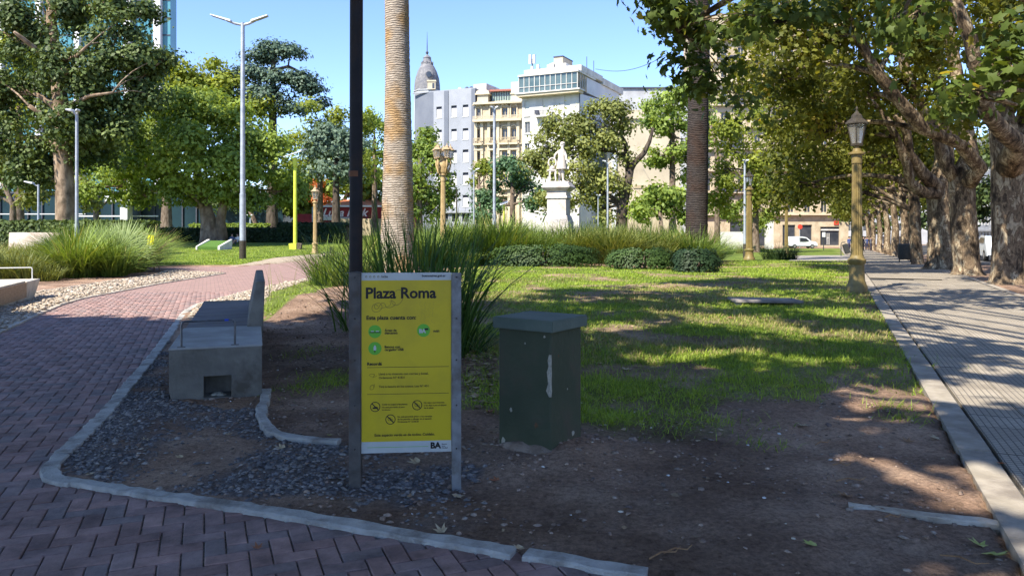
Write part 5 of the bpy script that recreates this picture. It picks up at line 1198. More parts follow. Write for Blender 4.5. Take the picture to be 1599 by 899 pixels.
# pine with leaning forked trunk
d = 66; bx, by, bz = gbase(968, d)
tree("forked_pine", "olive pine with leaning forked dark trunk right of the statue", (bx, by, bz), [(bx, d, bz, .55), TP(972, 320, d, 9), TP(979, 290, d, 7), TP(984, 265, d, 6)],
     [BL(882, 198, d, 32, 26, 40), BL(920, 185, d, 34, 26, 40), BL(955, 180, d, 34, 26, 40), BL(852, 240, d, 26, 26, 26), BL(905, 240, d, 45, 38, 56), BL(945, 225, d, 26, 30, 30), BL(885, 290, d, 45, 40, 50), BL(935, 300, d, 34, 40, 40), BL(975, 245, d, 14, 10, 8), BL(968, 300, d, 16, 12, 8), BL(870, 320, d, 40, 26, 24), BL(940, 330, d, 40, 20, 20), BL(978, 200, d, 20, 16, 12), BL(835, 270, d, 22, 40, 24)],
     L_olive, M_brkD, leaf=.26, per=26, cluster=1.0, seed=52, flare=1.1, limb_r=.2, tone=.55, outer=.35,
     limbs=([TP(984, 265, d, 6), TP(990, 255, d, 4.5), TP(1005, 240, d, 4), TP(1014, 222, d, 3.2), TP(1020, 200, d, 2)], [TP(982, 270, d, 5), TP(978, 245, d, 4), TP(977, 225, d, 3.5), TP(970, 212, d, 3), TP(955, 205, d, 2)]))

# ---- palms
def palm(name, label, px, d, rb, rt_, bark, seed, lean=0, frond=True, H=13.5):
    bx, by, bz = gbase(px, d); rt = empty(name, (bx, by, bz), 0, label, "palm"); mb = MB(); rn = random.Random(seed)
    n = 150; pts = []; rad = []
    for i in range(n + 1):
        t = i / n; z = t * H; r = rb + (rt_ - rb) * min(1, t * 2.2) ** .8; r *= 1 + (rn.uniform(.0, .03) if i % 2 else 0) + rn.uniform(-.008, .008)
        if t < .05: r *= 1 + .25 * (1 - t / .05) ** 2
        pts.append((lean * t * t + .04 * math.sin(t * 5), 0, z)); rad.append(r)
    mb.tube(pts, rad, n=32, wob=.018, seed=seed); mb.build("trunk", bark, rt, smooth=True)
    if frond:
        P = []; N_ = []; V = []; Fs = []; tn = []
        for k in range(34):
            az = rn.uniform(0, 6.28); el = rn.uniform(-.5, 1.2); L_ = rn.uniform(3.4, 4.3); c0 = Vector((lean, 0, H))
            dirh = Vector((math.cos(az), math.sin(az), 0)); prev = None; sd_ = Vector((-dirh.y, dirh.x, 0))
            for i in range(26):
                t = i / 25; p = c0 + dirh * L_ * t * math.cos(el) + Vector((0, 0, L_ * (t * math.sin(el) - .55 * t * t)))
                for s in (-1, 1):
                    l = .55 * math.sin(math.pi * (t * .85 + .12)); q = p + sd_ * s * l + Vector((0, 0, -.25 * l)) + dirh * .2
                    b0 = len(V); V += [tuple(p), tuple(p + dirh * .05), tuple(q), tuple(p - dirh * .03)]; Fs.append((b0, b0 + 1, b0 + 2, b0 + 3)); tn += [rn.uniform(.2, .8)] * 4
        npmesh("fronds", np.array(V), np.array(Fs), L_dark, rt, tone=np.array(tn))
    return rt
def palm_bark(name, c1, c2, c3):
    m = bpy.data.materials.new(name); m.use_nodes = True; nt = m.node_tree; N = nt.nodes; L = nt.links
    b = N["Principled BSDF"]; b.inputs["Roughness"].default_value = .95; b.inputs["Specular IOR Level"].default_value = .15
    g = N.new("ShaderNodeTexCoord"); 
    mp = N.new("ShaderNodeMapping"); mp.inputs["Scale"].default_value = (1, 1, 4.5); L.new(g.outputs["Object"], mp.inputs[0])
    n1 = N.new("ShaderNodeTexNoise"); n1.inputs["Scale"].default_value = 4.5; n1.inputs["Detail"].default_value = 8; n1.inputs["Roughness"].default_value = .7; L.new(mp.outputs[0], n1.inputs[0])
    cr = N.new("ShaderNodeValToRGB"); el = cr.color_ramp.elements; el[0].position = .36; el[1].position = .62; el[0].color = c1 + (1,); el[1].color = c2 + (1,); L.new(n1.outputs[0], cr.inputs[0])
    n2 = N.new("ShaderNodeTexNoise"); n2.inputs["Scale"].default_value = .9; n2.inputs["Detail"].default_value = 4; L.new(g.outputs["Object"], n2.inputs[0])
    r2 = N.new("ShaderNodeMapRange"); r2.inputs[1].default_value = .48; r2.inputs[2].default_value = .62; L.new(n2.outputs[0], r2.inputs[0])
    mx = N.new("ShaderNodeMix"); mx.data_type = 'RGBA'; mx.blend_type = 'MULTIPLY'; mx.inputs[7].default_value = c3 + (1,); L.new(r2.outputs[0], mx.inputs[0]); L.new(cr.outputs[0], mx.inputs[6]); L.new(mx.outputs[2], b.inputs["Base Color"])
    wv = N.new("ShaderNodeTexWave"); wv.bands_direction = 'Z'; wv.inputs["Scale"].default_value = 3.6; wv.inputs["Distortion"].default_value = 4; wv.inputs["Detail"].default_value = 4; wv.inputs["Detail Scale"].default_value = 2; L.new(g.outputs["Object"], wv.inputs[0])
    ad = N.new("ShaderNodeMath"); ad.operation = 'ADD'; L.new(wv.outputs["Fac"], ad.inputs[0]); L.new(n1.outputs[0], ad.inputs[1])
    bp = N.new("ShaderNodeBump"); bp.inputs["Strength"].default_value = .7; bp.inputs["Distance"].default_value = .035; L.new(ad.outputs[0], bp.inputs["Height"]); L.new(bp.outputs[0], b.inputs["Normal"])
    return m
M_palm = palm_bark("palm_bark", (.16, .13, .10), (.38, .325, .26), (1.0, .78, .50))
M_palm2 = palm_bark("shaded_palm_bark", (.022, .018, .017), (.06, .05, .045), (1.0, .8, .7))  # same palm bark with the shade it stands in put into the colour
palm("tall_palm", "thick ringed pale brown palm trunk rising out of the grasses left of centre", 620, 29, .68, .46, M_palm, 3, lean=-.05, H=17.5)
palm("dark_palm", "dark palm trunk in shade half veiled by hanging plane leaves", 1087, 38, .56, .50, M_palm2, 4, lean=.45, H=20)

# ---- plane trees along the sidewalk
def upper(y0, y1, seed, n=420, x0=-4.5, x1=4.5, zl=10.5, zh=14.5, cut=.46):  # unseen upper crown clusters, added to shade the walk and the trunks
    r_ = np.random.default_rng(seed); y = r_.uniform(y0, y1, n); x = np.array([swp(v) for v in y]) + r_.uniform(x0, x1, n); z = r_.uniform(zl, zh, n)
    k = fbm(x * .9, y * .9, .55, seed) > cut; return np.stack([x[k], y[k], z[k]], -1)
def swp(y):   # foot of a street tree at depth y
    t = (y - S_A.y) / S_DIR.y; x, yy, _ = sw(t, 4.15); return x
PG = "plane trees along the right sidewalk"
d = 21.4; bx = X(1578, d)
tree("plane_tree", "rightmost plane tree with thick mottled trunk forking over the frame edge", (bx, d, 0),
     [(bx, d, 0, .44), TP(1576, 380, d, 22), TP(1573, 300, d, 21), TP(1575, 250, d, 23), TP(1562, 170, d, 17), TP(1560, 90, d, 15), TP(1545, -20, d, 12), TP(1530, -160, d, 8)],
     [BL(1560, 60, d - 2, 70, 60, 60), BL(1480, 10, d - 3, 70, 50, 50), BL(1600, 150, d, 50, 60, 40), BL(1640, 40, d, 60, 70, 30), BL(1500, 170, d - 1, 34, 40, 18), BL(1400, -120, d, 130, 80, 60), BL(1600, -160, d, 130, 80, 50), BL(1620, 250, d + 2, 30, 50, 20)],
     L_plane, M_plane, leaf=.155, per=16, cluster=.6, seed=61, extra=upper(16, 25, 61), group=PG, flare=1.45, sides=22, limb_r=.14, shape='lobed', wob=.16,
     limbs=([TP(1575, 262, d - .2, 20), TP(1590, 225, d - 1, 16), TP(1565, 205, d - 2, 14), TP(1545, 180, d - 3, 12), TP(1530, 140, d - 3.5, 11), TP(1515, 60, d - 4, 10), TP(1490, 0, d - 4, 9), TP(1480, -60, d - 4, 7)],
            [TP(1575, 255, d, 18), TP(1600, 190, d + .5, 14), TP(1620, 90, d + 1, 10)]))
d = 25.9; bx = X(1511, d)
tree("plane_tree", "second plane tree from the right edge with long dark limb reaching up left", (bx, d, float(gz(bx, d))),
     [(bx, d, float(gz(bx, d)), .40), TP(1507, 380, d, 19), TP(1503, 320, d, 18), TP(1502, 280, d, 19), TP(1515, 240, d, 12), TP(1500, 150, d, 10), TP(1480, 40, d, 9), TP(1470, -60, d, 6)],
     [BL(1400, 60, d - 2, 80, 60, 60), BL(1330, 40, d - 3, 60, 60, 46), BL(1260, 60, d - 3, 60, 60, 44), BL(1440, 140, d, 50, 40, 30), BL(1200, 20, d - 2, 60, 40, 36), BL(1160, 60, d, 50, 50, 40), BL(1220, 120, d + 1, 50, 50, 44), BL(1270, 200, d + 2, 40, 40, 30), BL(1350, 150, d, 60, 50, 40), BL(1300, -120, d, 130, 90, 50), BL(1450, -60, d, 70, 60, 26), BL(1280, 150, d + 2, 50, 50, 30)],
     L_plane, M_plane, leaf=.16, per=17, cluster=.7, dens=1.35, seed=62, extra=upper(24, 30, 62, 300, zh=13.5), group=PG, flare=1.5, sides=18, limb_r=.12, shape='lobed', wob=.16,
     limbs=([TP(1512, 285, d - .3, 14), TP(1530, 262, d - .8, 12), TP(1500, 225, d - 1.4, 11), TP(1440, 200, d - 2, 11), TP(1410, 165, d - 2.3, 10), TP(1370, 115, d - 2.7, 8), TP(1340, 60, d - 3, 7), TP(1310, -10, d - 3, 5.5), TP(1280, -60, d - 3, 4)],
            [TP(1502, 290, d, 12), TP(1480, 262, d, 11), TP(1462, 210, d, 9), TP(1420, 130, d, 8), TP(1400, 60, d, 7), TP(1395, -40, d, 5)]))
d = 31; bx = X(1470, d)
tree("plane_tree", "widest pale mottled plane trunk with ridged roots third from the right edge", (bx, d, float(gz(bx, d))),
     [(bx, d, float(gz(bx, d)), .50), TP(1470, 380, d, 18), TP(1468, 320, d, 17.5), TP(1464, 300, d, 17), TP(1475, 250, d, 14), TP(1470, 150, d, 9), TP(1460, 40, d, 6)],
     [BL(1400, 190, d, 60, 50, 46), BL(1330, 200, d, 60, 50, 46), BL(1270, 220, d, 50, 60, 46), BL(1220, 160, d - 1, 50, 60, 40), BL(1310, 120, d, 70, 50, 40), BL(1180, 110, d, 50, 50, 30), BL(1420, 90, d, 70, 60, 36), BL(1250, 290, d + 1, 40, 36, 24), BL(1300, -40, d, 120, 80, 40)],
     L_plane, M_plane, leaf=.18, per=17, cluster=.85, dens=1.5, seed=63, extra=upper(29, 37, 63, 300, zl=11, zh=14), group=PG, flare=1.5, sides=18, limb_r=.13, wob=.2,
     limbs=([TP(1464, 300, d - .3, 12), TP(1440, 300, d - .6, 9), TP(1420, 285, d - 1, 8), TP(1418, 260, d - 1.2, 7), TP(1400, 215, d - 1.5, 6), TP(1375, 170, d - 2, 5)], [TP(1464, 295, d - .3, 12), TP(1440, 270, d - .8, 9), TP(1420, 240, d - 1.4, 7), TP(1416, 205, d - 1.6, 6.5), TP(1400, 180, d - 2, 5)]))
d = 37.5; bx = X(1434, d)
tree("plane_tree", "slim dark blotched plane trunk fourth from the right edge", (bx, d, float(gz(bx, d))),
     [(bx, d, float(gz(bx, d)), .26), TP(1430, 380, d, 8.5), TP(1428, 330, d, 8), TP(1425, 260, d, 7), TP(1420, 180, d, 5)],
     [BL(1400, 250, d, 50, 40, 34), BL(1350, 260, d, 50, 40, 34), BL(1300, 270, d, 45, 40, 34), BL(1250, 240, d, 50, 50, 34), BL(1360, 190, d, 60, 50, 34), BL(1220, 300, d + 1, 30, 30, 18), BL(1450, 230, d, 40, 50, 24)],
     L_plane, M_plane, leaf=.21, per=17, cluster=.95, dens=1.7, seed=64, group=PG, flare=1.4, sides=12, limb_r=.13, wob=.2)
ys_ = [44, 51, 59, 68, 79, 92, 107]
labs = ["plane tree with a pale lit root beside the dark street bin", "plane trunk just beyond the one with the lit root", "thin plane trunk midway along the row near walkers", "distant plane trunk right of the walkers",
        "more distant slim plane tree of the row", "farther slim plane tree of the row", "farthest plane tree at the end of the walk"]
for k, y in enumerate(ys_):
    x = swp(y) ; z = float(gz(x, y)); px = CX + x / y * F
    def b_(dx, py, r1, r2, n): s = 43 / y; yy = HOR + (py - HOR) * s * 1.0; return BL(px + dx * s, yy, y, r1 * s, r2 * s, n)
    tree("plane_tree", labs[k], (x, y, z), [(x, y, z, .30 if k < 4 else .27), (x + .1, y, z + 2.2, .25), (x - .1, y, z + 4, .22), (x - .3, y, z + 7, .2)],
         [b_(-10, 230, 55, 40, 26), b_(-60, 250, 45, 36, 24), b_(-100, 265, 40, 40, 24), b_(40, 240, 50, 40, 20), b_(-40, 180, 70, 40, 22), b_(-90, 300, 26, 26, 10), b_(40, 290, 36, 26, 10), b_(80, 200, 50, 50, 18)],
         L_plane, M_plane, leaf=.24 + .012 * k, per=15, cluster=1.1, dens=1.25, seed=70 + k, group=PG, flare=1.3, sides=9, limb_r=.15, wob=.15)
for k, (px, dd, y0_, rx_p, lab) in enumerate([(1360, 150, 325, 44, "distant dark tree closing the view along the sidewalk"), (1430, 140, 315, 44, "distant dark tree beyond the slim plane trunk"), (1500, 120, 305, 50, "dark tree across the road behind the second plane trunk"), (1575, 110, 290, 50, "dark tree across the road behind the rightmost plane trunk")]):
    bx, by, bz = gbase(px, dd)
    tree("street_tree", lab, (bx, by, bz), [(bx, by, bz, .35), (bx, by, bz + 3, .3), (bx, by, bz + 6, .2)], [BL(px, y0_, dd, rx_p, 34, 60), BL(px - 10, y0_ - 50, dd, rx_p, 34, 50), BL(px + 14, y0_ + 24, dd, rx_p * .8, 16, 30)], L_dark, M_brkD, leaf=.6, per=15, cluster=1.6, seed=120 + k)
# nearer trees of the row, standing right of the frame, whose branches hang into it
d = 12.5; bx = X(1740, d) + 1.2
tree("plane_tree", "large leafy plane branches hanging in from beyond the right frame edge", (bx, d, 0),
     [(bx, d, 0, .48), (bx, d, 3.2, .42), (bx - .4, d, 4.6, .34), (bx - 1.6, d, 7, .26), (bx - 2.5, d, 10, .18)],
     [BL(1440, 30, d, 60, 40, 8), BL(1560, 110, d, 55, 60, 16), BL(1500, 150, d, 50, 40, 10), BL(1400, 40, d + 1, 50, 40, 8), BL(1150, 35, d + 2, 70, 40, 12), BL(1060, 25, d + 3, 50, 45, 22), BL(1075, 90, d + 4, 45, 60, 26), BL(1240, 40, d + 1, 70, 50, 10), BL(1130, 130, d + 4, 50, 40, 14), BL(1030, 10, d + 3, 36, 24, 12),
      BL(1100, -160, d + 2, 150, 90, 60), BL(1400, -200, d, 180, 90, 60), BL(1700, -150, d, 150, 100, 40), BL(1160, 170, d + 5, 30, 30, 6), BL(1590, 60, d, 30, 50, 8)],
     L_planeL, M_plane, leaf=.17, per=13, cluster=.55, seed=65, extra=upper(4, 16, 65, 620, x0=-3.5, zl=8.5, zh=13), group=PG, flare=1.4, sides=18, limb_r=.07, shape='lobed', outer=.2,
     limbs=([(bx - .4, d, 4.6, .18), (X(1500, d), d + .5, 6.2, .13), (X(1300, d + 1), d + 1, 6.6, .10), (X(1160, d + 2), d + 2.4, 6.2, .07), (X(1060, d + 3), d + 3.2, 5.7, .04)],))
# ---- trees behind the camera: unseen, their crowns shaped to cast the foreground shade
def shade_trees():
    r_ = np.random.default_rng(5); n = 5200
    full = GP([(70, 494), (265, 505), (420, 512), (545, 503), (640, 485), (735, 474), (820, 476), (905, 545), (1000, 575), (1130, 580), (1250, 610), (1300, 690), (1290, 760), (1330, 810), (1250, 899)]) + [(1.0, 2.6), (3.5, .5), (3.5, -5), (-13, -5), (-15, 6), (-15.5, 13.4)]
    dap = GP([(735, 470), (800, 458), (900, 450), (1040, 443), (1200, 432), (1330, 425), (1480, 430), (1599, 480), (1500, 640), (1599, 640)]) + [(8, 6), (8, 2), (3.6, .5), (1.0, 2.6)] + GP([(1250, 899), (1330, 810), (1290, 760), (1300, 690), (1250, 610), (1130, 580), (1000, 575), (905, 545), (820, 476)])
    lit = GP([(1265, 675), (1360, 665), (1475, 700), (1470, 755), (1380, 775), (1300, 755)]); lit2 = GP([(1310, 800), (1400, 765), (1600, 770), (1700, 880), (1750, 1000), (1330, 1000), (1290, 860)])
    T = np.stack([r_.uniform(-16, 9, n * 2), r_.uniform(-5, 24, n * 2)], -1)
    wx = T[:, 0] + (fbm(T[:, 0], T[:, 1], 1.2, 12) - .5) * .6; wy = T[:, 1] + (fbm(T[:, 0], T[:, 1], 1.2, 14) - .5) * .9
    p = inpoly(wx, wy, full) * .95; q = inpoly(wx, wy, dap); nz = fbm(T[:, 0] * .8, T[:, 1], 1.1, 15)
    p = np.maximum(p, q * np.clip((nz - .545) * 5, 0, .8)); p = np.where(inpoly(T[:, 0], T[:, 1], lit), 0, p); p = np.where(inpoly(wx, wy, lit2) | inpoly(T[:, 0] + .25, T[:, 1] + .35, lit2) | inpoly(T[:, 0] - .3, T[:, 1] - .3, lit2), .04, p)
    T = T[r_.random(len(T)) < p]
    H = 9.4 + r_.normal(0, .8, len(T)); k = H / sdir.z
    P = np.stack([T[:, 0] + sdir.x * k, T[:, 1] + sdir.y * k, H], -1)
    return P
SP = shade_trees()
SH = [((-17, -3), "unseen tree behind the viewer with crown shaped to shade the brick path"), ((-9, -6), "unseen tree behind the viewer with crown shaped to shade the bench"), ((-3, -8), "unseen tree behind the viewer with crown shaped to shade the sign"), ((3.5, -2), "unseen tree behind the viewer with crown shaped to shade the bare dirt")]
near_ = np.argmin(np.stack([np.hypot(SP[:, 0] - a, SP[:, 1] - b) for (a, b), _ in SH], -1), 1)
for i, ((x, y), lab) in enumerate(SH):
    pts = SP[near_ == i]; bl = []
    # limbs reach groups of twigs; the leaves sit on the twigs themselves
    for cx in np.arange(pts[:, 0].min(), pts[:, 0].max() + 3, 3.0):
        for cy in np.arange(pts[:, 1].min(), pts[:, 1].max() + 3, 3.0):
            s_ = pts[(abs(pts[:, 0] - cx) < 1.5) & (abs(pts[:, 1] - cy) < 1.5)]
            if len(s_) > 3: bl.append((s_[:, 0].mean(), s_[:, 1].mean(), 9.2, 1, 1, .6, 3))
    tree("park_tree", lab, (x, y, 0), [(x, y, 0, .42), (x, y, 3.5, .34), (x + .2, y + .3, 6.5, .26)], bl, L_mid, M_bark, leaf=.32, per=20, cluster=.55, seed=81 + i, limb_r=.10, up=1.5, extra=pts, twigs=False)
# ================================================================== STREET FURNITURE
M_gal = mat("pale_galvanised_steel", (.30, .33, .37), (.42, .45, .49), scale=4, rough=.5, metal=.4)
M_galw = mat("white_lamp_metal", (.55, .57, .60), (.68, .70, .72), scale=6, rough=.4)
M_lens = mat("lamp_lens", (.30, .31, .32), (.42, .42, .42), rough=.2)
M_gold = mat("ochre_gold_paint", (.145, .105, .034), (.225, .165, .055), scale=6, rough=.5, spec=.4, bump=.1, stain=(.12, .085, .03), stain_scale=3)  # ochre darkened in colour for the posts standing in shade
M_goldL = mat("sunlit_ochre_tone", (.34, .24, .11), (.44, .32, .16), scale=6, rough=.5)  # same ochre, sunlight put into a lighter colour for the sunny posts
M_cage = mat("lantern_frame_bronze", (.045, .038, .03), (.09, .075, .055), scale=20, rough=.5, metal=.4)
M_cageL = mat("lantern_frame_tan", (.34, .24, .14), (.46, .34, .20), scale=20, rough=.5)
def glassm():
    m = bpy.data.materials.new("lantern_glass"); m.use_nodes = True; b = m.node_tree.nodes["Principled BSDF"]
    b.inputs["Base Color"].default_value = (.50, .48, .42, 1); b.inputs["Roughness"].default_value = .15; b.inputs["Transmission Weight"].default_value = .7; b.inputs["Alpha"].default_value = .75; return m
M_lglass = glassm()
M_lime = mat("lime_paint", (.50, .56, .05), (.60, .64, .08), scale=3, rough=.5)
M_panel = mat("solar_panel_glass", (.02, .03, .06), (.03, .045, .085), scale=4, rough=.15, spec=.6)
def steel_lamp(px, d, ytop, rpx, label, arms, m=M_gal, dark_base=True, group=None, armlen=40, name="street_lamp", bend=0):
    x, y, z = gbase(px, d); rt = empty(name, (x, y, z), 0, label, "street lamp", group); H = Z(ytop, d) - z; r = rpx * d / F
    mb = MB(); 
    if dark_base:
        mb.tube([(0, 0, 0), (0, 0, 1.0)], r * 1.12, n=16); b = mb.build("base_sleeve", M_cage, rt, smooth=True, auto=40); mb = MB()
    mb.tube([(0, 0, 0), (0, 0, H * .28), (0, 0, H * .28 + .01), (0, 0, H)], [r * 1.02, r * 1.0, r * .82, r * .66], n=16); mb.build("pole", m, rt, smooth=True, auto=40)
    u = d / F
    for a in arms:
        s = 1 if a > 0 else -1; L_ = abs(a) * u; mb = MB()
        mb.tube([(0, 0, H - .12), (s * L_ * .25, -.05, H - .05), (s * L_ * .5, -.1, H + .10)], r * .45, n=6); mb.build("arm", m, rt)
        mb = MB(); x0, x1 = s * L_ * .35, s * L_; up_ = L_ * .20
        q0, q1 = Vector((x0, -.1, H + .02)), Vector((x1, -.25, H + up_ + .02)); w, t_ = .16, .07
        mb.hexa([(q0.x, q0.y - w, q0.z - .02), (q1.x, q1.y - w, q1.z - .02), (q1.x, q1.y + w, q1.z - .02), (q0.x, q0.y + w, q0.z - .02)], [(q0.x, q0.y - w * .8, q0.z + t_ * 1.4), (q1.x, q1.y - w * .7, q1.z + t_ * .6), (q1.x, q1.y + w * .7, q1.z + t_ * .6), (q0.x, q0.y + w * .8, q0.z + t_ * 1.4)])
        h = mb.build("lamp_head", M_galw, rt, bevel=.02)
        mb = MB(); a0, a1 = q0.lerp(q1, .35), q0.lerp(q1, .95); mb.hexa([(a0.x, a0.y - .12, a0.z - .035), (a1.x, a1.y - .12, a1.z - .035), (a1.x, a1.y + .12, a1.z - .035), (a0.x, a0.y + .12, a0.z - .035)], [(a0.x, a0.y - .12, a0.z - .018), (a1.x, a1.y - .12, a1.z - .018), (a1.x, a1.y + .12, a1.z - .018), (a0.x, a0.y + .12, a0.z - .018)])
        mb.build("lens", M_lens, h)
    return rt
x, d = G(379, 406)
steel_lamp(379, d, 36, 4.6, "tall grey steel lamp with two upswept heads on the left lawn", (-47, 42))
steel_lamp(120, 31, 176, 3.2, "blue grey steel lamp rising from the left grass bed", (-10, 8))
steel_lamp(60, 46, 288, 2.2, "short grey lamp with one head reaching left by the far left bench", (-17,))
steel_lamp(772, 46, 170, 3.0, "tall grey steel lamp left of the statue before the cream building", (-6, 6))
steel_lamp(740, 62, 266, 1.6, "thin pale lamp with two arms before the grey building", (-9, 9), dark_base=False)
steel_lamp(713, 66, 296, 1.5, "thin dark lamp hooked to the left below the grey building windows", (-8,), m=M_cage, dark_base=False)
steel_lamp(949, 50, 254, 2.1, "pale two armed lamp between the pine and the statue", (-9, 10), dark_base=False)
steel_lamp(934, 60, 306, 1.3, "short thin pale post low beside the two armed lamp", (-3, 3), dark_base=False)
steel_lamp(1163, 52, 252, 2.5, "grey steel pole standing just left of the small golden lantern", (-4, 4))
steel_lamp(391, 80, 337, 1.8, "pair of small white lamp posts beyond the left hedge", (-5, 5), dark_base=False)
# solar lamps in lime
def solar(px, d, ytop, rpx, label, sc=1.0, box=True, group=None):
    x, y, z = gbase(px, d); rt = empty("solar_lamp", (x, y, z), 0, label, "solar lamp", group); H = Z(ytop, d) - z; r = rpx * d / F; mb = MB()
    mb.tube([(0, 0, .2), (0, 0, H)], [r, r * .85], n=12); mb.build("pole", M_lime, rt, smooth=True, auto=40)
    mb = MB(); s = sc; mb.hexa([(-.42 * s, -.5 * s, H - .05), (.42 * s, -.5 * s, H + .24 * s), (.42 * s, .5 * s, H + .42 * s), (-.42 * s, .5 * s, H + .12 * s)], [(-.42 * s, -.5 * s, H), (.42 * s, -.5 * s, H + .29 * s), (.42 * s, .5 * s, H + .47 * s), (-.42 * s, .5 * s, H + .17 * s)])
    p = mb.build("panel_tray", M_galw, rt); 
    mb = MB(); k = .004; mb.hexa([(-.38 * s, -.46 * s, H + .012), (.38 * s, -.46 * s, H + .285 * s), (.38 * s, .46 * s, H + .455 * s), (-.38 * s, .46 * s, H + .175 * s)], [(-.38 * s, -.46 * s, H + .03), (.38 * s, -.46 * s, H + .30 * s), (.38 * s, .46 * s, H + .475 * s), (-.38 * s, .46 * s, H + .195 * s)]); mb.build("solar_panel", M_panel, p)
    mb = MB(); mb.box(-.09 * s, .09 * s, -.12 * s, .12 * s, H - .42 * s, H - .06); mb.build("lamp_housing", M_lime, rt, bevel=.02)
    if box:
        mb = MB(); mb.hexa([(-.34, -.25, 0), (.16, -.3, 0), (.16, .3, 0), (-.34, .3, 0)], [(-.38, -.28, .42), (.16, -.32, .42), (.16, .3, .44), (-.38, .3, .44)]); mb.build("base_box", M_lime, rt, bevel=.01)
        mb = MB(); mb.hexa([(.18, -.25, 0), (.42, -.2, 0), (.42, .2, 0), (.18, .3, 0)], [(.17, -.3, .47), (.48, -.2, .40), (.44, .25, .42), (.17, .3, .48)]); mb.build("base_log", M_bark, rt, bevel=.02)
    return rt
x, d = G(459, 386)
solar(461, min(d, 52), 246, 3.1, "lime green solar lamp with tilted panel and lime base box on the left lawn", 1.45)
solar(787, 55, 320, 1.6, "small lime solar lamp low in the grasses left of the statue", .7, box=False)
# classic golden lanterns
def lantern_head(rt, c, s, cage, name="lantern"):
    mb = MB(); cx, cy, cz = c; n = 6
    r0, r1, h = .13 * s, .23 * s, .50 * s
    for k in range(n):
        a = 2 * math.pi * k / n; mb.tube([(cx + r0 * math.cos(a), cy + r0 * math.sin(a), cz), (cx + r1 * math.cos(a), cy + r1 * math.sin(a), cz + h)], .014 * s, n=5)
    mb.lathe([(r0 + .02 * s, cz - .03 * s), (r0 + .03 * s, cz + .02 * s), (r0, cz + .03 * s)], (cx, cy), n=n)
    mb.lathe([(r1 + .01 * s, cz + h), (r1 + .06 * s, cz + h + .01), (r1 + .06 * s, cz + h + .04 * s), (r1 * .75, cz + h + .14 * s), (r1 * .62, cz + h + .15 * s), (r1 * .60, cz + h + .22 * s), (r1 * .2, cz + h + .30 * s), (.02 * s, cz + h + .36 * s), (.035 * s, cz + h + .40 * s), (.004, cz + h + .46 * s)], (cx, cy), n=n)
    L_ = mb.build(name, cage, rt)
    mb = MB(); mb.lathe([(r0 * .93, cz + .02 * s), (r1 * .93, cz + h * .98)], (cx, cy), n=n); mb.build("glass", M_lglass, L_)
    return L_
def fluted(rt, r, H, m, s=1.0):
    mb = MB()
    mb.lathe([(r * 1.9, -.05), (r * 1.9, .16 * s), (r * 1.8, .20 * s), (r * 1.45, .34 * s), (r * 1.35, .55 * s), (r * 1.3, .72 * s), (r * 1.6, .76 * s), (r * 1.65, .84 * s), (r * 1.3, .88 * s), (r * 1.2, .95 * s)], n=20); mb.build("base", m, rt, smooth=True, auto=40)
    vs = []; fs = []; n = 32; zs = [.94 * s, H * .45, H * .90]; rs_ = [r * 1.12, r * 1.0, r * .86]
    for z, q in zip(zs, rs_):
        for k in range(n): a = 2 * math.pi * k / n; w = 1.0 if k % 2 else .86; vs.append((q * w * math.cos(a), q * w * math.sin(a), z))
    for i in range(2):
        for k in range(n): fs.append((i * n + k, i * n + (k + 1) % n, (i + 1) * n + (k + 1) % n, (i + 1) * n + k))
    mb = MB(); mb.add(vs, fs); mb.build("fluted_shaft", m, rt)
    mb = MB(); mb.lathe([(r * .95, H * .897), (r * .95, H * .955), (r * 1.5, H * .96), (r * 1.5, H * .972), (r * .8, H * .98), (r * .7, H)], n=20); mb.build("capital", m, rt, smooth=True, auto=40)
LG = "golden lantern posts"
x, d = G(1338, 459); bx = x; rt = empty("lantern_post", (bx, d, 0), 0, "nearest golden fluted post with dark lantern beside the right sidewalk", "lantern post", LG)
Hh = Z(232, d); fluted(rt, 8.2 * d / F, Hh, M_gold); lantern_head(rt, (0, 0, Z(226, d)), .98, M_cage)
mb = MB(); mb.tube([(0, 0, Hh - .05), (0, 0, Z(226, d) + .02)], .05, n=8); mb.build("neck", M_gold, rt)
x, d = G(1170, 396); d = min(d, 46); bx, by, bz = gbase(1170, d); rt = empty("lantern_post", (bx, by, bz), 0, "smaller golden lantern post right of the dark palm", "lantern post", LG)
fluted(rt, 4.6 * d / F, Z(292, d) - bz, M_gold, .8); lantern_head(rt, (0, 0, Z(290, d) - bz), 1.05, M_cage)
bx, by, bz = gbase(1228, 66); rt = empty("lantern_post", (bx, by, bz), 0, "distant thin golden lantern post above the dark grass clump", "lantern post", LG)
fluted(rt, 2.6 * 66 / F, Z(318, 66) - bz, M_gold, .8); lantern_head(rt, (0, 0, Z(317, 66) - bz), 1.0, M_cage)
d = 46; bx, by, bz = gbase(492, d); rt = empty("lantern_post", (bx, by, bz), 0, "slender ochre lantern post on the left lawn before the red building", "lantern post", LG)
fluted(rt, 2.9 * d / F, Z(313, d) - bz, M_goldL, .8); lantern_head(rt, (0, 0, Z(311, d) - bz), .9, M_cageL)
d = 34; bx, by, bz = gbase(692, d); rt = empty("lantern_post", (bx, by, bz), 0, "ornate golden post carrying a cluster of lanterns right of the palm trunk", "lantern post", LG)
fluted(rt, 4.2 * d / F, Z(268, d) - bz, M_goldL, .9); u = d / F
mb = MB(); mb.lathe([(.10, Z(275, d) - bz), (.24, Z(268, d) - bz), (.20, Z(262, d) - bz), (.30, Z(256, d) - bz), (.12, Z(250, d) - bz), (.16, Z(244, d) - bz)], n=14)
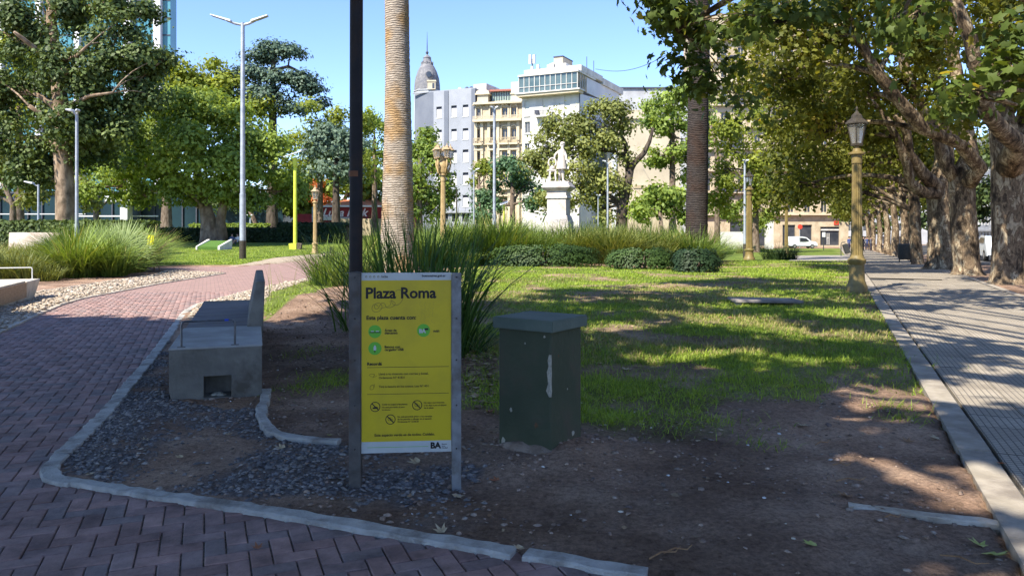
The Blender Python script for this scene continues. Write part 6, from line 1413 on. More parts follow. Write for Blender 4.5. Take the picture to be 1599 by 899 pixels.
for k in range(5):
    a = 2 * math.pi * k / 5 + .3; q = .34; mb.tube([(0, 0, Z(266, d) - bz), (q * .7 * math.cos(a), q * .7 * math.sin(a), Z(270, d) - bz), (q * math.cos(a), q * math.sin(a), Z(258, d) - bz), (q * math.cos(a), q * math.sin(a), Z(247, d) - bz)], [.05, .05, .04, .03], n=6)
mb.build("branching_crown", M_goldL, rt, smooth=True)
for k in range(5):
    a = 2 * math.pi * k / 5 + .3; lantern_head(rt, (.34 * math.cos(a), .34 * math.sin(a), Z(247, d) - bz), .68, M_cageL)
# bins
M_bin = mat("dark_bin", (.025, .028, .028), (.05, .052, .05), scale=20, rough=.6)
x, d = G(518, 428); rt = empty("litter_bin", (x, d, 0), 0, "dark slatted litter bin on a foot beside the path behind the sign", "litter bin")
mb = MB(); mb.tube([(0, 0, -.05), (0, 0, .12)], .10, n=10); mb.build("foot", M_bin, rt)
mb = MB(); mb.box(-.28, .28, -.24, .24, .12, .16); mb.build("tray", M_bin, rt)
for k in range(9):
    for s in (-1, 1):
        mb = MB(); xx = -.26 + k * .065; mb.box(xx - .016, xx + .016, s * .25 - .01, s * .25 + .01, .13, .72); mb.build("slat", M_bin, rt)
mb = MB(); mb.box(-.25, .25, -.22, .22, .161, .66); mb.build("liner", mat("bin_liner", (.10, .11, .11), (.16, .17, .17), rough=.6), rt)
mb = MB(); mb.box(-.30, .30, -.27, .27, .73, .77); mb.box(-.02, .02, -.2, .2, .771, .96); mb.build("rim", M_bin, rt)
bx, by, bz = gbase(1319, 58); rt = empty("tilting_basket", (bx, by, bz), 0, "black litter basket hanging tilted on its post by the lawn path", "litter bin")
mb = MB(); mb.tube([(-.28, 0, 0), (-.28, 0, 1.0), (-.2, 0, 1.08), (.05, 0, 1.1)], .035, n=8); mb.build("post", M_bin, rt)
mb = MB(); mb.box(-.16, .16, -.16, .16, .25, .95, rz=0); mb.v = [(x + .12 + (z - .6) * -.35, y, z + x * .35) for x, y, z in mb.v]; mb.build("basket", M_bin, rt, bevel=.02)
bx, by, bz = gbase(1413, 41); rt = empty("street_bin", (bx, by, bz), 0, "dark barrel bin between the slim plane trunk and the lit root", "litter bin")
mb = MB(); mb.lathe([(.28, .2), (.34, .3), (.36, 1.0), (.30, 1.05)], n=14); mb.build("barrel", M_bin, rt, smooth=True, auto=40)
mb = MB(); mb.tube([(-.3, 0, -.1), (-.3, 0, .3)], .03, n=6); mb.tube([(.3, 0, -.1), (.3, 0, .3)], .03, n=6); mb.build("legs", M_bin, rt)
# garden lounger on the left lawn
x, d = G(338, 386); d = min(d, 52)
bx, by, bz = gbase(338, d); rt = empty("lawn_lounger", (bx, by, bz), 0, "green turf covered lounger with white concrete ends on the left lawn", "lounger")
M_turfm = mat("turf_cover", (.05, .11, .02), (.09, .18, .03), scale=20, rough=1, bump=.5); M_wc = mat("white_concrete", (.55, .54, .50), (.70, .69, .64), scale=6, rough=.8)
mb = MB(); mb.hexa([(-.80, -1.2, 0), (.55, -1.2, 0), (.85, .2, 0), (-.5, .2, 0)], [(-.80, -1.2, .22), (.55, -1.2, .22), (.85, .2, .62), (-.5, .2, .62)]); mb.build("cushion_slope", M_turfm, rt)
for nm, q in (("end_slab", [(-.92, -1.25, 0), (-.80, -1.25, 0), (-.52, .2, 0), (-.70, .2, 0)]), ("end_slab", [(.56, -1.25, 0), (.72, -1.25, 0), (1.02, .2, 0), (.86, .2, 0)])):
    mb = MB(); mb.hexa([q[0], q[1], q[2], q[3]], [(q[0][0], q[0][1], .26), (q[1][0], q[1][1], .26), (q[2][0], q[2][1], .72), (q[3][0], q[3][1], .72)]); mb.build(nm, M_wc, rt, bevel=.02)
# ---- statue
M_mar = mat("weathered_marble", (.50, .45, .40), (.66, .62, .56), scale=5, rough=.75, bump=.2, bscale=20, stain=(.40, .33, .28), stain_scale=2.5)
SDp = 42.0; sx, sy, sz = gbase(872.5, SDp); SR = R(-17)
sx2 = sx
ped = empty("statue_pedestal", (sx, sy, sz), SR, "tall white marble pedestal standing in the grasses under the statue", "pedestal")
u = SDp / F
def zz_(py): return Z(py, SDp) - sz
mb = MB(); mb.lathe([(.70, -.1), (.70, zz_(346)), (.67, zz_(345)), (.60, zz_(338)), (.57, zz_(336.5))], n=4, sq=True, rz=0); mb.build("plinth", M_mar, ped, bevel=.02)
mb = MB(); mb.lathe([(.54, zz_(336.4)), (.53, zz_(310.5))], n=4, sq=True); mb.build("die", M_mar, ped, bevel=.015)
mb = MB(); mb.lathe([(.60, zz_(310.4)), (.60, zz_(308)), (.55, zz_(306)), (.55, zz_(299)), (.66, zz_(297)), (.78, zz_(294)), (.80, zz_(292.5)), (.62, zz_(285.2)), (.50, zz_(285))], n=4, sq=True); mb.build("cornice", M_mar, ped, bevel=.012)
stt = empty("marble_statue", (sx, sy, sz + zz_(285)), 0, "white marble man in a long coat leaning on a chair atop the pedestal", "statue")
def sp(px, py, dy=0.0): return Vector((X(px, SDp) - sx, dy, Z(py, SDp) - sz - zz_(285)))
def skin_body(name, nodes, edges, m, parent, sub=1, root=0):
    me = bpy.data.meshes.new(name); me.from_pydata([tuple(n[0]) for n in nodes], edges, []); ob = bpy.data.objects.new(name, me); link(ob)
    bpy.context.view_layer.objects.active = ob
    md = ob.modifiers.new("skin", 'SKIN'); md.use_smooth_shade = True
    for i, n in enumerate(nodes):
        sv_ = me.skin_vertices[0].data[i]; sv_.radius = (n[1], n[2] if len(n) > 2 else n[1]); sv_.use_root = (i == root)
    sb = ob.modifiers.new("sub", 'SUBSURF'); sb.levels = sub; sb.render_levels = sub
    dg = bpy.context.evaluated_depsgraph_get(); dg.update(); m2 = bpy.data.meshes.new_from_object(ob.evaluated_get(dg)); m2.name = name
    bpy.data.objects.remove(ob); m2.materials.clear()
    for q in (m if isinstance(m, (list, tuple)) else [m]): m2.materials.append(q)
    m2.polygons.foreach_set("use_smooth", [True] * len(m2.polygons))
    return link(bpy.data.objects.new(name, m2), parent)
nodes = [(sp(877, 257), .20, .17), (sp(877.5, 247), .18, .15), (sp(877.5, 238), .20, .15), (sp(878, 233.5), .10, .10), (sp(878.3, 230.5), .065, .07), (sp(878.8, 227.5), .10, .11), (sp(879, 223.8), .085, .10),
         (sp(873, 236.5), .10, .09), (sp(867.5, 241), .075, .07), (sp(866, 246), .055), (sp(865.5, 250), .045),
         (sp(881.5, 238, -.05), .09, .09), (sp(884, 245, -.15), .07), (sp(883.5, 251, -.25), .05), (sp(886.5, 250.5, -.35), .04),
         (sp(878.5, 264), .12, .11), (sp(879, 274), .085), (sp(879.5, 282.5), .06), (sp(883, 284, -.1), .055, .05),
         (sp(875, 265, .08), .11), (sp(874, 274, .12), .08), (sp(873.5, 282, .12), .06), (sp(876.5, 284, .02), .05)]
edges = [(0, 1), (1, 2), (2, 3), (3, 4), (4, 5), (5, 6), (2, 7), (7, 8), (8, 9), (9, 10), (2, 11), (11, 12), (12, 13), (13, 14), (0, 15), (15, 16), (16, 17), (17, 18), (0, 19), (19, 20), (20, 21), (21, 22)]
skin_body("figure", nodes, edges, M_mar, stt, sub=2)
mb = MB(); c = sp(877.3, 250); n = 22
prof = [(sp(0, 264).z, .30, .26), (sp(0, 258).z, .27, .23), (sp(0, 250).z, .22, .19), (sp(0, 244).z, .20, .175), (sp(0, 237).z, .225, .17), (sp(0, 234).z, .15, .13)]
vs = []; fs = []
for i, (z, rx, ry) in enumerate(prof):
    for k in range(n): a = 2 * math.pi * k / n; w = 1 + (.07 if k % 2 else -.03) * (1 - i / 5); vs.append((c.x + rx * w * math.cos(a), ry * w * math.sin(a), z))
for i in range(len(prof) - 1):
    for k in range(n): fs.append((i * n + k, i * n + (k + 1) % n, (i + 1) * n + (k + 1) % n, (i + 1) * n + k))
mb.add(vs, fs); mb.build("coat", M_mar, stt, smooth=True)
mb = MB()
for (a, b, r, dz) in ((878.0, 224.5, .12, 0), (876.2, 227.5, .075, .03), (880.2, 223.8, .08, 0)):
    q = sp(a, b); mb.lathe([(.01, q.z - r), (r * .7, q.z - r * .7), (r, q.z), (r * .75, q.z + r * .62), (.01, q.z + r)], (q.x, dz), n=10)
mb.build("hair", M_mar, stt, smooth=True)
mb = MB(); q = sp(881.0, 227.6, -.02); mb.tube([tuple(q + Vector((-.03, 0, .03))), tuple(q + Vector((.035, 0, -.01)))], [.03, .012], n=6); mb.build("nose", M_mar, stt, smooth=True)
mb = MB(); q = sp(0, 284.9); mb.box(-.62, .56, -.40, .40, 0, .05); mb.build("statue_base", M_mar, stt, bevel=.01)
ch = empty("marble_chair", (sx, sy, sz + zz_(285) + .05), 0, "carved white marble chair with ring back under the statue's hand", "chair")
def cp_(px, py, dy=0.0): v = sp(px, py, dy); v.z -= .05; return v
mb = MB(); c = cp_(862.5, 254); P = [(c.x + .21 * math.cos(a), 0, c.z + .25 * math.sin(a)) for a in [R(-50 + 280 * i / 16) for i in range(17)]]; mb.tube(P, .045, n=8); mb.build("ring_back", M_mar, ch, smooth=True)
mb = MB(); q = cp_(861.5, 266.5); mb.box(q.x - .26, q.x + .26, -.26, .26, q.z - .06, q.z + .05); mb.build("seat", M_mar, ch, bevel=.03, segs=2)
mb = MB(); q = cp_(862.5, 262); mb.lathe([(.02, q.z + .12), (.14, q.z + .05), (.18, q.z - .1)], (q.x, 0), n=12); mb.build("cushion", M_mar, ch, smooth=True)
for (a, dy) in ((859, -.2), (867.5, -.2), (859, .2), (867.5, .2)):
    mb = MB(); t_ = cp_(a, 268, dy); mb.tube([tuple(t_), (t_.x - .02, dy, t_.z * .6), (t_.x + .01, dy, .12), (t_.x - .02, dy, 0)], [.06, .05, .035, .05], n=8); mb.build("leg", M_mar, ch, smooth=True)
# ---- people
M_skin = mat("skin", (.38, .22, .15), (.46, .28, .20), rough=.6)
def person(label, px, d, pose, top, bottom, rz=0, group=None, h=1.70):
    x, y, z = gbase(px, d); rt = empty("person", (x, y, z), rz, label, "person", group)
    mt = mat("shirt", top, rough=.9); mbm = mat("trousers", bottom, rough=.9); mh = mat("hair", (.03, .02, .015), rough=.8); s = h / 1.7
    if pose == 'stand':
        N_ = [((0, 0, .93), .15, .11), ((0, 0, 1.15), .13, .10), ((0, 0, 1.36), .17, .11), ((0, 0, 1.46), .06), ((0, 0, 1.56), .085, .10), ((0, 0, 1.64), .075, .085),
              ((.20, 0, 1.37), .055), ((.25, .02, 1.12), .042), ((.27, -.06, .90), .032), ((-.20, 0, 1.37), .055), ((-.25, -.02, 1.12), .042), ((-.26, -.08, .90), .032),
              ((.09, .02, .50), .07), ((.10, .14, .10), .045), ((.10, .02, .04), .045), ((-.09, -.03, .50), .07), ((-.10, -.12, .09), .045), ((-.10, -.24, .04), .045)]
        E = [(0, 1), (1, 2), (2, 3), (3, 4), (4, 5), (2, 6), (6, 7), (7, 8), (2, 9), (9, 10), (10, 11), (0, 12), (12, 13), (13, 14), (0, 15), (15, 16), (16, 17)]
        shirt = lambda c: c.z > .92 * s and c.z < 1.44 * s; hair = (0, .02, 1.67, .1); 
    else:
        N_ = [((0, 0, .14), .16, .12), ((.02, .04, .38), .14, .10), ((.02, .02, .60), .16, .10), ((.02, 0, .70), .055), ((.02, -.03, .80), .085, .10), ((.02, -.03, .87), .075, .08),
              ((.20, 0, .60), .05), ((.27, -.14, .42), .04), ((.18, -.35, .40), .03), ((-.16, 0, .60), .05), ((-.24, -.12, .42), .04), ((-.14, -.34, .38), .03),
              ((.16, -.36, .42), .075), ((.18, -.62, .10), .05), ((.18, -.74, .05), .045), ((-.12, -.36, .38), .075), ((-.14, -.60, .10), .05), ((-.14, -.72, .05), .045)]
        E = [(0, 1), (1, 2), (2, 3), (3, 4), (4, 5), (2, 6), (6, 7), (7, 8), (2, 9), (9, 10), (10, 11), (0, 12), (12, 13), (13, 14), (0, 15), (15, 16), (16, 17)]
        shirt = lambda c: c.z > .22 and c.z < .68 and c.y > -.2; hair = (.02, 0, .90, .1)
    N_ = [(Vector(n[0]) * s,) + tuple(q * s for q in n[1:]) for n in N_]
    o = skin_body("body", N_, E, [M_skin, mt, mbm], rt, sub=1)
    for p in o.data.polygons:
        c = p.center
        if shirt(c): p.material_index = 1
        elif (c.z < .92 * s if pose == 'stand' else (c.z <= .22 or c.y < -.22 and c.z < .5)) and not (pose == 'stand' and abs(c.x) > .2): p.material_index = 2
    mb = MB(); hx, hy, hz, hr = [q * s for q in hair]; mb.lathe([(.02, hz + hr * .75), (hr * .75, hz + hr * .45), (hr, hz - hr * .1), (hr * .9, hz - hr * .8)], (hx, hy + .02), n=10); mb.build("hair", mh, rt, smooth=True)
    return rt
person("person in dark top sitting on the lawn behind the green lounger", 345, 60, 'sit', (.03, .03, .035), (.35, .3, .28))
person("person in grey blue top sitting beside one in white on the lawn", 362, 60, 'sit', (.12, .14, .22), (.05, .05, .07), rz=.5)
person("person in white shirt sitting bent on the lawn next to the tall lamp", 371, 60, 'sit', (.75, .72, .68), (.5, .3, .2), rz=-.6)
for k, (px, dd, t, b, lab) in enumerate([(1326, 92, (.05, .08, .22), (.03, .03, .06), "distant walker in blue left of the golden post"), (1348, 84, (.03, .03, .04), (.02, .02, .03), "distant walker in black just right of the golden post"),
                                         (1354, 93, (.04, .06, .16), (.03, .03, .06), "distant walker in navy farther along the walk"), (1360, 87, (.10, .10, .12), (.03, .03, .05), "distant walker in grey near the plane trunks"), (1352, 100, (.35, .33, .3), (.04, .04, .05), "farthest walker in pale top under the plane trees")]):
    person(lab, px, dd, 'stand', t, b, rz=random.uniform(-1, 1), group="walkers far along the sidewalk")
# ---- vehicles
M_gls = mat("vehicle_glass", (.02, .025, .03), (.03, .035, .04), rough=.08, spec=.6)
M_tyre = mat("tyre", (.02, .02, .02), rough=.8); M_rim = mat("wheel_rim", (.35, .35, .36), rough=.4, metal=.6)
def vehicle(name, label, cat, loc, rz, prof, W_, col, wheels, glass, wr=.33, group=None):
    """prof: side outline (x,z); glass: list of side window outlines"""
    rt = empty(name, loc, rz, label, cat, group); n = len(prof); mb = MB(); vs = []
    zmid = .95
    def half(z): return W_ / 2 * (1 - .16 * max(0, min(1, (z - zmid) / .8)) - (.04 if z < .45 else 0))
    for s in (-1, 1): vs += [(x, s * half(z), z) for x, z in prof]
    mb.add(vs, [tuple(range(n)), tuple(range(2 * n - 1, n - 1, -1))] + [(i, i + n, (i + 1) % n + n, (i + 1) % n)[::-1] for i in range(n)])
    body = mb.build("body", col, rt, bevel=.035, segs=2, smooth=True, auto=35)
    for gpoly in glass:
        for s in (-1, 1):
            mb = MB(); mb.add([(x, s * (half(z) + .006), z) for x, z in gpoly], [tuple(range(len(gpoly)))] if s < 0 else [tuple(range(len(gpoly)))[::-1]]); mb.build("window", M_gls, rt)
    for wx in wheels:
        for s in (-1, 1):
            mb = MB(); mb.tube([(wx, s * (W_ / 2 - .20), wr), (wx, s * (W_ / 2 + .01), wr)], wr, n=18); w = mb.build("wheel", M_tyre, rt)
            mb = MB(); mb.tube([(wx, s * (W_ / 2 - .02), wr), (wx, s * (W_ / 2 + .018), wr)], wr * .6, n=12); mb.build("rim", M_rim, w)
    return rt
M_wvan = mat("white_car_paint", (.62, .66, .68), (.68, .72, .74), rough=.25, spec=.5)
vp = [(-2.1, .35), (-2.15, .9), (-2.1, 1.5), (-1.95, 1.78), (-.2, 1.82), (.55, 1.68), (1.2, 1.12), (1.95, .98), (2.15, .75), (2.15, .35)]
v = vehicle("white_van", "compact white van parked before the pale shopfront right of centre", "van", (0, 0, 0), 0, vp, 1.8, M_wvan, (-1.35, 1.4), [[(-.6, 1.05), (.98, 1.1), (.5, 1.58), (-.1, 1.66), (-.6, 1.66)]])
x, y = X(1251, 118), 118; v.location = (x, y, float(gz(x, y)) + .05)
mb = MB(); mb.add([(1.25, -.72, 1.14), (1.25, .72, 1.14), (.60, .66, 1.69), (.60, -.66, 1.69)], [(0, 1, 2, 3)]); mb.v = [(a + .02, b, c + .015) for a, b, c in mb.v]; mb.build("windscreen", M_gls, v)
for s in (-1, 1):
    mb = MB(); mb.box(2.02, 2.17, s * .65 - .15, s * .65 + .15, .68, .86); mb.build("headlight", M_galw, v)
mb = MB(); mb.box(-.15, .05, -.93, -.905, .9, .94); mb.build("door_handle", M_bin, v)
mb = MB(); mb.box(-2.2, 2.2, -.88, .88, .26, .45); mb.build("bumper", M_bin, v, bevel=.03)
M_dcar = mat("dark_car_paint", (.015, .017, .022), (.03, .03, .035), rough=.2, spec=.6)
cprof = [(-2.1, .35), (-2.15, .8), (-1.9, 1.0), (-1.3, 1.42), (.2, 1.46), (.95, 1.05), (1.9, .92), (2.15, .7), (2.15, .35)]
cw = [[(-1.2, 1.02), (.70, 1.06), (.15, 1.36), (-1.1, 1.34)]]
x, y, _ = sw(37, 8.0); c1 = vehicle("parked_car", "dark car parked by the road between the slim trunk and the widest plane trunk", "car", (x, y, float(gz(x, y)) + .04), ang, cprof, 1.75, M_dcar, (-1.35, 1.35), cw, group="cars along the road behind the plane trees")
for k, (t, n_, mcol, lab) in enumerate([(48, 8.0, M_wvan, "white car parked beyond the dark car by the road"), (58, 8.0, mat("grey_car_paint", (.12, .12, .13), rough=.3), "grey car parked farther along the road"), (74, 8.0, M_dcar, "farthest dark car parked along the road"), (33, 12.0, mat("silver_car_paint", (.4, .4, .42), rough=.3), "silver car driving on the road behind the right trunks")]):
    x, y, _ = sw(t, n_); c2 = copy_tree(c1, (x, y, float(gz(x, y)) + .04), ang, lab)
    for ch_ in c2.children:
        if ch_.name.startswith("body"): ch_.data = ch_.data.copy(); ch_.data.materials.clear(); ch_.data.materials.append(mcol)
M_bus = mat("bus_white", (.60, .64, .70), (.66, .70, .76), rough=.35); M_blue = mat("bus_blue", (.03, .12, .45), rough=.4)
x, y, _ = sw(30, 17.5)
bus = empty("city_bus", (x, y, float(gz(x, y)) + .04), ang, "white and blue bus glimpsed between the two rightmost plane trunks", "bus")
mb = MB(); mb.box(-5, 5, -1.2, 1.2, .35, 2.95); mb.build("body", M_bus, bus, bevel=.12, segs=2)
mb = MB(); mb.box(-5.01, 5.01, -1.215, 1.215, .75, 1.35); mb.build("blue_stripe", M_blue, bus)
for k in range(6):
    for s in (-1, 1):
        mb = MB(); mb.box(-4.6 + k * 1.55, -3.3 + k * 1.55, s * 1.212 - .006, s * 1.212 + .006, 1.5, 2.5); mb.build("window", M_gls, bus)
mb = MB(); mb.box(-5.02, -5.005, -1.0, 1.0, 1.4, 2.6); mb.build("windscreen", M_gls, bus)
for wx in (-3.4, 3.2):
    for s in (-1, 1):
        mb = MB(); mb.tube([(wx, s * .95, .48), (wx, s * 1.22, .48)], .48, n=16); mb.build("wheel", M_tyre, bus)
# overhead cable
mb = MB(); P0 = Vector((11.5, 104, Z(108, 104))); P1 = Vector((X(1110, 60), 60, Z(40, 60))); pts = []
for i in range(25): t = i / 24; p = P0.lerp(P1, t); p.z -= 1.6 * math.sin(math.pi * t); pts.append(p)
mb.tube(pts, .03, n=4); cb = mb.build("overhead_cable", M_bin); tag(cb, "thin dark cable sagging across the sky right of the white building", "cable")
# ================================================================== BUILDINGS
M_win = mat("dark_window", (.03, .035, .045), (.06, .065, .075), scale=.8, rough=.12, spec=.6)
M_shut = mat("white_roller_shutter", (.58, .57, .55), (.64, .63, .61), scale=2, rough=.6)
M_slot = mat("dark_blue_grey", (.05, .055, .08), (.07, .075, .10), rough=.7)  # dark blue grey for shutter slots, rails, masts and roof edges
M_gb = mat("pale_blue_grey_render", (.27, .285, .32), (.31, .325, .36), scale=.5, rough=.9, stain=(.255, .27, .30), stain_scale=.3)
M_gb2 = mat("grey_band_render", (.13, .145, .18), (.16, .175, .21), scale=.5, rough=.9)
M_crm = mat("cream_stucco", (.40, .33, .225), (.50, .42, .30), scale=.8, rough=.9, bump=.2, stain=(.33, .26, .17), stain_scale=.7)
M_crm2 = mat("cream_trim", (.48, .41, .29), (.56, .48, .35), scale=1, rough=.9)
M_wh = mat("white_stucco", (.50, .49, .46), (.60, .585, .55), scale=.8, rough=.9, stain=(.42, .40, .36), stain_scale=.5)
M_beig = mat("beige_party_wall", (.46, .39, .29), (.56, .485, .37), scale=.5, rough=.95, stain=(.38, .32, .24), stain_scale=.25)
M_grw = mat("grey_roof_wall", (.36, .37, .38), (.45, .455, .46), scale=.5, rough=.95, stain=(.30, .30, .31), stain_scale=.3)
M_ggl = mat("green_gallery_glass", (.05, .085, .085), (.10, .14, .135), scale=.7, rough=.1, spec=.7)
M_rail2 = mat("railing_tan", (.34, .27, .17), (.45, .37, .25), rough=.7)
class Bld:
    """a building in its own frame: local x along the front, local -y out of the front"""
    def __init__(s, name, label, O, ang_, cat="building"):
        s.r = empty(name, O, ang_, label, cat); s.O = Vector(O); s.a = ang_
    def wall(s, x0, x1, z0, z1, op, m, y=0.0, depth=.35, name="wall"):
        xs_ = sorted({x0, x1} | {v for o in op for v in (o[0], o[1]) if x0 < v < x1}); zs_ = sorted({z0, z1} | {v for o in op for v in (o[2], o[3]) if z0 < v < z1})
        mb = MB()
        for i in range(len(xs_) - 1):
            for j in range(len(zs_) - 1):
                cx_, cz_ = (xs_[i] + xs_[i + 1]) / 2, (zs_[j] + zs_[j + 1]) / 2
                if any(o[0] < cx_ < o[1] and o[2] < cz_ < o[3] for o in op): continue
                mb.add([(xs_[i], y, zs_[j]), (xs_[i + 1], y, zs_[j]), (xs_[i + 1], y, zs_[j + 1]), (xs_[i], y, zs_[j + 1])], [(0, 1, 2, 3)])
        for a, b, c, d in [o[:4] for o in op]:
            mb.add([(a, y, c), (b, y, c), (b, y, d), (a, y, d), (a, y + depth, c), (b, y + depth, c), (b, y + depth, d), (a, y + depth, d)], [(0, 4, 5, 1), (1, 5, 6, 2), (2, 6, 7, 3), (3, 7, 4, 0)])
        return mb.build(name, m, s.r)
    def box(s, x0, x1, y0, y1, z0, z1, m, name, bevel=0, parent=None):
        mb = MB(); mb.box(x0, x1, y0, y1, z0, z1); return mb.build(name, m, parent or s.r, bevel=bevel)
    def window(s, x0, x1, z0, z1, y=.2, kind='sash', frame=None, arch=False):
        fr = frame or M_crm2; t = min(.10, (x1 - x0) * .12); mb = MB()
        mb.box(x0, x0 + t, y - .05, y + .05, z0, z1); mb.box(x1 - t, x1, y - .05, y + .05, z0, z1); mb.box(x0 + t, x1 - t, y - .05, y + .05, z1 - t, z1); mb.box(x0 + t, x1 - t, y - .05, y + .05, z0, z0 + t)
        if kind != 'shutter': mb.box((x0 + x1) / 2 - t * .4, (x0 + x1) / 2 + t * .4, y - .05, y + .05, z0 + t, z1 - t)
        w = mb.build("window", fr, s.r)
        mb = MB(); mb.box(x0 + t * .5, x1 - t * .5, y, y + .03, z0 + t * .5, z1 - t * .5); mb.build("pane", M_win, w)
        return w
def frame_between(pa, da, pb, db):
    a = Vector((X(pa, da), da, 0)); b = Vector((X(pb, db), db, 0)); return a, math.atan2(b.y - a.y, b.x - a.x), (b - a).length
# grey apartment block with white shutters
a, an, W_ = frame_between(677, 121, 742, 118); GZ0 = -1.0
gb = Bld("grey_apartment_block", "blue grey apartment block with rows of white roller shutters", (a.x, a.y, 0), an); ppm = 119.5 / F
def ux(px): return (px - 677) * W_ / 65.0
def uz(py): return Z(py, 119.5)
cols_ = (685.8, 709.3, 727.2); rows_ = ((165, 183), (201.5, 219), (234.5, 254), (270, 289), (305, 323))
ops = []
for c in cols_:
    for (t0, t1) in rows_: ops.append((ux(c - 4.3), ux(c + 4.3), uz(t1), uz(t0)))
gt = uz(141); gr_op = [(ux(690), ux(700), uz(346), uz(334)), (ux(706), ux(717), uz(346), uz(334)), (ux(722), ux(733), uz(346), uz(334))]
gb.wall(0, W_, GZ0, gt, ops + gr_op, M_gb, depth=.3)
gb.box(ux(694.2), ux(700.8), -.10, -.005, uz(331), gt - .01, M_gb2, "dark_band"); gb.box(ux(736.5), ux(742.5), -.10, -.005, uz(331), gt - .01, M_gb2, "dark_band")
gb.box(0, W_, -.5, -.11, uz(332.5), uz(329.5), M_gb, "ledge")
for o in ops:
    t = (o[3] - o[2]); w = gb.box(o[0], o[1], .10, .16, o[2], o[3] - t * .23, M_shut, "roller_shutter")
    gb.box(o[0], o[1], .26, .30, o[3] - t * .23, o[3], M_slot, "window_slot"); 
    gb.box(o[0] - .05, o[1] + .05, -.07, .09, o[2] - .09, o[2] - .002, M_shut, "sill")
for o in gr_op: gb.box(o[0], o[1], .26, .30, o[2], o[3], M_win, "ground_window")
a2 = Vector((X(647.5, 123.5), 123.5, 0)); mb = MB()
la = gb.r.matrix_world if False else None
def to_local(bl, v): c, s_ = math.cos(-bl.a), math.sin(-bl.a); q = v - bl.O; return (q.x * c - q.y * s_, q.x * s_ + q.y * c)
lx, ly = to_local(gb, a2)
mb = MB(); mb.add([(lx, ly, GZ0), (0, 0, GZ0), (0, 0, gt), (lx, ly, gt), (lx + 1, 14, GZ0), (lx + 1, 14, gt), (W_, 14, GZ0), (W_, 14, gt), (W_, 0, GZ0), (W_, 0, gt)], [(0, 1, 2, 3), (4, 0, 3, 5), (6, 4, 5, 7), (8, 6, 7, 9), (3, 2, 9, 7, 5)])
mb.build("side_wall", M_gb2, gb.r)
gb.box(lx, W_, .2, .5, gt + .002, gt + .18, M_gb, "parapet")
for k, xx in enumerate((ux(705), ux(716), ux(723))):
    mb = MB(); mb.lathe([(.35, gt), (.4, gt + .7), (.2, gt + .95), (.05, gt + 1)], (xx, 3), n=10); mb.build("water_tank", M_wh if k == 0 else M_slot, gb.r)
gb.box(ux(722), ux(742), 4, 9, gt, gt + 1.5, M_wh, "roof_room")
# domed tower
d = 134.0; cx_ = X(667, d); 
tw = empty("domed_tower", (cx_, d, 0), 0, "slate grey domed tower with lantern and needle spire behind the grey block", "tower")
M_slate = mat("slate_dome", (.14, .14, .15), (.22, .215, .22), scale=3, rough=.8, bump=.3, stain=(.13, .13, .15), stain_scale=1)
def zt(py): return Z(py, d)
k_ = d / F
mb = MB(); mb.lathe([(20.3 * k_, -1), (20.3 * k_, zt(145)), (21.5 * k_, zt(144)), (21.5 * k_, zt(142.5)), (20.3 * k_, zt(142))], n=8, rz=.2); mb.build("shaft", M_grw, tw)
mb = MB(); mb.lathe([(20.3 * k_, zt(142)), (19.9 * k_, zt(132)), (18.4 * k_, zt(122)), (15.0 * k_, zt(112)), (10.8 * k_, zt(104)), (8.6 * k_, zt(101))], n=16); mb.build("dome", M_slate, tw, smooth=True, auto=50)
mb = MB(); mb.lathe([(8.8 * k_, zt(101.3)), (9 * k_, zt(99)), (7.2 * k_, zt(97)), (6 * k_, zt(92)), (6.6 * k_, zt(91)), (5.2 * k_, zt(89)), (2 * k_, zt(86.5)), (.8 * k_, zt(85))], n=10); mb.build("lantern", M_slate, tw, smooth=True, auto=40)
for q in range(8):
    a_ = 2 * math.pi * q / 8; mb = MB(); mb.tube([(8.6 * k_ * math.cos(a_), 8.6 * k_ * math.sin(a_), zt(102)), (8.6 * k_ * math.cos(a_), 8.6 * k_ * math.sin(a_), zt(97))], .12, n=6); mb.build("finial_post", M_slate, tw)
mb = MB(); mb.lathe([(.6 * k_, zt(86)), (2.2 * k_, zt(83.5)), (2.4 * k_, zt(82)), (.8 * k_, zt(80)), (.7 * k_, zt(72)), (.15 * k_, zt(50))], n=8); mb.build("spire", M_slot, tw)
mb = MB(); mb.lathe([(.1, -.4), (.7, -.38), (.85, 0), (.7, .2)], n=12); mb.v = [(x + 5 * k_, -17 * k_ - z, zt(120.5) + y) for x, y, z in mb.v]; mb.build("dormer", M_slate, tw)
mb = MB(); mb.tube([(5 * k_, -17.2 * k_ - .35, zt(120.5)), (5 * k_, -17.2 * k_ - .45, zt(120.5))], .5, n=12); mb.build("oculus", M_win, tw)
mb = MB(); mb.box(3 * k_, 15 * k_, -21 * k_, -12 * k_, zt(143.5), zt(132)); mb.box(2 * k_, 16 * k_, -22 * k_, -12 * k_, zt(131.9), zt(129.5)); mb.build("window_bay", M_crm2, tw)
mb = MB(); mb.box(10.2 * k_, 13.6 * k_, -21.2 * k_, -21.02 * k_, zt(142), zt(134)); mb.build("window", M_win, tw)
